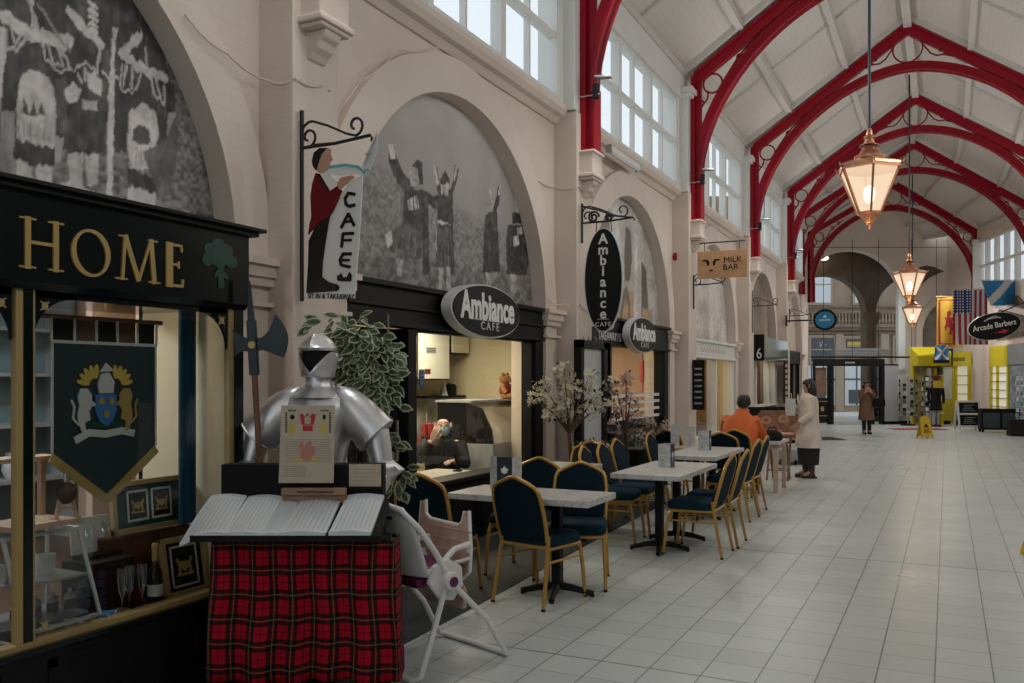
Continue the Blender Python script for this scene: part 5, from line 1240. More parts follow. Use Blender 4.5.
def table(label, x0, x1, y0, y1, feet, z=.755, th=.045, base='black'):
    t = thing('cafe_table', label, 'table', ((x0+x1)/2, (y0+y1)/2, 0), 0, 'marble topped cafe tables')
    w, d = x1-x0, y1-y0
    b = MB(); b.prism(rpoly(w, d, .012, 3), lambda a,c,q:(a,c,q), z-th, z); b.build('tabletop', M['marble'], t, bevel=.003)
    for fx_, fy_ in feet:
        x, y = fx_-(x0+x1)/2, fy_-(y0+y1)/2
        b = MB(); b.bx(x-.035,x+.035,y-.035,y+.035,.06,z-th-.012); b.bx(x-.2,x+.2,y-.2,y+.2,z-th-.014,z-th); b.build('pedestal', M['black'], t, bevel=.004)
        b = MB()
        for k in range(4):
            a = pi/4*0 + k*pi/2 + .25
            e = [(x+q*cos(a), y+q*sin(a), zz) for q, zz in ((.03,.07),(.12,.058),(.22,.035),(.27,.022))]
            b.tube(e, [.03,.026,.022,.022], 8)
        b.build('base', M['black'], t, smooth=True)
        for k in range(4):
            a = k*pi/2 + .25
            MB().lathe([(.018,0),(.018,.02),(.001,.022)], 8, c=(x+.26*cos(a), y+.26*sin(a), 0)).build('foot', M['rubber'], t)
    return t
table('marble topped table nearest the camera, beside the white high chair', -3.36, -2.23, 5.70, 6.28, [(-2.60,6.02)])
table('second marble table, with aisle chairs on its right', -2.74, -2.09, 7.55, 8.93, [(-2.42,8.02),(-2.42,8.62)])
table('third marble table, behind the second towards the orange jacket', -2.90, -2.27, 9.62, 11.15, [(-2.58,10.0),(-2.58,10.75)])
table('dark looking marble table by the cafe window below the flowers', -3.80, -3.12, 7.70, 8.38, [(-3.46,8.05)])
# four sided menu holders
M['navy'] = mat('menu_navy', (.012,.018,.028), .4)
M['mpaper'] = mat('menu_paper', (.50,.51,.51), .5, var=.25, scale=18)
def menu_holder(label, x, y, rz, sides, w=.125, h=.215, z=.755):
    t = thing('menu_holder', label, 'menu holder', (x, y, z), rz, 'menu holders on the cafe tables')
    for k, m_ in enumerate(sides):
        a = k*pi/2; c_, s_ = cos(a), sin(a)
        b = MB(); b.M = Matrix.Rotation(a, 4, 'Z'); b.bx(-w/2+.001,w/2-.001,-w/2,-w/2+.004,0,h)
        o = b.build('panel', M[m_], t)
        b = MB(); b.M = Matrix.Rotation(a, 4, 'Z')
        if m_ == 'navy':
            b.prism([(-.02,.10),(-.03,.13),(-.012,.135),(0,.155),(.012,.135),(.03,.13),(.02,.10),(0,.09)], fY, -w/2-.002, -w/2); b.prism([(-.004,.05),(.004,.05),(.004,.09),(-.004,.09)], fY, -w/2-.002, -w/2)
            b.build('flower_print', M['signw'], o)
        else:
            for j in range(7): b.bx(-w*.36, w*(.1+.25*((j*5)%3)/2), -w/2-.001, -w/2, .03+.024*j, .036+.024*j)
            b.build('printed_lines', M['grey'], o)
    MB().bx(-w/2+.006,w/2-.006,-w/2+.006,w/2-.006,0,.01).build('base', M['blackm'], t)
    return t
t = thing('menu_holder', 'three fold menu holder with black middle panel on the nearest table', 'menu holder', (-3.06, 6.06, .755), TH*.6, 'menu holders on the cafe tables')
for k, (m_, x0, a_) in enumerate((('mpaper',-.09,1.0),('navy',0,0),('mpaper',.09,-1.0))):
    b = MB(); b.M = Matrix.Translation((x0,0 if k == 1 else .03,0)) @ Matrix.Rotation(a_*-.75,4,'Z'); b.bx(-.06 if k == 1 else -.045,.06 if k == 1 else .045,-.003,.003,0,.25); o = b.build('panel', M[m_], t)
    if k == 1: b = MB(); b.prism([(-.02,.13),(-.03,.16),(-.012,.165),(0,.185),(.012,.165),(.03,.16),(.02,.13),(0,.12)], fY, -.005,-.003); b.build('flower_print', M['signw'], o)
menu_holder('white and navy menu holder on the second table', -2.45, 8.35, -.04, ['navy','mpaper','navy','mpaper'] if False else ['mpaper','navy','mpaper','navy'], .125, .225)
menu_holder('white and navy menu holder on the third table', -2.62, 10.55, .04, ['mpaper','navy','mpaper','navy'], .13, .235)
for k, (x, y, h) in enumerate(((-3.2,11.3,.30),(-3.05,11.5,.26))):
    menu_holder(['tall white leaflet holder by the wall left of the third menu holder','lower white leaflet holder next to the tall one by the wall'][k], x, y, .3, ['mpaper']*4, .11, h, .72)
t = thing('wall_table', 'small pale table by the wall carrying white leaflet holders', 'table', (-3.12, 11.4, 0)); MB().bx(-.25,.25,-.25,.3,.68,.72).build('tabletop', M['pine'], t, bevel=.004)
for x in (-.2,.2):
    for y in (-.2,.25): MB().bx(x-.02,x+.02,y-.02,y+.02,0,.68).build('leg', M['pine'], t)
M['pinkwood'] = mat('pink_pale_wood', (.50,.36,.27), .5, var=.15, scale=9)
t = thing('wooden_table', 'pale wooden table with square legs where the man in orange sits', 'table', (-2.62, 13.15, 0))
MB().bx(-.52,.52,-.42,.42,.69,.73).build('tabletop', M['marble'], t, bevel=.004)
MB().bx(-.46,.46,-.36,.36,.62,.69).build('apron', M['pinkwood'], t)
for x in (-.45,.45):
    for y in (-.35,.35): MB().bx(x-.03,x+.03,y-.03,y+.03,0,.62).build('leg', M['pinkwood'], t, bevel=.004)
t = thing('dark_bag', 'dark bag lying on the table beside the man in orange', 'bag', (-2.25, 13.0, .73)); b = MB()
b.rings([[(.14*k*cos(a), .10*k*sin(a), z) for a in [2*pi*i/16 for i in range(16)]] for z, k in ((0,.9),(.03,1.05),(.09,1),(.13,.75),(.15,.4))]); b.build('body', M['blackm'], t, smooth=True); MB().tube([(-.08,0,.12),(-.04,0,.19),(.04,0,.19),(.08,0,.12)],.008,6).build('strap', M['blackm'], t, smooth=True)
# wooden stool / easel legs by the woman
t = thing('folding_stool', 'tall wooden folding stool between the man in orange and the woman', 'stool', (-2.42, 14.6, 0))
for s in (-1,1):
    MB().beam((s*.16,-.20,0),(s*.16,.14,.72),.03,.03).build('leg', M['wood'], t); MB().beam((s*.13,.20,0),(s*.13,-.14,.72),.03,.03).build('leg', M['wood'], t)
MB().bx(-.20,.20,-.17,.17,.72,.75).build('seat', M['pine'], t, bevel=.005)
for y in (-.13,.13): MB().beam((-.15,y,.16),(.15,y,.16),.02,.02).build('stretcher', M['wood'], t)
# printed board with brown sweets on it, and boxes beneath
t = thing('display_board', 'standing display board printed with big brown doughnut shapes', 'display board', (-3.12, 18.6, 0), -1.0)
MB().bx(-.02,.02,-.75,.75,.30,1.05).build('panel', M['blackm'], t); 
b = MB(); b.prism([(-.5,.42),(.45,.42),(.6,.72),(.5,.98),(-.35,.98),(-.62,.70)], fX, .02,.024); b.build('printed_basket', mat('print_brown', (.26,.11,.06), .6, var=.3, scale=7), t)
for y, z in ((-.25,.78),(.12,.80),(.42,.62),(.35,.45),(0,.5)):
    b = MB(); o = oval(y,z,.12,.085,18); q = oval(y,z,.05,.035,18)
    for i in range(18): b.prism([o[i],o[(i+1)%18],q[(i+1)%18],q[i]], fX, .024,.028)
    b.build('printed_ring', mat('print_ring', (.45,.22,.13), .6) if 'print_ring' not in bpy.data.materials else bpy.data.materials['print_ring'], t)
for y in (-.7,.7): MB().bx(-.03,.03,y-.02,y+.02,0,1.07).build('post', M['black'], t); 
for y in (-.7,.7): MB().bx(-.2,.2,y-.02,y+.02,0,.03).build('foot', M['black'], t)
t = thing('low_trolley', 'low grey stock trolley on the floor under the printed board', 'trolley', (-2.75, 17.6, 0)); MB().bx(-.3,.3,-.5,.5,.10,.30).build('body', M['grey'], t, bevel=.02)
for x in (-.2,.2):
    for y in (-.4,.4): 
        b = MB(); b.M = Matrix.Translation((x,y,.05)) @ Matrix.Rotation(pi/2,4,'Y'); b.lathe([(.001,-.02),(.05,-.02),(.05,.02),(.001,.02)],12); b.build('wheel', M['rubber'], t)

# ================================================================== TARTAN DRAPED STAND WITH MUSIC
def tartan():
    m, nt, p = nodes('tartan_cloth')
    tc = nt.nodes.new('ShaderNodeTexCoord'); sep = nt.nodes.new('ShaderNodeSeparateXYZ'); nt.links.new(tc.outputs['UV'], sep.inputs[0])
    def band(o, per, off):
        fr = mnode(nt,'FRACT', mnode(nt,'ADD', mnode(nt,'DIVIDE', o, per), off))
        d = mnode(nt,'ABSOLUTE', mnode(nt,'SUBTRACT', fr, .5))
        dark = mnode(nt,'MULTIPLY', mnode(nt,'LESS_THAN', d, .215), mnode(nt,'GREATER_THAN', d, .07))
        mid = mnode(nt,'MULTIPLY', mnode(nt,'LESS_THAN', d, .07), .65)
        faint = mnode(nt,'MULTIPLY', mnode(nt,'GREATER_THAN', d, .47), .45)
        return mnode(nt,'ADD', mnode(nt,'ADD', dark, mid), faint), mnode(nt,'LESS_THAN', d, .018)
    bu, lu = band(sep.outputs['X'], .100, .2); bv, lv = band(sep.outputs['Y'], .1225, .15)
    w = mnode(nt,'MULTIPLY', mnode(nt,'ADD', bu, bv), .5)
    cr = nt.nodes.new('ShaderNodeValToRGB'); e = cr.color_ramp.elements
    e[0].position = 0; e[0].color = (.36,.004,.018,1); e[1].position = 1; e[1].color = (.004,.008,.007,1)
    k = e.new(.25); k.color = (.19,.004,.012,1); k = e.new(.5); k.color = (.045,.005,.008,1)
    nt.links.new(w, cr.inputs['Fac'])
    mx = nt.nodes.new('ShaderNodeMix'); mx.data_type = 'RGBA'; mx.inputs['B'].default_value = (.22,.15,.06,1)
    nt.links.new(mnode(nt,'MULTIPLY', mnode(nt,'MAXIMUM', lu, lv), .62), mx.inputs['Factor']); nt.links.new(cr.outputs['Color'], mx.inputs['A'])
    nt.links.new(mx.outputs['Result'], p.inputs['Base Color']); p.inputs['Roughness'].default_value = .9; p.inputs['Specular IOR Level'].default_value = .15
    return m
M['tartan'] = tartan()
LX, LY = -2.885, 3.48
st = thing('display_desk', 'black sloping desk that carries the music books and poster', 'desk', (LX, LY, 0), TH)
b = MB(); b.prism([(-.10,.812),(-.10,.838),(.22,.980),(.22,.93),(-.06,.80)], lambda y,z,x:(x,y,z), -.52, .40); b.build('sloping_top', M['blackm'], st, bevel=.004)
MB().bx(-.525,.405,-.115,-.10,.812,.842).build('front_ledge', M['blackm'], st)
MB().bx(-.485,.365,.225,.345,.03,1.155).build('back_box', M['blackm'], st, bevel=.004)
MB().bx(-.43,.41,.03,.22,.10,.80).build('body', M['blackm'], st)
for x in (-.4,.4):
    for y in (.06,.30): MB().bx(x-.03,x+.03,y-.03,y+.03,0,.10).build('foot', M['blackm'], st)
# the cloth: front and two sides, hanging in soft pleats
me = bpy.data.meshes.new('tartan_cloth')
path = [(-.43,.20),(-.45,.02)] + [(-.45+.9*i/60, -.012) for i in range(61)] + [(.455,.02),(.455,.20)]
U = [0]; 
for a, c in zip(path, path[1:]): U.append(U[-1]+hypot(c[0]-a[0], c[1]-a[1]))
rows = 14; V = []; UV = []
for j in range(rows+1):
    z = .80 - .70*j/rows; fl_ = j/rows
    for i, (x, y) in enumerate(path):
        ph = x*34
        dy = (.010+.018*fl_)*sin(ph+.8*sin(x*7)) + .010*fl_*sin(x*13+1) if 2 <= i < len(path)-2 else 0
        k = 1 + .055*fl_
        V.append((x*k, y - .02*fl_ + dy if i > 0 and i < len(path)-1 else y, z + .010*sin(x*9)*fl_)); UV.append((U[i]*1.02 + .006*sin(z*11+x*5), z))
n = len(path)
F = [(j*n+i, j*n+i+1, (j+1)*n+i+1, (j+1)*n+i) for j in range(rows) for i in range(n-1)]
me.from_pydata(V, [], F); uv = me.uv_layers.new(name='UVMap')
for lp in me.loops: uv.data[lp.index].uv = UV[lp.vertex_index]
me.materials.append(M['tartan']); me.shade_smooth()
o = bpy.data.objects.new('tartan_cloth', me); C.objects.link(o); o.location = (LX, LY, 0); o.rotation_euler = (0,0,TH)
so = o.modifiers.new('Solidify','SOLIDIFY'); so.thickness = .004
tag(o, 'red tartan cloth hanging in pleats around the display desk', 'tablecloth')
# music books: pages lie on the slope
def ztop(y): return .838 + (y+.10)*.142/.32
M['page'] = None
m, nt, p = nodes('music_page')
tc = nt.nodes.new('ShaderNodeTexCoord'); sep = nt.nodes.new('ShaderNodeSeparateXYZ'); nt.links.new(tc.outputs['UV'], sep.inputs[0])
fr = mnode(nt,'FRACT', mnode(nt,'MULTIPLY', sep.outputs['X'], 9)); s1 = mnode(nt,'LESS_THAN', fr, .55)
fr2 = mnode(nt,'FRACT', mnode(nt,'MULTIPLY', sep.outputs['Y'], 40)); s2 = mnode(nt,'LESS_THAN', fr2, .6)
ins = mnode(nt,'MULTIPLY', mnode(nt,'MULTIPLY', mnode(nt,'GREATER_THAN', sep.outputs['X'], .07), mnode(nt,'LESS_THAN', sep.outputs['X'], .93)), mnode(nt,'MULTIPLY', mnode(nt,'GREATER_THAN', sep.outputs['Y'], .06), mnode(nt,'LESS_THAN', sep.outputs['Y'], .88)))
cr = nt.nodes.new('ShaderNodeMix'); cr.data_type='RGBA'; cr.inputs['A'].default_value=(.62,.64,.65,1); cr.inputs['B'].default_value=(.40,.42,.45,1)
nt.links.new(mnode(nt,'MULTIPLY', mnode(nt,'MULTIPLY', s1, ins), mnode(nt,'ADD', mnode(nt,'MULTIPLY', s2, .4), .3)), cr.inputs['Factor']); nt.links.new(cr.outputs['Result'], p.inputs['Base Color']); p.inputs['Roughness'].default_value=.7
M['page'] = m
def page(name, parent, q, th, droop=0, arch_=.010):
    """q: local x of back-left, back-right, front-right, front-left; a thick pad of leaves on the slope"""
    xbl, xbr, xfr, xfl = q; nx, ny = 10, 8; V = []; UV = []
    for lay in (0, 1):
        for j in range(ny+1):
            v = j/ny; y = -.112 + .325*v
            for i in range(nx+1):
                u = i/nx; x = (xfl+(xfr-xfl)*u)*(1-v) + (xbl+(xbr-xbl)*u)*v
                z = ztop(max(y,-.10)) + .002 + (th + arch_*sin(pi*u) if lay else 0) - droop*(1-v)**2*(1-u)**2
                V.append((x, y, z)); UV.append((u, v))
    N = (nx+1)*(ny+1); F = []
    for j in range(ny):
        for i in range(nx):
            a = j*(nx+1)+i
            F.append((N+a, N+a+1, N+a+nx+2, N+a+nx+1)); F.append((a+nx+1, a+nx+2, a+1, a))
    for i in range(nx): F.append((i, i+1, N+i+1, N+i)); k = ny*(nx+1); F.append((N+k+i, N+k+i+1, k+i+1, k+i))
    for j in range(ny): a = j*(nx+1); F.append((a+nx+1, a, N+a, N+a+nx+1)); a += nx; F.append((a, a+nx+1, N+a+nx+1, N+a))
    me = bpy.data.meshes.new(name); me.from_pydata(V, [], F); uvl = me.uv_layers.new(name='UVMap')
    for lp in me.loops: uvl.data[lp.index].uv = UV[lp.vertex_index]
    me.materials.append(M['page']); o = bpy.data.objects.new(name, me); C.objects.link(o); o.parent = parent
    me.shade_smooth(); me.set_sharp_from_angle(angle=radians(40))
    return o
def book(label, pages):
    t = thing('music_book', label, 'music book', (LX, LY, 0), TH, 'open music books on the desk')
    for q, th, dr in pages: page('page', t, q, th, dr)
    return t
book('open music book at the left end of the desk, its page curling over the edge', [((-.53,-.345,-.355,-.575), .016, .05), ((-.335,-.155,-.180,-.365), .012, 0)])
book('single music sheet lying under the middle of the open books', [((-.165,-.06,-.085,-.18), .006, 0)])
book('open music book at the right end of the desk', [((-.045,.155,.135,-.095), .014, 0), ((.180,.375,.355,.150), .018, 0)])
# heraldic poster on a ledge in front of the knight
M['parch'] = mat('parchment', (.50,.42,.31), .7, var=.08, scale=12)
t = thing('heraldic_poster', 'parchment coloured heraldic poster with red crests on the desk', 'poster', (LX-.035, LY-.017, 0), TH); Yp = .165
pp = lambda b, n_, m_, par=None: b.build(n_, m_, par or t)
tx = lambda q: -.125+.290*(q-65)/365; tz = lambda q: 1.468-.402*(q-60)/500   # drawing scale of the poster
P_ = lambda *a: [(tx(x), tz(y)) for x, y in a]
pp(MB().prism(P_((80,60),(430,60),(420,560),(62,560)), fY, Yp, Yp+.006), 'sheet', M['parch'])
M['prink'] = mat('poster_red', (.42,.015,.02), .6); M['prpink'] = mat('poster_pink', (.45,.19,.15), .6); M['prgrey'] = mat('poster_grey_print', (.33,.28,.21), .7)
b = MB(); b.prism(P_((220,190),(285,190),(285,225),(220,225)), fY, Yp-.002, Yp); b.prism(P_((215,185),(200,120),(215,110),(235,135),(250,105),(262,135),(285,110),(305,120),(290,185)), fY, Yp-.002, Yp); pp(b, 'crest', M['prink'])
b = MB(); b.prism(P_((235,180),(230,145),(252,125),(275,145),(270,180)), fY, Yp-.003, Yp-.002); pp(b, 'crest_inner', M['parch'])
b = MB(); b.prism(P_((135,175),(172,175),(172,238),(135,238)), fY, Yp-.002, Yp); pp(b, 'yellow_block', M['yel']); b = MB(); b.prism(P_((338,175),(375,175),(375,238),(338,238)), fY, Yp-.002, Yp); pp(b, 'yellow_block', M['yel'])
b = MB(); b.prism(P_((205,400),(205,340),(190,320),(215,290),(230,330),(250,300),(270,285),(275,325),(300,320),(290,380),(270,415),(230,415)), fY, Yp-.002, Yp); pp(b, 'pink_crest', M['prpink'])
b = MB(); b.prism(P_((160,400),(320,400),(310,420),(170,420)), fY, Yp-.001, Yp); pp(b, 'yellow_scroll', M['yel'])
b = MB()
for k in range(11): b.bx(tx(100), tx(405), Yp-.0006, Yp, tz(285+14*k), tz(279+14*k))
for k in range(6): b.bx(tx(100), tx(240), Yp-.0006, Yp, tz(455+13*k), tz(449+13*k))
pp(b, 'fine_print', M['prgrey'])
b = MB()
for k in range(9):
    for x in (112, 398): b.bx(tx(x-6), tx(x+6), Yp-.001, Yp, tz(115+15*k), tz(105+15*k))
for x0 in (125, 340):
    for k in range(4): b.bx(tx(x0+13*k), tx(x0+9+13*k), Yp-.001, Yp, tz(98), tz(88))
pp(b, 'border_letters', M['blackm'])
b = MB(); b.prism(oval(tx(152), tz(135), .012,.013,12), fY, Yp-.001, Yp); b.prism(oval(tx(360), tz(135), .008,.014,12), fY, Yp-.001, Yp); pp(b, 'small_emblem', M['blackm'])
t = thing('wooden_strip', 'narrow wooden strip with an inscription under the poster', 'strip', (LX, LY, 0), TH)
b = MB(); b.bx(-.147,.187,.135,.175,1.005,1.042); b.bx(-.147,.187,.165,.19,.962,1.005); b.build('bar', mat('strip_wood', (.30,.18,.10), .5, var=.2, scale=12), t, bevel=.006)
b = MB(); b.bx(-.065,.125,.134,.135,1.018,1.028); b.build('inscription', M['brownwood'], t)
t = thing('price_card', 'plain parchment card on the desk right of the poster', 'card', (LX, LY, 0), TH); MB().bx(.19,.357,.215,.222,1.042,1.158).build('sheet', M['parch'], t)
b = MB()
for k in range(4): b.bx(.21,.33,.2145,.215,1.07+.02*k,1.074+.02*k)
b.build('writing', M['prgrey'], t)
b = MB(); b.bx(.19,.357,.205,.223,1.03,1.042); b.build('ledge', M['blackm'], t)

# ================================================================== KNIGHT'S ARMOUR AND HALBERD
M['armour'] = mat('polished_steel', (.74,.74,.75), .40, .85, var=.12, scale=9, bump=.06, bscale=18)
M['armdark'] = mat('helmet_void', (.004,.004,.004), .9)
ax, ay = far(-1.10, 4.98)[:2]
kn = thing('suit_of_armour', 'polished steel suit of armour standing behind the tartan desk', 'suit of armour', (ax, ay, 0), TH - .10)
def sec_ring(cx, cy, z, rx, ry, n=24, tilt=0, p_=1.0):
    return [(cx + rx*cos(2*pi*i/n), cy + ry*(abs(sin(2*pi*i/n))**p_)*(1 if sin(2*pi*i/n) >= 0 else -1), z + tilt*sin(2*pi*i/n)) for i in range(n)]
# helmet: skull, peaked brow, visor opening, bevor
b = MB(); Rg = []
for z, rx, ry in ((1.735,.100,.125),(1.76,.104,.128),(1.79,.098,.120),(1.82,.080,.10),(1.845,.052,.068),(1.858,.02,.03)):
    r = sec_ring(0, .01, z, rx, ry, 28)
    r = [(x, y - (.022 if abs(x) < .012 and y < 0 else 0), zz + (.006 if abs(x) < .02 else 0) + (.030*max(0, 1-(zz-1.735)/.05) if y < .02 else 0)) for x, y, zz in r]
    Rg.append(r)
b.rings(Rg); hel = b.build('helmet', M['armour'], kn, smooth=True, ang=50)
b = MB(); b.rings([sec_ring(0,.01,1.790,.103,.128,28), sec_ring(0,.005,1.778,.108,.136,28), sec_ring(0,.01,1.764,.104,.130,28)], caps=False); b.build('brow_band', M['armour'], hel, smooth=True)
b = MB(); b.rings([sec_ring(0,.012,1.775,.088,.108,24), sec_ring(0,.012,1.66,.082,.10,24)]); b.build('face_void', M['armdark'], hel)
b = MB(); Rg = []; n = 28          # bevor with a V shaped upper edge in front
for f in (0, .3, .6, .85, 1):
    r = []
    for i in range(n):
        a = 2*pi*i/n; x, y = cos(a), sin(a)
        frontness = max(0, -y)
        ztop_ = 1.758 - (.120*max(0, 1-abs(x)/.86) if y < 0 else 0)
        zb_ = 1.615
        z = ztop_ + (zb_-ztop_)*f
        k = 1.02 + .06*sin(pi*f) - .16*f
        pt = .03*frontness*max(0,1-abs(x)*1.3)*(1-abs(f-.4))
        r.append((x*.104*k, .01 + y*.128*k - pt, z))
    Rg.append(r)
b.rings(Rg, caps=False); b.build('bevor', M['armour'], hel, smooth=True, ang=45)
b = MB()
for s in (-1, 1): b.M = Matrix.Translation((s*.103,.02,1.735)) @ Matrix.Rotation(pi/2,4,'Y'); b.lathe([(.001,-.012),(.016,-.012),(.016,.012),(.001,.012)],12)
b.build('pivot', M['armour'], hel, smooth=True)
b = MB(); b.rings([sec_ring(0,.02,z,rx,ry,24) for z, rx, ry in ((1.63,.078,.09),(1.60,.074,.085),(1.565,.078,.09),(1.55,.092,.105),(1.525,.125,.125),(1.50,.155,.14))], caps=False); b.build('gorget', M['armour'], kn, smooth=True)
b = MB(); Rg = []
for z, rx, ry, fw in ((1.525,.13,.09,0),(1.50,.19,.12,.01),(1.44,.205,.145,.03),(1.36,.20,.16,.05),(1.28,.185,.165,.065),(1.20,.165,.155,.06),(1.12,.150,.14,.04),(1.05,.155,.14,.03),(.98,.20,.18,.03)):
    r = sec_ring(0, .02, z, rx, ry, 32)
    Rg.append([(x, y - (fw*max(0,1-abs(x)/.08) if y < 0 else 0), zz) for x, y, zz in r])
b.rings(Rg); b.build('breastplate', M['armour'], kn, smooth=True, ang=55)
b = MB(); b.rings([sec_ring(0,.02,z,rx,ry,28) for z, rx, ry in ((1.0,.19,.17),(.90,.23,.21),(.82,.25,.23))], caps=False); b.build('fauld', M['armour'], kn, smooth=True)
MB().bx(-.12,.12,-.10,.08,0,.82).build('plinth', M['blackm'], kn)
for s in (-1, 1):
    # layered pauldron, upper arm, elbow cop, forearm, gauntlet
    c0, c1 = Vector((s*.13,.03,1.505)), Vector((s*.345,-.01,1.285))
    b = MB(); Rg = []
    for f, r in ((-.18,.035),(0,.075),(.2,.098),(.45,.112),(.7,.118),(1,.122)):
        p_ = c0.lerp(c1, f); ax_ = (c1-c0).normalized(); u = ax_.cross(Vector((0,1,0))).normalized(); v = Vector((0,1,0))
        Rg.append([tuple(p_ + u*(r*1.0*cos(a)) + v*(r*1.05*sin(a))) for a in [2*pi*i/20 for i in range(20)]])
    b.rings(Rg); pa = b.build('pauldron', M['armour'], kn, smooth=True, ang=50)
    for f, r in ((.98,.122),):
        p_ = c0.lerp(c1, f); MB().tube([tuple(p_ + u*(r*cos(a)) + v*(r*1.05*sin(a))) for a in [2*pi*i/20 for i in range(20)]], .006, 6, closed=True).build('rolled_edge', M['armour'], pa, smooth=True)
    el = Vector((s*.385,-.03,1.10)); wr = Vector((s*.36,-.14,.94)) if s > 0 else Vector((s*.355,-.13,1.0))
    b = MB(); b.tube([tuple(c1.lerp(el,-.15)), tuple(c1.lerp(el,.3)), tuple(c1.lerp(el,.7)), tuple(el)], [.072,.07,.064,.06], 16); b.build('upper_arm', M['armour'], kn, smooth=True)
    b = MB(); b.ell(tuple(el), (.075,.085,.07), 16, 10); b.tube([tuple(el+Vector((s*.03,0,-.05))), tuple(el+Vector((s*.085,.02,0))), tuple(el+Vector((s*.03,0,.05)))], [.02,.035,.02], 10); b.build('elbow_cop', M['armour'], kn, smooth=True)
    b = MB(); b.tube([tuple(el), tuple(el.lerp(wr,.4)), tuple(el.lerp(wr,.8)), tuple(wr)], [.060,.062,.05,.052], 16); b.build('forearm', M['armour'], kn, smooth=True)
    b = MB(); d_ = (wr-el).normalized()
    b.tube([tuple(wr), tuple(wr+d_*.04), tuple(wr+d_*.09)], [.058,.05,.04], 14)
    ha = b.build('gauntlet', M['armour'], kn, smooth=True)
    for k in range(4):
        q = wr + d_*.09 + Vector((0,(k-1.5)*.020,0)); b = MB(); b.tube([tuple(q), tuple(q+d_*.035+Vector((-s*.01,0,0))), tuple(q+d_*.05+Vector((-s*.035,0,-.005)))], [.0105,.010,.008], 8); b.build('finger', M['armour'], ha, smooth=True)
    q = wr + d_*.05 + Vector((-s*.02,-.045,0)); b = MB(); b.tube([tuple(q), tuple(q+d_*.03+Vector((-s*.02,-.01,0))), tuple(q+d_*.05+Vector((-s*.035,.005,0)))], [.012,.011,.008], 8); b.build('thumb', M['armour'], ha, smooth=True)
# halberd leaning beside the shop end
hx_, hy_ = far(-1.315, 4.83)[:2]
t = thing('halberd', 'halberd with dark axe blade and wooden shaft left of the armour', 'halberd', (hx_, hy_, 0), TH)
t.rotation_euler = (0, -.06, TH)
MB().tube([(0,0,.0),(0,0,1.64)], .017, 12).build('shaft', mat('halberd_wood', (.16,.07,.035), .45, var=.3, scale=14), t, smooth=True)
M['darksteel'] = mat('dark_steel', (.014,.022,.025), .4, .4)
b = MB(); b.box((0,0,1.78), (.05,.036,.30)); b.prism([(-.02,1.92),(.02,1.92),(.008,2.13),(0,2.16),(-.008,2.13)], fY, -.012, .012); b.build('socket', M['darksteel'], t, bevel=.004)
bl = [(.02,1.83),(.055,1.835),(.095,1.87),(.135,1.96)] + [(.135+.045*sin(pi*i/12)*1.0+.03*i/12, 1.96-.245*i/12) for i in range(1,13)] + [(.10,1.745),(.055,1.765),(.02,1.76)]
b = MB(); b.prism(bl, fY, -.006, .006); b.build('axe_blade', M['darksteel'], t, bevel=.003)
b = MB(); b.prism([(-.02,1.83),(-.06,1.85),(-.105,1.885),(-.10,1.80),(-.105,1.735),(-.06,1.765),(-.02,1.76)], fY, -.006,.006); b.build('fluke', M['darksteel'], t, bevel=.003)
b = MB(); b.prism(oval(0,1.795,.02,.02,14), fY, -.026,.026); b.build('boss', M['gold'], t)

# ================================================================== HIGH CHAIR
hc = thing('high_chair', 'white folding high chair with pinkish tray beside the tartan desk', 'high chair', (-2.665, 4.30, 0), -.34)
hub = {s: (s*.255, -.05, .50) for s in (-1, 1)}
r = .0165
b = MB(); b.tube([hub[1], (.285,.20,.25), (.30,.335,.03), (.27,.365,.018), (0,.37,.018), (-.27,.365,.018), (-.30,.335,.03), (-.285,.20,.25), hub[-1]], r, 10); b.build('front_leg_frame', M['whitep'], hc, smooth=True)
b = MB(); b.tube([(.235,-.05,.50), (.265,-.17,.25), (.29,-.28,.03), (.26,-.315,.018), (0,-.32,.018), (-.26,-.315,.018), (-.29,-.28,.03), (-.265,-.17,.25), (-.235,-.05,.50)], r, 10); b.build('rear_leg_frame', M['whitep'], hc, smooth=True)
M['purple'] = mat('purple_plastic', (.12,.012,.07), .4)
for s in (-1, 1):
    b = MB(); b.M = Matrix.Translation((s*.262,-.05,.50)) @ Matrix.Rotation(pi/2,4,'Y'); b.lathe([(.001,-.03),(.048,-.03),(.052,0),(.048,.025),(.001,.03)],20); h = b.build('hub', M['whitep'], hc, smooth=True)
    b = MB(); b.M = Matrix.Translation((s*.293,-.05,.50)) @ Matrix.Rotation(pi/2,4,'Y'); b.lathe([(.001,-.004),(.028,-.004),(.028,.004),(.001,.006)],18); b.build('cap', M['purple'], h, smooth=True)
    b = MB(); b.prism([(-.10,.50),(-.06,.59),(.04,.62),(.14,.56),(.15,.46),(.08,.38),(-.02,.40)], lambda y,z,x:(x,y-.08,z), s*.205, s*.235); b.build('side_cheek', M['whitep'], hc, bevel=.01)
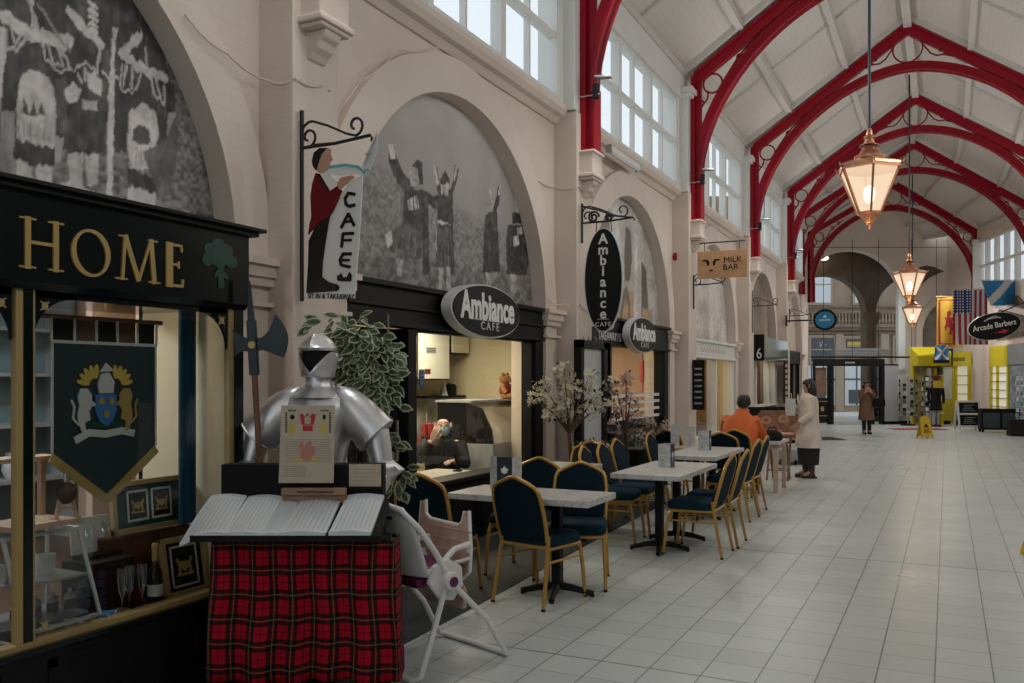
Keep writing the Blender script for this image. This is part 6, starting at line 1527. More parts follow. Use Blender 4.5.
# curved seat shell with slots in its back
b = MB(); Rg = []
for f in range(13):
    a = f/12
    if a < .4: y, z = .17-.30*a/.4, .535-.02*a/.4
    else: y, z = -.13-.14*(a-.4)/.6, .515+.40*((a-.4)/.6)
    w = .21 - (.055*((a-.75)/.25)**2 if a > .75 else 0)
    Rg.append([(w*k, y - .08 + (.055*(abs(k))**2.5), z + (.05*abs(k)**3 if a < .4 else 0)) for k in (-1,-.9,-.7,-.4,0,.4,.7,.9,1)])
b.rings(Rg, closed=False); o = b.build('seat_shell', M['whitep'], hc, smooth=True, fix=False, ang=60); so = o.modifiers.new('Solidify','SOLIDIFY'); so.thickness = .016
b = MB(); b.tube([(x,y-.08,z) for x,y,z in ((.24,.03,.52),(.235,-.05,.66),(.215,-.15,.80),(.16,-.235,.905),(.07,-.275,.93),(0,-.28,.935),(-.07,-.275,.93),(-.16,-.235,.905),(-.215,-.15,.80),(-.235,-.05,.66),(-.24,.03,.52))], .017, 10); b.build('back_hoop', M['whitep'], hc, smooth=True)
b = MB(); b.box((0,-.06,.49), (.34,.30,.055)); b.box((0,-.02,.555), (.33,.24,.03)); b.build('seat_pad', M['purple'], hc, bevel=.02)
for x, z in ((-.10,.86),(.10,.86),(-.10,.76),(.10,.76)):
    b = MB(); y = -.21-.14*((z-.515)/.40); b.box((x,y-.012,z),(.03,.016,.014)); b.build('strap_slot', M['blackm'], hc)
b = MB(); b.box((-.01,-.295,.69),(.16,.008,.07), rx=.33); b.build('sticker', M['grey'], hc)
M['tan'] = mat('tray_underside', (.52,.34,.27), .5, var=.15, scale=14)
tr_ = MB(); tp = [(q_[0]-.06, q_[1]-.02) for q_ in [(-.23,.58),(-.24,.95),(-.20,.96),(-.185,.88),(-.14,.855),(.12,.845),(.15,.87),(.16,.925),(.20,.935),(.245,.72),(.25,.60),(.20,.555),(-.17,.545)]]
tr_.prism([(x,z) for x,z in tp], lambda x,z,q:(x,.14+.12*(z-.55)+q,z-.07), 0, .022); ty = tr_.build('tray', M['tan'], hc, bevel=.008)
b = MB(); b.tube([(x,.151+.12*(z-.55),z-.07) for x,z in tp], .011, 8, closed=True); b.build('tray_rim', M['whitep'], ty, smooth=True)
b = MB()
for z in (.62,.68,.74,.80): b.beam((-.19,.138+.12*(z-.55),z-.07),(.19,.138+.12*(z-.55),z-.07),.006,.008)
b.build('tray_ribs', M['tan'], ty)
for s in (-1,1): MB().tube([(s*.21,-.06,.60),(s*.20,.03,.655),(s*.18,.155,.665),(s*.17,.165,.62)], .017, 8).build('tray_arm', M['whitep'], hc, smooth=True)
b = MB(); b.prism([(-.16,.29),(.16,.29),(.17,.40),(.13,.44),(-.13,.44),(-.17,.40)], lambda x,z,q:(x,.13+q,z), 0, .03); b.build('footrest', M['tan'], hc, bevel=.012)
for s in (-1,1): MB().beam((s*.12,.10,.50),(s*.12,.14,.38),.03,.02).build('footrest_arm', M['whitep'], hc)
# ================================================================== PLANTS
M['stem'] = mat('stem', (.05,.05,.02), .7)
M['leafg'] = mat('leaf_green', (.045,.085,.03), .5, var=.3, scale=30)
M['leafc'] = mat('leaf_cream_edge', (.36,.38,.25), .5)
def leaf(b, p_, d, up, L, W, two=True):
    d = d.normalized(); s_ = d.cross(up)
    if s_.length < 1e-3: s_ = d.orthogonal()
    s_.normalize(); n_ = s_.cross(d)
    prof = [(0,.0),(.18,.55),(.42,1),(.7,.75),(1,.0)]
    def pt(f, w, h=0): return p_ + d*(L*f) + s_*(W*.5*w) + n_*(h - .18*L*f*f)
    V = [pt(f, w) for f, w in prof] + [pt(f, -w) for f, w in prof[1:4]] + [pt(f, w*.62, .0015) for f, w in prof[1:4]] + [pt(f, -w*.62, .0015) for f, w in prof[1:4]] + [pt(.08,0,.0015), pt(.86,0,.0015)]
    # 0..4 rim right, 5..7 rim left, 8..10 inner right, 11..13 inner left, 14 base, 15 tip
    b.add(V, [(0,1,8,14),(1,2,9,8),(2,3,10,9),(3,4,15,10),(0,14,11,5),(5,11,12,6),(6,12,13,7),(7,13,15,4)], 1)
    b.add(V, [(14,8,9,12,11),(9,10,15,13,12)], 0)
RL = random.Random(11)
px_, py_ = far(-.94, 5.33)[:2]
t = thing('variegated_plant', 'cream edged variegated trailing plant behind the suit of armour', 'plant', (px_, py_, 0), TH)
MB().lathe([(.001,0),(.13,0),(.17,.30),(.175,.32),(.155,.32),(.15,.28),(.001,.27)], 20).build('pot', M['blackm'], t, smooth=True)
MB().tube([(.19,0,.25),(.19,0,2.0)], .006, 6).build('cane', M['steel'], t)
fo = MB(); sm = MB()
clusters = [(-.17,1.93,.13,.05,14),(-.02,1.90,.14,.10,34),(.06,1.82,.15,.12,44),(.10,1.70,.14,.13,44),(.08,1.58,.12,.12,36),(.17,1.75,.09,.09,16),(.16,1.60,.10,.1,22),(.17,1.47,.08,.09,18),(-.08,1.74,.10,.12,20),(-.03,1.62,.12,.12,24),(.17,1.33,.05,.08,8),(.21,1.20,.055,.08,12),(.26,1.06,.06,.08,14),(.25,.97,.07,.07,12),(.05,1.45,.10,.1,14),(.02,1.3,.1,.1,8)]
for cx, cz, rx, rz, k in clusters:
    sm.tube([(0,0,.28),(cx*.4,.02,cz*.55),(cx,.0,cz)], [.009,.006,.003], 5)
    for _ in range(k):
        a = RL.uniform(0,2*pi); q = sqrt(RL.random()); yy = RL.uniform(-.12,.05)
        p_ = Vector((cx+rx*q*cos(a), yy, cz+rz*q*sin(a)))
        d = Vector((cos(a)*.8+RL.uniform(-.5,.5), -.5+RL.uniform(-.5,.3), sin(a)*.4-.35+RL.uniform(-.4,.4)))
        leaf(fo, p_, d, Vector((RL.uniform(-.6,.6), -.9, RL.uniform(.1,.7))), RL.uniform(.075,.115), RL.uniform(.045,.062))
sm.build('stems', M['stem'], t, smooth=True); fo.build('foliage', [M['leafg'], M['leafc']], t, fix=False)
# blossom trees in pots
M['blos_w'] = mat('blossom_cream', (.50,.45,.32), .7); M['blos_p'] = mat('blossom_pink', (.42,.30,.26), .7)
M['leafd'] = mat('leaf_dark', (.022,.035,.014), .6)
def flower(b, p_, n_, r):
    n_ = n_.normalized(); u = n_.orthogonal().normalized(); v = n_.cross(u)
    V = [p_]; 
    for k in range(5):
        for da, q in ((-.45,.75),(0,1.05),(.45,.75)):
            a = 2*pi*k/5+da; V.append(p_ + (u*cos(a)+v*sin(a))*r*q + n_*r*.35*q)
    b.add(V, [(0,1+3*k,2+3*k,3+3*k) for k in range(5)], 0)
def blossom(label, x, y, bm, blobs, seed, trunk_h):
    t = thing('blossom_tree', label, 'artificial tree', (x, y, 0), 0, 'artificial blossom trees by the cafe')
    r = random.Random(seed)
    MB().lathe([(.001,0),(.14,0),(.17,.28),(.16,.28),(.15,.25),(.001,.25)], 20).build('pot', M['blackm'], t, smooth=True)
    tb = MB(); tb.tube([(0,0,.25),(.02,.01,.6),(-.01,.0,trunk_h)], [.03,.024,.018], 8); fb = MB()
    for cx, cy, cz, rr, k in blobs:
        tb.tube([(0,0,trunk_h-.1),(cx*.5,cy*.5,(trunk_h+cz)/2),(cx,cy,cz)], [.014,.009,.004], 5)
        for i in range(k):
            d = Vector((r.gauss(0,1), r.gauss(0,1), r.gauss(0,1))).normalized(); p_ = Vector((cx,cy,cz)) + d*rr*r.uniform(.45,1.05)
            if i % 3 == 0: leaf(fb, p_, d+Vector((0,0,-.3)), Vector((r.uniform(-1,1),0,1)), .07, .035)
            else: flower(fb, p_, d+Vector((.6,-.6,.2)), r.uniform(.022,.036))
    tb.build('trunk', M['brownwood'], t, smooth=True)
    # leaves use slot 0/1 of the same mesh: flowers pale, leaf centres dark
    V, F, MI = fb.v, fb.f, fb.m
    o = fb.build('foliage', [bm, M['leafd']], t, fix=False)
    return o, t
def blossom_tree(*a):
    o, t = blossom(*a)
    # leaf faces (from leaf()) have 4-5 corner quads in groups of ten after index rules: mark by size
    return t
def _leaf_dark(b, p_, d, up, L, W):
    d = d.normalized(); s_ = d.cross(up)
    if s_.length < 1e-3: s_ = d.orthogonal()
    s_.normalize()
    b.add([p_, p_+d*L*.45+s_*W*.5, p_+d*L, p_+d*L*.45-s_*W*.5], [(0,1,2,3)], 1)
leaf_keep = leaf
leaf = _leaf_dark
blossom_tree('cream blossom tree in a pot beside the tall menu case', -3.80, 9.14, M['blos_w'], [(-.22,-.25,1.55,.10,34),(-.02,-.10,1.68,.13,50),(.18,.10,1.60,.12,46),(-.16,-.15,1.40,.13,52),(.02,.0,1.47,.13,54),(.22,.2,1.42,.12,46),(-.02,-.1,1.27,.12,44),(.16,.1,1.25,.11,40),(-.28,-.35,1.40,.08,24),(.34,.4,1.55,.08,22),(.30,.35,1.30,.08,24),(-.15,-.2,1.22,.08,22)], 5, 1.1)
blossom_tree('pinkish blossom tree in a pot before the striped cafe window', -3.72, 10.85, M['blos_p'], [(.02,-.05,1.62,.10,36),(-.08,-.15,1.48,.11,44),(.05,.05,1.38,.12,46),(-.06,-.1,1.24,.12,46),(.08,.1,1.12,.11,42),(-.1,-.2,1.0,.11,38),(.2,.3,1.05,.10,34),(.36,.5,.98,.08,26)], 8, 1.0)
# planters with low flowers
def planter(label, x, y, L, seed, bm, rz=0):
    t = thing('flower_planter', label, 'planter', (x, y, 0), rz, 'low flower planters')
    r = random.Random(seed)
    MB().bx(-.13,.13,-L/2,L/2,0,.66).build('box', M['black'], t, bevel=.01); MB().bx(-.11,.11,-L/2+.02,L/2-.02,.66,.67).build('soil', M['brownwood'], t)
    b = MB()
    for i in range(170):
        p_ = Vector((r.uniform(-.12,.14), r.uniform(-L/2,L/2), .68+r.uniform(0,.18))); d = Vector((r.uniform(-.4,1), r.uniform(-1,1), r.uniform(.1,1)))
        if i % 3: leaf(b, p_, d, Vector((0,0,1)) if abs(d.z) < .9 else Vector((1,0,0)), r.uniform(.06,.12), .03)
        else: flower(b, p_+Vector((.02,0,.04)), d+Vector((.4,-.4,0)), r.uniform(.016,.026))
    b.build('flowers', [bm, M['leafg']], t, fix=False)
planter('black planter of white flowers under the cream blossom tree', -3.78, 9.70, .66, 3, M['blos_w'])
planter('black planter of flowers under the striped cafe window', -3.80, 11.75, .9, 4, M['blos_p'])
# ================================================================== FAR END OF THE ARCADE (turned 26.3 deg)
RT = Matrix.Rotation(TH, 4, 'Z')
def mbe(): b = MB(); b.M = RT; return b          # builder whose coordinates are (lateral, depth, z) of the far end
fD = lambda a, z, t: (a, t, z)
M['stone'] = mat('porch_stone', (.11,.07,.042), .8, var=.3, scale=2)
M['sand'] = mat('sandstone', (.30,.225,.155), .85, var=.2, scale=.6)
M['sanddk'] = mat('sandstone_dark_course', (.23,.17,.12), .85, var=.2, scale=.8)  # darker sandstone for the cornice courses
# side walls of the bent part
b = MB()
def wall_seg(b, p0, p1, z0, z1, th=.3, side=1):
    a = Vector((*p0,0)); c = Vector((*p1,0)); d = (c-a).normalized(); n_ = Vector((-d.y, d.x, 0))*th*side
    b.add([(a.x,a.y,z0),(c.x,c.y,z0),(c.x+n_.x,c.y+n_.y,z0),(a.x+n_.x,a.y+n_.y,z0),(a.x,a.y,z1),(c.x,c.y,z1),(c.x+n_.x,c.y+n_.y,z1),(a.x+n_.x,a.y+n_.y,z1)],
          [(0,3,2,1),(4,5,6,7),(0,1,5,4),(1,2,6,5),(2,3,7,6),(3,0,4,7)])
wall_seg(b, (-4.25,29.9), far(10.74,31.9)[:2], 0, 7.0, .3, 1)
wall_seg(b, far(10.74,31.9)[:2], far(10.3,33.4)[:2], 0, 7.0, .3, 1)
struct(b.build('wall_left_bend', M['wall']))
RW0, RW1, RW2 = far(15.9,26.6)[:2], far(16.62,31.5)[:2], far(16.46,33.4)[:2]
b = MB(); wall_seg(b, RW0, RW1, 0, 4.75, .3, -1); wall_seg(b, RW1, RW2, 0, 7.0, .3, -1); wall_seg(b, RW0, RW1, 6.55, 7.0, .3, -1)
struct(b.build('wall_right_bend', M['wall']))
# clerestory over it
b = MB()
L_ = Vector((RW1[0]-RW0[0], RW1[1]-RW0[1], 0)); LL = L_.length; dd = L_.normalized(); nn = Vector((dd.y, -dd.x, 0))
def rw(t, o, z): q = Vector((*RW0,0)) + dd*t + nn*o; return (q.x, q.y, z)
for z in (4.75, 5.62, 6.5): b.beam(rw(0,.08,z), rw(LL,.08,z), .10, .09)
for k in range(7): t_ = LL*k/6; b.beam(rw(t_,.08,4.75), rw(t_,.08,6.55), .10, .10 if k % 2 else .16)
for k in range(12): t_ = LL*(k+.5)/12; b.beam(rw(t_,.08,4.75), rw(t_,.08,6.55), .04, .04)
b.beam(rw(LL-.1,0,4.7), rw(LL-.1,0,6.6), .3, .3)
o = struct(b.build('window_clerestory_bend', M['white']))
b = MB(); b.poly([rw(0,.1,4.75), rw(LL,.1,4.75), rw(LL,.1,6.55), rw(0,.1,6.55)]); b.build('glass', M['skyglass'], o)
# end wall with the big arch; a dark patch at right stands for a shaded lunette
def arch_hole(c, r, zs, z0, n=28): return [(c-r, z0)] + [(c+r*cos(a), zs+r*sin(a)) for a in [pi-pi*i/n for i in range(n+1)]] + [(c+r, z0)]
b = mbe()
hole = arch_hole(12.87, 1.93, 4.59, 0)
b.prism([(9.6,0)] + hole + [(16.6,0),(16.6,7.6),(13.4,9.2),(9.6,7.6)], fD, 33.3, 33.75)
struct(b.build('wall_end', M['wall2']))
b = mbe()
lun = [(15.08,5.55),(15.25,5.75),(15.45,5.88),(15.68,5.93),(16.0,5.87),(16.35,5.70),(16.1,5.62),(15.75,5.45),(15.45,5.15),(15.25,4.9),(15.1,5.2)]
b.prism(lun, fD, 33.285, 33.31); struct(b.build('trim_end_lunette_shade', M['stone']))  # flat patch, its dark colour standing for shade in an arch opening
b = mbe()       # arch moulding and grey arch panel lower right on the end wall
o_ = [(16.55-1.32*cos(a), 3.3+1.55*sin(a)) for a in [i*pi/2/14 for i in range(15)]]; q_ = [(16.55-1.08*cos(a), 3.3+1.30*sin(a)) for a in [i*pi/2/14 for i in range(15)]]
for i in range(14): b.prism([o_[i],o_[i+1],q_[i+1],q_[i]], fD, 33.16, 33.3)
b.prism([(15.23,1.9),(15.47,1.9),(15.47,3.3),(15.23,3.3)], fD, 33.16, 33.3)
struct(b.build('trim_end_arch', M['wall']))
b = mbe(); b.prism(q_ + [(16.55,2.3),(15.47,2.3)], fD, 33.26, 33.299); struct(b.build('trim_end_arch_panel', mat('arch_panel_grey', (.20,.18,.16), .6, var=.4, scale=2)))
# brown stone porch behind: two arches on one column
b = mbe()
h1 = arch_hole(12.42, 1.52, 4.2, 0); h2 = arch_hole(15.74, 1.44, 4.2, 0)
b.prism([(10.0,0)] + h1 + h2 + [(17.6,0),(17.6,7),(10.0,7)], fD, 34.6, 35.2)
struct(b.build('wall_porch', M['stone']))
b = mbe(); b.lathe([(.28,0),(.28,.3),(.21,.35),(.20,3.7),(.25,3.85),(.33,4.0),(.33,4.25)], 18, c=(14.12,34.6,0)); struct(b.build('column_porch', M['stone'], smooth=True))
b = mbe(); b.prism([(10,6.9),(17.6,6.9),(17.6,7.1),(10,7.1)], fD, 33.75, 35.2); struct(b.build('ceiling_porch', M['stone']))
t = thing('porch_light', 'lit oval ceiling light in the porch beyond the end arch', 'ceiling light', far(12.0,34.1,6.25), TH); MB().lathe([(.001,0),(.22,.01),(.26,.06),(.24,.10),(.001,.10)],20).build('diffuser', emis('porch_glow', (1,.92,.75), 5), t, smooth=True); MB().tube([(0,0,.1),(0,0,.65)],.015,6).build('stem', M['iron'], t)
# glass screen with the sliding doors
GD = 31.95
sg = thing('glass_screen', 'tall frameless glass screen hung on thin rods around the street door', 'glass screen', far(13.6,GD,0), TH)
def sgb(b, n_, m_, **k): return b.build(n_, m_, sg, **k)
for x0, x1, z0, z1 in ((-2.7,-.3,2.45,6.4),(-.3,.9,2.45,6.4),(.9,2.3,2.45,6.4),(-.25,.9,.06,2.45),(.9,2.3,.06,2.45)):
    b = MB(); b.poly([(x0,0,z0),(x1,0,z0),(x1,0,z1),(x0,0,z1)]); sgb(b, 'glass_panel', M['skyglass'], fix=False)
MB().tube([(-2.75,0,6.42),(2.3,0,6.42)], .012, 6).build('top_rail', M['iron'], sg)
for x in (-2.3,-1.25,-.3,.9,1.8): MB().tube([(x,-.02,2.4),(x,-.02,6.7)], .010, 6).build('rod', M['iron'], sg)
MB().bx(-2.75,2.3,-.03,.03,2.40,2.46).build('rail', M['black'], sg)
MB().bx(-.28,2.3,-.04,.04,0,.12).build('kick_rail', M['black'], sg)
t = thing('street_door', 'black framed sliding glass door to the street at the far end', 'door', far(12.1,31.7,0), TH)
b = MB(); b.bx(-1.24,1.28,-.12,.12,2.10,2.36); b.build('header', M['black'], t, bevel=.01)
for x in (-.60,.86,1.22): MB().bx(x-.06,x+.06,-.10,.10,0,2.12).build('jamb', M['black'], t)
MB().bx(-1.24,-1.19,-.08,.08,0,2.12).build('jamb', M['black'], t)
MB().bx(-.54,.80,-.1,.1,0,.02).build('threshold', M['steel'], t)
b = MB(); b.bx(-1.19,-.66,-.03,.03,.05,.95); p_ = b.build('lower_panel', M['black'], t)
for z in (.30,.82): MB().bx(-1.17,-.68,-.034,-.03,z,z+.025).build('gold_line', M['gold'], p_)
MB().prism([(-.98,.48),(-.88,.48),(-.87,.6),(-.93,.66),(-.99,.6)], fY, -.036,-.03).build('gold_emblem', M['gold'], p_)
b = MB(); b.bx(-1.19,-.78,-.02,.02,1.05,2.05); b.build('poster', mat('poster_brown', (.20,.11,.07), .5, var=.4, scale=3), t)
b = MB(); b.poly([(.92,0,.1),(1.16,0,.1),(1.16,0,2.1),(.92,0,2.1)]); b.build('side_pane', bpy.data.materials['dark_glass'], t, fix=False)
MB().bx(-.15,.2,-.135,-.12,2.2,2.25).build('sensor', M['grey'], t)
b = MB(); b.bx(-.74,-.66,-.06,.06,0,2.1); b.build('sliding_leaf_edge', M['black'], t)
t = thing('lintel_box', 'grey ventilation box fixed above the street door outside', 'ventilation box', far(13.05,33.0,2.46), TH); MB().bx(-1.0,1.05,-.2,.2,0,.32).build('housing', M['grey'], t, bevel=.01)
for k in range(3): MB().bx(-.98,1.03,-.215,-.2,.05+.09*k,.09+.09*k).build('louvre', M['steel'], t)
t = thing('noticeboard', 'dark grey noticeboard panel just right of the street door', 'panel', far(13.62,31.6,.12), TH); MB().bx(-.24,.24,-.02,.02,.0,2.0).build('board', M['grey'], t); MB().bx(-.24,.24,-.025,.025,2.0,2.05).build('cap', M['black'], t)
t = thing('white_pillar', 'slim white pillar behind the postcard racks', 'pillar', far(14.35,32.5,0), TH); MB().bx(-.13,.13,-.12,.12,0,5.2).build('shaft', M['white'], t, bevel=.01); MB().bx(-.17,.17,-.16,.16,5.2,5.35).build('cap', M['white'], t)
# the street
b = mbe(); b.bx(-2,30,35.2,60,-.14,-.02); struct(b.build('ground_street', mat('street_paving', (.62,.62,.61), .8, var=.1, scale=1)))
bd = thing('stone_building', 'pale sandstone building across the street, seen through the glass', 'building', far(14.5,45,0), TH)
MB().bx(-7,7,0,.6,-.02,11).build('wall', M['sand'], bd)
for z, e, h in ((4.28,.45,.16),(4.12,.30,.16),(5.0,.18,.14),(3.95,.15,.10),(5.3,.12,.08),(9.5,.3,.2)): MB().bx(-7,7,-e,0,z,z+h).build('cornice', M['sanddk'], bd)
for k in range(70):
    MB().lathe([(.04,4.45),(.07,4.6),(.035,4.75),(.06,5.0)],8,c=(-5.5+.17*k,-.22,0)).build('baluster', M['sand'], bd) if -3 < -5.5+.17*k < 6 else None
M['winw'] = mat('blind_white', (.62,.66,.70), .4); M['wind'] = mat('window_dark', (.05,.06,.07), .2); M['frw'] = mat('stone_pale', (.36,.28,.21), .8)
for x, w, z0, z1, m_ in ((1.2,1.1,5.55,7.4,'winw'),(3.55,1.1,5.55,7.4,'winw'),(5.9,1.1,5.55,7.4,'winw'),(-1.4,1.1,5.55,7.4,'winw'),
                         (1.35,1.15,2.55,3.75,'wind'),(3.05,1.0,2.9,3.7,'wind'),(5.6,1.1,2.55,3.75,'wind'),(-1.0,1.1,2.55,3.75,'wind')):
    f = MB().bx(x-w/2-.12,x+w/2+.12,-.10,0,z0-.12,z1+.15).build('window_surround', M['frw'], bd)
    MB().bx(x-w/2,x+w/2,-.12,-.10,z0,z1).build('pane', M[m_], f)
    MB().bx(x-w/2,x+w/2,-.135,-.12,(z0+z1)/2-.03,(z0+z1)/2+.03).build('sash_bar', M['frw'], f)
MB().bx(2.6,3.5,-.16,-.1,3.35,3.55).build('yellow_sign', M['yel'], bd)
for x in (-.1,2.2,4.5,6.6): MB().bx(x-.2,x+.2,-.2,0,0,3.95).build('pilaster', M['frw'], bd)
for x0, x1 in ((.2,2.0),(2.5,4.3),(4.8,6.4)):
    f = MB().bx(x0,x1,-.06,0,.3,2.35).build('shop_window', M['winw'], bd)
    for k in range(1,3): MB().bx(x0+(x1-x0)*k/3-.03,x0+(x1-x0)*k/3+.03,-.09,-.06,.3,2.35).build('mullion', M['wind'], f)
    MB().bx(x0,x1,-.09,-.06,1.6,1.68).build('transom', M['wind'], f); MB().bx(x0+.2,x1-.5,-.1,-.06,.4,1.1).build('display', M['wind'], f)
# ---- yellow gift shops on the right
M['yp'] = mat('bright_yellow', (.62,.50,.015), .45); M['ydk'] = mat('yellow_deep', (.50,.38,.02), .5)
t = thing('yellow_kiosk', 'yellow canopied souvenir shopfront at the right of the far end', 'kiosk', far(14.88,31.2,0), TH)
b = MB(); b.prism([(-.62,2.10),(.52,2.10),(.52,2.62),(-.62,2.45)], lambda x,z,q:(x,q,z), -.35, -.30)
b.prism([(-.35,2.10),(-.35,2.45),(.35,2.78),(.35,2.10)], lambda y,z,x:(x,y,z), -.62, .52); b.build('canopy', M['yp'], t)
MB().bx(.52,.57,-.36,.36,2.08,2.7).build('canopy_end', M['blackm'], t)
MB().bx(-.1,.45,-.36,-.35,2.2,2.36).build('fascia_sign', M['blackm'], t)
for x in (-.58,.48): MB().bx(x-.04,x+.04,.2,.3,0,2.1).build('post', M['yp'], t)
MB().bx(-.58,.50,.3,.36,0,2.1).build('back_panel', mat('kiosk_display', (.38,.33,.14), .6, var=.5, scale=5), t)
for k in range(4): MB().bx(-.1,.5,.1,.3,.4+.45*k,.43+.45*k).build('shelf', M['white'], t)
for k in range(12): MB().bx(-.08+.2*(k%3),.05+.2*(k%3),.12,.28,.43+.45*(k//3),.68+.45*(k//3)).build('souvenir', [M['brownwood'],M['winw'],M['ydk'],M['tree']][k%4], t)
t = thing('yellow_doorway', 'yellow panelled shop door and fascia between the kiosk and the pale pier', 'shopfront', far(16.36,32.4,0), TH - pi/2 + .06)
MB().bx(-.95,.95,-.10,.0,2.1,2.62).build('fascia', M['yp'], t); 
b = MB()
for k in range(12): b.bx(-.8+.13*k,-.72+.13*k,-.105,-.10,2.28,2.42)
b.build('fascia_lettering', M['brownwood'], t)
for x in (-.9,-.1,.1,.9): MB().bx(x-.06,x+.06,-.08,0,0,2.1).build('post', M['yp'], t)
MB().bx(-.84,-.16,-.06,-.02,0,.9).build('door_panel', M['yp'], t); MB().bx(-.84,-.16,-.04,-.02,.9,2.1).build('door_glass', M['board'], t)
MB().bx(.16,.84,-.06,-.02,0,.6).build('stall_riser', M['yp'], t); MB().bx(.16,.84,-.04,-.02,.6,2.1).build('window_display', emis('lit_window', (.62,.58,.42), .45), t)
for k in range(4): MB().bx(.18,.82,-.06,-.04,.75+.33*k,.78+.33*k).build('shelf', M['ydk'], t)
wr_ = atan2(RW1[1]-RW0[1], RW1[0]-RW0[0])      # along the right wall
t = thing('yellow_window', 'second yellow framed shop window right of the pale pier', 'shopfront', rw(LL-2.1,-.02,0), wr_)
MB().bx(-.9,.6,0,.10,2.05,2.72).build('fascia', M['yp'], t)
for x in (-.85,.0,.55): MB().bx(x-.07,x+.07,0,.08,0,2.05).build('post', M['yp'], t)
MB().bx(-.8,.5,0,.04,0,.5).build('stall_riser', M['yp'], t); MB().bx(-.8,.5,.0,.03,.5,2.05).build('lit_display', emis('lit_window_b', (.62,.60,.50), .5), t)
for k in range(5): MB().bx(-.78,.5,.03,.09,.7+.28*k,.72+.28*k).build('shelf', M['brownwood'], t)
MB().bx(-2.2,-.95,0,.12,2.1,2.75).build('dark_fascia', M['grey'], t)
MB().bx(-2.2,-.95,.0,.05,.0,2.1).build('grey_window', mat('grey_blue_display', (.30,.36,.40), .4, var=.5, scale=6), t)
b = MB(); q = oval(-1.0,3.2,1.3,1.15,30); b.prism([(x,z) for x,z in q if z > 2.8], lambda x,z,y:(x,y,z), -.0, .03)
o = b.build('mural', mat('mural_hatch', (.15,.12,.09), .6, var=.6, scale=9), None); o.location = rw(LL-2.1,-.02,0); o.rotation_euler = (0,0,wr_); tag(o, 'small brown mural in the arch above the second yellow shop', 'mural')
b = MB(); b.bx(-.45,.35,-.14,.16,0,4.75); o = struct(b.build('trim_pier_right', M['wall'], bevel=.02)); o.location = rw(LL-.45,0,0); o.rotation_euler = (0,0,wr_)
b = MB(); b.box((0,0,4.55),(1.0,.5,.3)); b.box((0,0,4.75),(1.3,.6,.12)); o = struct(b.build('trim_pier_capital', M['wall'])); o.location = rw(LL-.45,0,0); o.rotation_euler = (0,0,wr_)
b = MB(); b.beam((*far(16.05,27.0)[:2],3.62), (*far(15.9,28.7)[:2],4.05), .3, .18); struct(b.build('trim_right_moulding', M['wall']))
# postcard and sunglasses racks
def rack(label, loc, cards, h=1.8, w=.34, cm=None):
    t = thing('display_rack', label, 'display rack', loc, TH, 'revolving racks at the far shops')
    MB().tube([(0,0,.05),(0,0,h)], .02, 8).build('pole', M['steel'], t); MB().lathe([(.001,0),(.25,0),(.25,.03),(.03,.06)],16).build('base', M['blackm'], t)
    r = random.Random(int(loc[0]*100))
    for k in range(cards):
        z = .35+(h-.45)*k/cards
        MB().tube([(w*cos(a), w*sin(a), z) for a in [2*pi*i/14 for i in range(14)]], .008, 5, closed=True).build('wire_ring', M['steel'], t)
        for j in range(8):
            a = 2*pi*j/8; b = MB(); b.box((w*cos(a), w*sin(a), z+.06), (.10,.012,.11), rz=a+pi/2); b.build('card', cm[(k+j) % len(cm)], t)
rack('sunglasses rack with dark lenses right of the street door', far(13.95,31.0), 9, 1.75, .30, [M['blackm'], M['grey'], M['wind']])
rack('second rack of cards under the slim white pillar', far(14.62,30.75), 8, 1.85, .28, [M['winw'], M['blackm'], M['grey']])
rack('blue and white postcard rack at the right edge of the photo', far(15.2,25.9), 9, 1.85, .32, [M['winw'], M['bluebk']])
# kilted display dummy
t = thing('display_dummy', 'display dummy with dark kilt outfit and yellow sign before the kiosk', 'mannequin', far(14.55,30.2), TH)
b = MB(); b.rings([sec_ring(0,0,z,rx,ry,18) for z,rx,ry in ((.55,.20,.16),(.75,.19,.15),(.98,.16,.12),(1.15,.19,.13),(1.32,.21,.13),(1.40,.12,.10),(1.46,.06,.06),(1.52,.06,.06))]); b.build('torso', M['blackm'], t, smooth=True)
for s in (-1,1): MB().tube([(s*.07,0,.6),(s*.075,0,.3),(s*.08,0,.03)],[.07,.055,.045],10).build('leg', M['grey'], t, smooth=True); MB().tube([(s*.22,0,1.32),(s*.26,0,1.05),(s*.24,-.04,.8)],[.055,.05,.04],10).build('arm', M['blackm'], t, smooth=True); MB().box((s*.08,-.05,.03),(.09,.24,.06)).build('shoe', M['blackm'], t)
MB().ell((0,0,1.60),(.09,.10,.11),14,8).build('head', M['brownwood'], t, smooth=True)
MB().lathe([(.10,1.64),(.15,1.69),(.16,1.75),(.10,1.78),(.001,1.78)],16).build('hat', mat('hat_red', (.16,.02,.02), .8), t, smooth=True)
MB().bx(-.16,.17,-.17,-.15,1.33,1.58).build('yellow_sign', M['ydk'], t)
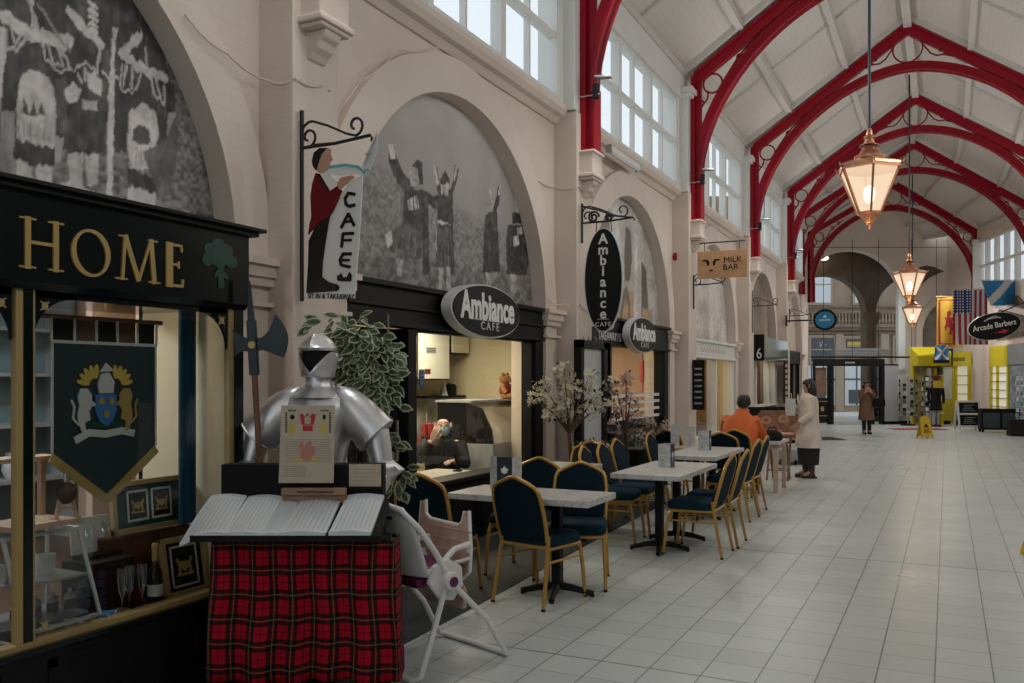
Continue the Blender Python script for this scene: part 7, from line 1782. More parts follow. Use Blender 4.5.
# red mat, boards, boxes
b = MB(); b.bx(-.85,.85,-.42,.42,0,.012); o = b.build('door_mat', mat('red_carpet', (.30,.03,.03), .9)); o.location = far(13.2,28.6,0); o.rotation_euler = (0,0,TH); tag(o, 'red carpet mat on the floor right of the far woman', 'mat')
o = MB().bx(-.42,.42,-.6,.6,0,.012).build('door_mat', M['mat']); o.location = far(8.5,24.0,0); o.rotation_euler = (0,0,TH); tag(o, 'dark grey mat on the floor behind the woman in the trench coat', 'mat')
def a_board(): 
    t = thing('pavement_sign', 'white framed A-board with two black chalk panels', 'A-board', far(14.6,28.2), TH)
    for s in (-1, 1):
        m4 = Matrix.Rotation(s*.16, 4, 'X'); 
        b = MB(); b.M = Matrix.Translation((0,s*.17,0)) @ m4
        for x in (-.34,.34): b.bx(x-.03,x+.03,-.015,.015,0,.95)
        for z in (.12,.52,.92): b.bx(-.34,.34,-.015,.015,z-.03,z+.03)
        f = b.build('frame', M['white'], t)
        for z in (.15,.55):
            b = MB(); b.M = Matrix.Translation((0,s*.17,0)) @ m4; b.bx(-.31,.31,-.006,.006,z,z+.34); pl = b.build('chalk_panel', M['grey'] if False else M['blackm'], f)
            b = MB(); b.M = Matrix.Translation((0,s*.17,0)) @ m4
            for k in range(4): b.bx(-.22+.03*k,.2-.05*(k%3),s*-.009-.001,s*-.009+.001,z+.07+.06*k,z+.085+.06*k) if s > 0 else b.bx(-.22+.03*k,.2-.05*(k%3),-.009,-.007,z+.07+.06*k,z+.085+.06*k)
            b.build('chalk_writing', M['grey'], pl)
a_board()
t = thing('storage_bench', 'black bench unit with grey front panels near the A-board', 'bench', far(14.95,27.0), TH-.25)
MB().bx(-.55,.55,-.22,.22,.08,.72).build('body', M['blackm'], t, bevel=.01)
for x in (-.27,.27): MB().bx(x-.23,x+.23,-.235,-.22,.14,.60).build('front_panel', M['grey'] if False else mat('dull_teal_panel', (.035,.055,.06), .4) if x < 0 else bpy.data.materials['dull_teal_panel'], t)
for x in (-.5,.5):
    for y in (-.18,.18): MB().bx(x-.03,x+.03,y-.03,y+.03,0,.08).build('foot', M['blackm'], t)
t = thing('black_box', 'small black box standing at the right end of the bench unit', 'box', far(14.55,25.2), TH-.2); MB().bx(-.30,.30,-.2,.2,.0,.47).build('body', M['blackm'], t, bevel=.015); MB().bx(-.27,.27,-.21,-.2,.05,.42).build('grille', M['grey'] if False else M['iron'], t)
M['wety'] = mat('sign_yellow', (.58,.37,.015), .45)
def wet_sign(label, loc, rz, h=.58):
    t = thing('wet_floor_sign', label, 'wet floor sign', loc, rz, 'yellow wet floor signs')
    for s in (-1,1):
        m4 = Matrix.Translation((0,s*.15,0)) @ Matrix.Rotation(s*.25, 4, 'X')
        b = MB(); b.M = m4; b.prism([(-.17,0),(-.12,.0),(-.11,.05),(.11,.05),(.12,0),(.17,0),(.13,h),(.06,h+.02),(-.06,h+.02),(-.13,h)], fY, -.008, .008); pn = b.build('panel', M['wety'], t)
        b = MB(); b.M = m4; y0, y1 = (-.0095,-.008) if s < 0 else (.008,.0095)
        b.prism([(-.07,.30),(.07,.30),(0,.42)], fY, y0, y1); b.bx(-.09,.09,y0,y1,.16,.19); b.bx(-.07,.07,y0,y1,.22,.25); b.build('warning_print', M['blackm'], pn)
    MB().bx(-.05,.05,-.02,.02,h-.02,h+.03).build('hinge', M['yp'], t)
wet_sign('yellow wet floor sign near the red mat at the far end', far(11.4,24.3), TH)
wet_sign('yellow wet floor sign cut off by the right edge of the photo', (.815, 9.25, 0), TH+pi/2)
# flags on poles from the right wall, and the barbers' sign
def flag(label, lat, dep, z, w, h, cols, painter, pole=True, tilt=0, sway=.05, name='hanging_flag'):
    t = thing(name, label, 'flag', far(lat, dep, z), TH, 'flags hung from the right wall')
    nx, ny = 26, 40; V = []; F = []; MI = []
    for j in range(ny+1):
        for i in range(nx+1):
            u, v = i/nx, j/ny
            V.append(((u-.5)*w + tilt*v*w, sway*sin(u*9+v*2)*(.3+.7*v), -v*h))
    for j in range(ny):
        for i in range(nx):
            a = j*(nx+1)+i; F.append((a,a+1,a+nx+2,a+nx+1)); MI.append(painter((i+.5)/nx, (j+.5)/ny))
    b = MB(); b.v = V; b.f = F; b.m = MI; o = b.build('cloth', cols, t, smooth=True, fix=False)
    if pole: MB().tube([(-w*.55,0,.02),(w*.5,.0,.02),(w*.5+1.0,.1,.0)], .014, 8).build('pole', M['pine'], t)
    return t
M['fred'] = mat('flag_red', (.33,.015,.03), .8); M['fwhite'] = mat('flag_white', (.55,.54,.53), .8); M['fblue'] = mat('flag_navy', (.015,.03,.12), .8); M['fyel'] = mat('flag_yellow', (.55,.34,.03), .8); M['fsalt'] = mat('flag_saltire', (.02,.19,.42), .8)
lion = [(.40,.30),(.52,.26),(.58,.34),(.50,.40),(.62,.42),(.72,.36),(.70,.46),(.60,.50),(.70,.58),(.74,.70),(.62,.66),(.60,.76),(.48,.74),(.50,.62),(.40,.60),(.34,.70),(.28,.62),(.36,.50),(.30,.40),(.38,.42)]
def in_poly(u, v, P):
    r = False; j = len(P)-1
    for i in range(len(P)):
        if (P[i][1] > v) != (P[j][1] > v) and u < (P[j][0]-P[i][0])*(v-P[i][1])/(P[j][1]-P[i][1])+P[i][0]: r = not r
        j = i
    return r
flag('yellow flag with red border and red rampant lion', 14.86, 29.9, 4.42, .85, 1.70, [M['fyel'], M['fred']], lambda u, v: 1 if (.08 < u < .14 or .86 < u < .92) and .06 < v < .94 or (.05 < v < .08 or .92 < v < .95) and .08 < u < .92 or in_poly(u, v, lion) else 0)
def stars(u, v):
    if u < .53 and v < .42:
        return 1 if ((u*15) % 1 < .42 and (v*20) % 1 < .42) else 2
    return 0 if int(u*13) % 2 == 0 else 1
flag('red and white striped flag with starred blue canton hanging vertically', 15.05, 28.9, 4.56, 1.12, 1.80, [M['fred'], M['fwhite'], M['fblue']], stars)
def saltire(u, v): return 1 if abs(u-v) < .11 or abs(u+v-1) < .11 else 0
flag('blue flag with white diagonal cross draped from a pole at upper right', 15.62, 28.2, 4.78, 1.15, .80, [M['fsalt'], M['fwhite']], lambda u, v: 1 if abs((1-u)*1.0-v*.9-.22) < .13 else 0, True, .28, .06)
flag('folded blue flag below the yellow lion flag', 14.55, 29.8, 2.78, .45, .50, [M['fsalt'], M['fwhite']], saltire, False)
t = thing('barber_sign', 'black tilted oval sign reading Arcade Barbers with red arrow', 'sign', far(14.35,26.2,3.20), TH)
t.rotation_euler = (0, -.18, TH)
MB().prism(oval(0,0,.80,.40,44), fY, -.03,.03).build('rim', M['greyline'], t, smooth=True); MB().prism(oval(0,0,.785,.388,44), fY, -.034,.034).build('face', M['black'], t)
text('Arcade Barbers', .235, M['signw'], t, (0,-.037,.02), RY, sx=.88, bold=.003)
b = MB(); b.prism([(-.05,-.20),(.20,-.175),(.21,-.13),(.40,-.19),(.19,-.26),(.20,-.225)], fY, -.038,-.034); b.build('red_arrow', mat('arrow_red', (.5,.02,.03), .5), t)
b = MB(); stroke(b, [(-.28,.20),(-.10,.25),(.12,.25),(.22,.22)], .035, fY, -.038,-.034); stroke(b, [(-.18,.25),(.02,.30),(.12,.29)], .02, fY, -.038,-.034); b.build('razor_emblem', M['greyline'], t)
MB().tube([(.2,0,.36),(1.2,.2,.55)], .02, 8).build('arm', M['iron'], t)
# ================================================================== LANTERNS
def lantern():
    t = thing('hanging_lantern', '', 'lantern', (0,0,0), 0, 'copper street lanterns hung along the ridge')
    hexr = lambda r, z, o=pi/6: [(r*cos(o+k*pi/3), r*sin(o+k*pi/3), z) for k in range(6)]
    fr = MB(); lo, hi = hexr(.125,.155), hexr(.325,.63)
    for k in range(6):
        fr.beam(lo[k], hi[k], .022, .022); fr.beam(lo[k], lo[(k+1)%6], .022, .022); fr.beam(hi[k], hi[(k+1)%6], .03, .035)
        x, y, z = hi[k]; fr.tube([(x*.97,y*.97,z),(x*1.10,y*1.10,z+.02),(x*1.15,y*1.15,z+.06)], [.018,.014,.004], 6)
    fr.build('frame', M['copper'], t)
    for k in range(6):
        q = [lo[k], lo[(k+1)%6], hi[(k+1)%6], hi[k]]; MB().poly([(x*.985,y*.985,z) for x,y,z in q]).build('pane', M['lampglass'], t, fix=False)
    b = MB(); b.rings([hexr(.35,.64), hexr(.34,.67), hexr(.20,.72), hexr(.14,.745)]); b.build('roof', M['copper'], t)
    b = MB(); b.lathe([(.15,.74),(.155,.77),(.11,.79),(.075,.85),(.095,.87),(.095,.89),(.06,.905),(.045,.95),(.06,.965),(.055,.985),(.035,1.0),(.03,1.05),(.018,1.07)], 18); b.build('chimney', M['copper'], t, smooth=True)
    b = MB(); b.lathe([(.078,.86),(.098,.87),(.098,.885),(.078,.895)],18,caps=False); b.build('vent_band', M['black'], t, smooth=True)
    b = MB(); b.rings([hexr(.125,.15), hexr(.04,.055), hexr(.022,.04)]); b.lathe([(.02,.05),(.032,.03),(.02,.008),(.005,-.02)],10); b.build('finial', M['copper'], t)
    MB().ell((0,0,.36),(.06,.06,.10),12,8).build('bulb', M['bulb'], t, smooth=True)
    MB().tube([(0,0,1.04),(0,0,4.87)], .016, 8).build('rod', mat('dark_green_rod', (.012,.022,.022), .5), t)
    return t
ln = lantern(); used = []
P3 = (TD_A[0], TD_A[1], 3.24)
place(ln, used, (-.75,10.2,3.24), .2, 'large copper lantern hanging nearest the camera')
place(ln, used, (-.72,20.6,3.24), .5, 'middle copper lantern, hung on the second visible rod')
place(ln, used, P3, .1, 'smallest copper lantern, just below and right of the middle one')
def plamp(loc, e, col):
    l = bpy.data.lights.new('lantern_light', 'POINT'); l.energy = e; l.color = col; l.shadow_soft_size = .12
    o = bpy.data.objects.new('lantern_light', l); C.objects.link(o); o.location = loc
for p_ in ((-.75,10.2,3.05),(-.72,20.6,3.05),(P3[0],P3[1],3.05)): plamp(p_, 9, (1,.68,.38))
# ================================================================== PEOPLE
M['skin'] = mat('skin', (.42,.24,.17), .55); M['skin_p'] = mat('skin_pale', (.48,.30,.24), .55)
M['hair'] = mat('dark_hair', (.018,.012,.010), .6, var=.3, scale=40)
M['black_cloth'] = mat('black_cloth', (.012,.012,.013), .85)
def skin_body(name, J, E, mat_, parent, sub=2):
    """one continuous skinned body: J = {joint: (x,y,z,radius)}, E = edges; pelvis first"""
    names = list(J); me = bpy.data.meshes.new(name)
    me.from_pydata([J[k][:3] for k in names], [(names.index(a), names.index(c)) for a, c in E], [])
    o = bpy.data.objects.new(name, me); C.objects.link(o)
    sk = o.modifiers.new('Skin', 'SKIN'); sk.use_smooth_shade = True; sk.branch_smoothing = .4
    for k, sv in zip(names, me.skin_vertices[0].data):
        r = J[k][3]; sv.radius = (r, J[k][4] if len(J[k]) > 4 else r)
        sv.use_root = (k == names[0])
    ss = o.modifiers.new('Sub', 'SUBSURF'); ss.levels = sub; ss.render_levels = sub
    bpy.context.view_layer.update()
    dg = bpy.context.evaluated_depsgraph_get()
    m2 = bpy.data.meshes.new_from_object(o.evaluated_get(dg)); m2.name = name
    bpy.data.objects.remove(o); m2.materials.clear(); m2.materials.append(mat_); m2.shade_smooth()
    o = bpy.data.objects.new(name, m2); C.objects.link(o); o.parent = parent
    return o
EDG = [('pelvis','spine'),('spine','chest'),('chest','neck'),('neck','chin'),('chin','head'),('head','crown'),
       ('chest','shL'),('shL','elL'),('elL','wrL'),('chest','shR'),('shR','elR'),('elR','wrR'),
       ('pelvis','hipL'),('hipL','knL'),('knL','anL'),('anL','toL'),('pelvis','hipR'),('hipR','knR'),('knR','anR'),('anR','toR')]
def hand(parent, w, d, up, mat_, s, curl=.4, sc=1.0):
    """palm, four unequal bent fingers and a thumb from the side of the palm; w wrist, d direction, up = back of the hand"""
    w, d = Vector(w), Vector(d).normalized(); up = Vector(up); sd = d.cross(up).normalized()*s; up = sd.cross(d).normalized()*s
    b = MB(); P = lambda f, a, h=0: w + d*f*sc + sd*a*sc + up*h*sc
    b.rings([[tuple(P(f, a*k, h*k2)) for a, h in ((-.036,0),(-.03,.012),(0,.015),(.03,.012),(.036,0),(.03,-.012),(0,-.015),(-.03,-.012))] for f, k, k2 in ((-.01,.7,1.1),(.02,.9,1.15),(.06,1.05,1),(.095,1,.8))])
    for k, (a, L) in enumerate(((-.029,.065),(-.010,.078),(.010,.074),(.028,.058))):
        p0 = P(.085, a); p1 = p0 + d*L*.5*sc - up*L*.18*curl*sc; p2 = p1 + d*L*.32*sc - up*L*.45*curl*sc; p3 = p2 + d*L*.15*sc - up*L*.5*curl*sc
        b.tube([p0,p1,p2,p3], [.0095*sc,.009*sc,.008*sc,.0055*sc], 8)
    p0 = P(.02,-.03,-.004); b.tube([p0, P(.05,-.058,-.012), P(.082,-.066,-.02), P(.10,-.062,-.028)], [.012*sc,.011*sc,.010*sc,.006*sc], 8)
    return b.build('hand', mat_, parent, smooth=True)
def face(parent, c, fw, r, mat_, mask=None):
    """nose, eyes, brows, mouth and ears on a head at c looking along fw"""
    c, fw = Vector(c), Vector(fw).normalized(); sd = fw.cross(Vector((0,0,1))).normalized(); up = sd.cross(fw)
    P = lambda a, h, f: tuple(c + sd*a + up*h + fw*f)
    b = MB(); b.tube([P(0,.018,r*.93), P(0,-.005,r*1.10), P(0,-.022,r*1.17), P(0,-.030,r*1.02)], [.008,.011,.014,.008], 8); b.build('nose', mat_, parent, smooth=True)
    for s in (-1,1):
        MB().ell(P(s*.030,.014,r*.90), (.011,.011,.009), 10, 6).build('eye', M['fwhite'], parent, smooth=True)
        MB().ell(P(s*.030,.013,r*.98), (.005,.005,.006), 8, 6).build('pupil', M['blackm'], parent, smooth=True)
        MB().tube([P(s*.014,.034,r*.95), P(s*.030,.039,r*.95), P(s*.046,.033,r*.86)], .004, 6).build('eyebrow', M['hair'], parent)
        b = MB(); b.tube([P(s*r*.93,.028,0), P(s*r*1.06,.02,-.008), P(s*r*1.04,-.015,-.004), P(s*r*.93,-.03,.006)], [.008,.011,.009,.007], 8); b.build('ear', mat_, parent, smooth=True)
    if mask is None:
        MB().tube([P(-.022,-.052,r*.88), P(0,-.055,r*.96), P(.022,-.052,r*.88)], [.004,.007,.004], 8).build('mouth', M['lips'], parent, smooth=True)
M['lips'] = mat('lips', (.30,.10,.09), .5)
def coat(b, secs_, n=24):
    b.rings([sec_ring(x, y, z, rx, ry, n) for x, y, z, rx, ry in secs_])
# ---- woman in a beige coat, standing in profile facing the shops
t = thing('person', 'woman in a beige coat and dark skirt, standing holding a white bag to her chest', 'person', (-2.03, 15.05, 0), 2.02)
J = dict(pelvis=(0,0,.86,.125,.10), spine=(0,0,1.02,.115,.09), chest=(0,0,1.20,.125,.095), neck=(0,.0,1.36,.05), chin=(0,.015,1.42,.055), head=(0,.022,1.50,.078,.092), crown=(0,.01,1.575,.062),
  shL=(-.155,0,1.29,.058), elL=(-.20,.03,1.04,.045), wrL=(-.15,.20,.90,.03), shR=(.155,0,1.29,.058), elR=(.19,.05,1.05,.045), wrR=(.06,.24,1.18,.03),
  hipL=(-.08,0,.80,.095), knL=(-.085,.01,.45,.06), anL=(-.085,-.02,.10,.042), toL=(-.09,.13,.035,.032), hipR=(.08,0,.80,.095), knR=(.085,.03,.45,.06), anR=(.085,.02,.10,.042), toR=(.09,.17,.035,.032))
bo = skin_body('body', J, EDG, M['skin'], t)
M['beige'] = mat('beige_coat', (.68,.58,.48), .8, var=.12, scale=8, bump=.15, bscale=25); M['brownboot'] = mat('boot_brown', (.05,.025,.015), .6)
b = MB(); coat(b, [(0,0,.50,.235,.21),(0,0,.65,.22,.20),(0,.0,.82,.20,.175),(0,0,1.0,.185,.155),(0,0,1.15,.20,.155),(0,-.005,1.28,.20,.135),(0,-.005,1.34,.13,.10),(0,-.01,1.385,.075,.075)])
for s in (-1,1):
    k = 'L' if s < 0 else 'R'; b.tube([J['sh'+k][:3], tuple(Vector(J['sh'+k][:3]).lerp(Vector(J['el'+k][:3]),.5)), J['el'+k][:3], tuple(Vector(J['el'+k][:3]).lerp(Vector(J['wr'+k][:3]),.9))], [.078,.07,.066,.055], 12)
co_ = b.build('coat', M['beige'], t, smooth=True, ang=70)
b = MB(); b.prism([(-.09,1.37),(-.02,1.20),(-.06,1.14),(-.13,1.30)], fY, .135,.15); b.prism([(.09,1.37),(.02,1.20),(.06,1.14),(.13,1.30)], fY, .135,.15); b.build('lapel', M['beige'], co_)
for z in (.78,.90,1.02): MB().ell((.05,.178,z),(.012,.008,.012),8,6).build('button', M['brownwood'], co_)
b = MB(); coat(b, [(0,0,.22,.17,.16),(0,0,.36,.19,.17),(0,0,.56,.20,.18)]); b.build('skirt', M['black_cloth'], t, smooth=True)
for s in (-1,1):
    k = 'L' if s < 0 else 'R'; a = Vector(J['an'+k][:3]); b = MB(); b.tube([tuple(a+Vector((0,0,.16))), tuple(a), tuple(a+Vector((0,.02,-.05)))],[.06,.05,.05],12); b.tube([tuple(a+Vector((0,-.05,-.06))), tuple(a+Vector((0,.06,-.06))), tuple(a+Vector((0,.17,-.068)))],[.045,.042,.03],12)
    b.box(tuple(a+Vector((0,-.06,-.085))),(.05,.05,.03)); b.build('boot', M['brownboot'], t, smooth=True)
b = MB(); b.rings([sec_ring(0,y,z,rx,ry,20) for z,y,rx,ry in ((1.30,-.045,.10,.055),(1.36,-.05,.125,.075),(1.44,-.04,.118,.085),(1.50,-.02,.108,.098),(1.56,-.005,.095,.10),(1.60,.0,.06,.07),(1.615,0,.02,.03))]); b.build('hair', M['hair'], t, smooth=True)
face(t, (0,.025,1.50), (0,1,0), .088, M['skin'])
hand(t, J['wrL'][:3], (.15,.6,-.5), (-1,0,0), M['skin'], 1, .7); hand(t, J['wrR'][:3], (-.5,.3,.5), (.3,.6,0), M['skin'], -1, .9)
t2 = thing('white_bag', 'white paper bag held against the chest of the woman in beige', 'bag', (-2.03-.27, 15.05-.11, 1.02), 2.02)
b = MB(); b.rings([[(x*k, y*k, z) for x, y in rpoly(.26,.10,.02)] for z, k in ((0,.9),(.08,1),(.20,1.02),(.27,.95))]); b.build('body', M['fwhite'], t2, smooth=True); MB().tube([(-.06,0,.27),(-.05,0,.36),(.05,0,.36),(.06,0,.27)],.006,6).build('handle', M['fwhite'], t2, smooth=True)
# ---- man in an orange jacket, sitting with his back to the camera
t = thing('person', 'man in a bright orange jacket seated with his back to the camera', 'person', (-2.60, 12.46, 0), .05)
J = dict(pelvis=(0,-.04,.55,.14,.12), spine=(0,-.02,.74,.14,.11), chest=(0,.06,.95,.15,.115), neck=(.02,.13,1.14,.06), chin=(.025,.17,1.20,.062), head=(.03,.165,1.28,.08,.095), crown=(.03,.155,1.36,.064),
  shL=(-.17,.06,1.03,.072), elL=(-.245,.26,.82,.055), wrL=(-.12,.48,.80,.035), shR=(.17,.06,1.03,.072), elR=(.26,.25,.82,.055), wrR=(.16,.50,.80,.035),
  hipL=(-.11,.02,.52,.10), knL=(-.14,.44,.50,.075), anL=(-.15,.42,.11,.05), toL=(-.16,.60,.045,.04), hipR=(.11,.02,.52,.10), knR=(.14,.44,.50,.075), anR=(.15,.42,.11,.05), toR=(.16,.60,.045,.04))
skin_body('body', J, EDG, M['skin'], t)
M['orange'] = mat('orange_jacket', (.62,.115,.012), .65, var=.12, scale=10, bump=.3, bscale=16)
b = MB(); coat(b, [(0,-.03,.50,.225,.18),(0,-.035,.60,.24,.20),(0,-.02,.74,.24,.195),(0,.02,.88,.245,.19),(.0,.05,1.0,.235,.165),(.005,.08,1.08,.17,.13),(.015,.105,1.135,.10,.10),(.02,.12,1.19,.088,.09)])
for k in 'LR':
    a, e, w = (Vector(J[q+k][:3]) for q in ('sh','el','wr')); b.tube([tuple(a-Vector((0,.0,-.02))), tuple(a.lerp(e,.35)), tuple(a.lerp(e,.75)), tuple(e), tuple(e.lerp(w,.5)), tuple(e.lerp(w,.92))], [.085,.095,.085,.08,.072,.055], 14)
b.build('jacket', M['orange'], t, smooth=True, ang=70)
b = MB()
for k in 'LR':
    h, q, a = (Vector(J[n_+k][:3]) for n_ in ('hip','kn','an')); b.tube([tuple(h), tuple(h.lerp(q,.5)), tuple(q), tuple(q.lerp(a,.5)), tuple(a)], [.125,.105,.09,.075,.07], 12)
b.build('trousers', M['black_cloth'], t, smooth=True)
for k in 'LR':
    a = Vector(J['an'+k][:3]); MB().tube([tuple(a+Vector((0,-.07,-.06))), tuple(a+Vector((0,.05,-.05))), tuple(a+Vector((0,.20,-.07)))],[.05,.052,.038],12).build('shoe', M['blackm'], t, smooth=True)
b = MB(); b.rings([sec_ring(.03,y,z,rx,ry,20) for z,y,rx,ry in ((1.215,.115,.062,.05),(1.25,.135,.088,.075),(1.30,.15,.092,.098),(1.35,.158,.088,.10),(1.385,.16,.06,.07),(1.395,.16,.02,.03))]); b.build('hair', M['hair'], t, smooth=True)
face(t, (.03,.17,1.275), (.15,1,-.1), .09, M['skin'])
hand(t, J['wrL'][:3], (.3,1,-.25), (0,0,1), M['skin'], -1, .5); hand(t, J['wrR'][:3], (-.3,1,-.25), (0,0,1), M['skin'], 1, .5)
# ---- man with a face mask inside the cafe
t = thing('person', 'bald man in a dark jacket and pale blue face mask behind the cafe window', 'person', (-5.2, 8.72, 0), -2.55)
J = dict(pelvis=(0,-.02,.42,.14,.12), spine=(0,0,.60,.135,.105), chest=(0,.03,.79,.145,.11), neck=(0,.05,.955,.058), chin=(0,.075,1.0,.06), head=(0,.08,1.08,.082,.096), crown=(0,.07,1.16,.064),
  shL=(-.19,.03,.87,.07), elL=(-.24,.16,.66,.055), wrL=(-.10,.34,.70,.034), shR=(.19,.03,.87,.07), elR=(.27,.18,.72,.055), wrR=(.13,.23,.93,.034),
  hipL=(-.10,.02,.42,.10), knL=(-.13,.42,.42,.075), anL=(-.13,.40,.10,.05), toL=(-.13,.56,.04,.04), hipR=(.10,.02,.42,.10), knR=(.13,.42,.42,.075), anR=(.13,.40,.10,.05), toR=(.13,.56,.04,.04))
skin_body('body', J, EDG, M['skin_p'], t)
M['navyj'] = mat('dark_jacket', (.016,.018,.020), .8, var=.2, scale=15)
b = MB(); coat(b, [(0,-.02,.38,.21,.17),(0,-.01,.55,.20,.165),(0,.01,.70,.215,.165),(0,.025,.83,.225,.145),(0,.035,.90,.15,.115),(0,.045,.945,.08,.08),(0,.05,.97,.07,.07)])
for k in 'LR':
    a, e, w = (Vector(J[q+k][:3]) for q in ('sh','el','wr')); b.tube([tuple(a), tuple(a.lerp(e,.5)), tuple(e), tuple(e.lerp(w,.85))], [.085,.08,.074,.052], 12)
b.build('jacket', M['navyj'], t, smooth=True, ang=70)
b = MB()
for k in 'LR':
    h, q, a = (Vector(J[n_+k][:3]) for n_ in ('hip','kn','an')); b.tube([tuple(h), tuple(q), tuple(a)], [.12,.09,.07], 12)
b.build('trousers', M['black_cloth'], t, smooth=True)
for k in 'LR':
    a = Vector(J['an'+k][:3]); MB().tube([tuple(a+Vector((0,-.06,-.055))), tuple(a+Vector((0,.18,-.06)))],[.05,.04],12).build('shoe', M['blackm'], t, smooth=True)
face(t, (0,.085,1.085), (0,1,0), .092, M['skin_p'], mask=True)
b = MB(); n=14; b.rings([[(.082*sin(a)*k, .085+.105*cos(a)*k2, z) for a in [-1.25+2.5*i/n for i in range(n+1)]] for z,k,k2 in ((1.068,.98,1.0),(1.045,1.0,1.10),(1.02,.98,1.12),(.99,.85,.98))], closed=False)
mk = b.build('face_mask', mat('mask_blue', (.33,.52,.58), .7), t, smooth=True, fix=False)
for s in (-1,1): MB().tube([(s*.078,.115,1.06),(s*.094,.08,1.07),(s*.092,.075,1.04)],.003,5).build('ear_loop', M['fwhite'], mk)
b = MB()
for s in (-1,1): b.ell((s*.085,.03,1.07),(.014,.05,.035),10,6)
b.build('side_hair', M['grey'], t, smooth=True)
hand(t, J['wrR'][:3], (-.25,.05,.6), (.2,1,0), M['skin_p'], -1, .8, 1.05); hand(t, J['wrL'][:3], (.5,.8,0), (0,0,1), M['skin_p'], -1, .4)
# ---- woman in a brown coat near the far doors
t = thing('person', 'woman in a long brown coat near the far door, hands raised to her face', 'person', far(10.49, 26.05), TH + pi - .1)
J = dict(pelvis=(0,0,.84,.125,.10), spine=(0,0,1.0,.115,.09), chest=(0,0,1.18,.125,.095), neck=(0,.0,1.33,.05), chin=(0,.015,1.385,.055), head=(0,.022,1.465,.077,.09), crown=(0,.01,1.535,.06),
  shL=(-.155,0,1.27,.058), elL=(-.21,.12,1.06,.045), wrL=(-.07,.20,1.24,.03), shR=(.155,0,1.27,.058), elR=(.21,.12,1.06,.045), wrR=(.07,.20,1.25,.03),
  hipL=(-.08,0,.78,.095), knL=(-.085,.01,.44,.06), anL=(-.09,-.02,.10,.042), toL=(-.10,.13,.035,.032), hipR=(.08,0,.78,.095), knR=(.085,.06,.44,.06), anR=(.09,.10,.10,.042), toR=(.10,.25,.035,.032))
skin_body('body', J, EDG, M['skin'], t)
M['camel'] = mat('brown_coat', (.17,.085,.045), .85, var=.15, scale=9)
b = MB(); coat(b, [(0,0,.42,.23,.19),(0,0,.62,.215,.185),(0,.0,.82,.20,.17),(0,0,1.0,.185,.15),(0,0,1.14,.195,.15),(0,-.005,1.26,.195,.13),(0,-.005,1.31,.12,.10),(0,-.01,1.36,.08,.08)])
for k in 'LR':
    a, e, w = (Vector(J[q+k][:3]) for q in ('sh','el','wr')); b.tube([tuple(a), tuple(a.lerp(e,.5)), tuple(e), tuple(e.lerp(w,.85))], [.078,.072,.066,.05], 12)
b.build('coat', M['camel'], t, smooth=True, ang=70)
b = MB()
for k in 'LR':
    q, a = Vector(J['kn'+k][:3]), Vector(J['an'+k][:3]); b.tube([tuple(q+Vector((0,0,.1))), tuple(q), tuple(a)], [.085,.07,.052], 12)
b.build('trousers', M['black_cloth'], t, smooth=True)
for k in 'LR':
    a = Vector(J['an'+k][:3]); b = MB(); b.tube([tuple(a+Vector((0,0,.12))), tuple(a+Vector((0,0,-.04)))],[.055,.05],12); b.tube([tuple(a+Vector((0,-.05,-.06))), tuple(a+Vector((0,.16,-.068)))],[.045,.032],12); b.build('boot', M['blackm'], t, smooth=True)
b = MB(); b.rings([sec_ring(0,y,z,rx,ry,20) for z,y,rx,ry in ((1.31,-.045,.09,.05),(1.38,-.04,.105,.07),(1.45,-.025,.105,.09),(1.52,-.005,.09,.098),(1.56,.0,.055,.065),(1.57,0,.02,.03))]); b.build('hair', M['hair'], t, smooth=True)
face(t, (0,.025,1.465), (0,1,0), .088, M['skin'])
hand(t, J['wrL'][:3], (.25,.1,.8), (-.3,1,0), M['skin'], 1, .7); hand(t, J['wrR'][:3], (-.25,.1,.8), (.3,1,0), M['skin'], -1, .7)
t = thing('handbag', 'black handbag hanging at the side of the woman in the brown coat', 'handbag', far(10.78, 25.85, .82), TH)
b = MB(); b.rings([[(x*k, y*k, z) for x, y in rpoly(.36,.13,.04)] for z, k in ((0,.92),(.04,1),(.18,.97),(.24,.8))]); b.build('body', M['blackm'], t, smooth=True); MB().tube([(-.10,0,.23),(-.08,.02,.40),(-.12,.1,.46),(-.03,.08,.42),(.10,0,.23)],.01,6).build('strap', M['blackm'], t, smooth=True)
# lamps inside the shops (their own ceiling lights)
def lamp(name, loc, e, col=(1,.82,.6), r=.08):
    l = bpy.data.lights.new(name, 'POINT'); l.energy = e; l.color = col; l.shadow_soft_size = r
    o = bpy.data.objects.new(name, l); C.objects.link(o); o.location = loc
def ceil_lamp(name, loc, e, sx, sy, col=(1,.85,.62)):
    l = bpy.data.lights.new(name, 'AREA'); l.shape = 'RECTANGLE'; l.size = sx; l.size_y = sy; l.energy = e; l.color = col
    o = bpy.data.objects.new(name, l); C.objects.link(o); o.location = loc
ceil_lamp('cafe_ceiling_lamp', (-5.4, 8.4, 2.33), 62, .6, 2.2)
ceil_lamp('second_cafe_ceiling_lamp', (-5.8, 13.6, 2.39), 60, .6, 2.2, (1,.85,.62))
ceil_lamp('gift_shop_ceiling_lamp', (-5.2, 2.6, 2.32), 34, .5, 1.6, (.9,.95,1))
lamp('gift_shop_spot', (-4.0, 2.9, 1.97), 9)
ceil_lamp('milk_bar_ceiling_lamp', (-5.1, 18, 2.33), 14, .5, 1.6, (1,.75,.45))
ceil_lamp('shop_six_ceiling_lamp', (-5.0, 23, 2.45), 16, .5, 2.2)
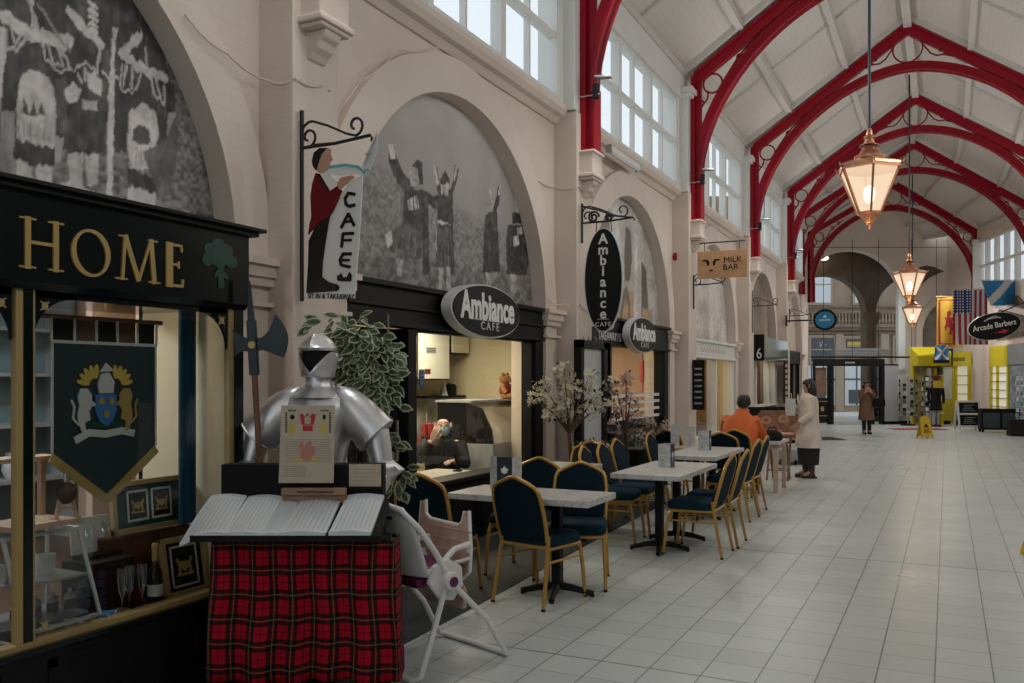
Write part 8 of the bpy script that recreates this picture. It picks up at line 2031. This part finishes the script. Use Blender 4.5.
# floodlights at the iron posts, aimed down to light the hall
def flood(loc, aim, e):
    l = bpy.data.lights.new('flood_and_fill_spot', 'SPOT'); l.energy = e; l.color = (.98,.98,.96); l.spot_size = 2.9; l.spot_blend = .8; l.shadow_soft_size = .35
    o = bpy.data.objects.new('flood_and_fill_spot', l); C.objects.link(o); o.location = loc
    o.rotation_euler = (Vector(aim)-Vector(loc)).to_track_quat('-Z','Y').to_euler()
FE = 270
for i_, y in enumerate(POST):
    FE = (15, 40, 92, 125)[min(i_, 3)]
    flood((-3.50, y-.3, 5.35), (.6, y-.3, 0), FE)
    flood((2.05, y-.3, 5.35), (-2.1, y-.3, 0), FE)
FE = 270
for la, de in ((11.8,29.6),(14.6,29.6)): flood(far(la,de,5.4), far(13.7,de,0), FE)  # fill spots added in the bend, on no post, to brighten the end

# upward fill spots added at each post to brighten the roof boards
for i_, y in enumerate(POST):
    flood((-3.50, y-.3, 5.35), (1.2, y+.6, 8.4), (15, 30, 70, 85)[min(i_, 3)])
    flood((2.05, y-.3, 5.35), (-2.7, y+.6, 8.4), (15, 30, 70, 85)[min(i_, 3)])

lamp('gift_shop_corner_fill', (-4.55, 3.55, 2.1), 6, (1,.8,.6))  # fill light added to brighten the dark right end of the shop
# ================================================================== CAMERA, LIGHT
cam = bpy.data.cameras.new('camera'); co = bpy.data.objects.new('camera', cam); C.objects.link(co)
cam.sensor_width = 36; cam.lens = 36*880/1024
cam.shift_y = (380 - 341.5)/1024
cam.clip_start = .05; cam.clip_end = 200
co.location = (0, 0, 1.6); co.rotation_euler = (pi/2, 0, TH)
bpy.context.scene.camera = co
sc = bpy.context.scene
w = bpy.data.worlds.new('world'); sc.world = w; w.use_nodes = True
bg = w.node_tree.nodes['Background']
bg.inputs['Color'].default_value = (.87,.945,1.0,1); bg.inputs['Strength'].default_value = .92
sc.view_settings.view_transform = 'Standard'; sc.view_settings.look = 'None'
sc.view_settings.gamma = 1; sc.view_settings.exposure = .1; sc.view_settings.use_curve_mapping = False
sc.cycles.use_denoising = True
sc.cycles.max_bounces = 10; sc.cycles.diffuse_bounces = 6; sc.cycles.transparent_max_bounces = 16
sc.cycles.sample_clamp_indirect = 6
def portal(loc, rot, sx, sy):
    l = bpy.data.lights.new('portal', 'AREA'); l.shape = 'RECTANGLE'; l.size = sx; l.size_y = sy
    l.cycles.is_portal = True
    o = bpy.data.objects.new('window_portal', l); C.objects.link(o); o.location = loc; o.rotation_euler = rot
for i in range(len(POST)-1):
    y = (POST[i]+POST[i+1])/2 + .05
    portal((-4.45, y, 5.72), (0, -pi/2, 0), 1.6, 4.5)
    portal((XR+.4, y, 5.72), (0, pi/2, 0), 1.6, 4.5)
portal((-.75, YB-.2, 3.2), (-pi/2, 0, 0), 6.4, 6.4)
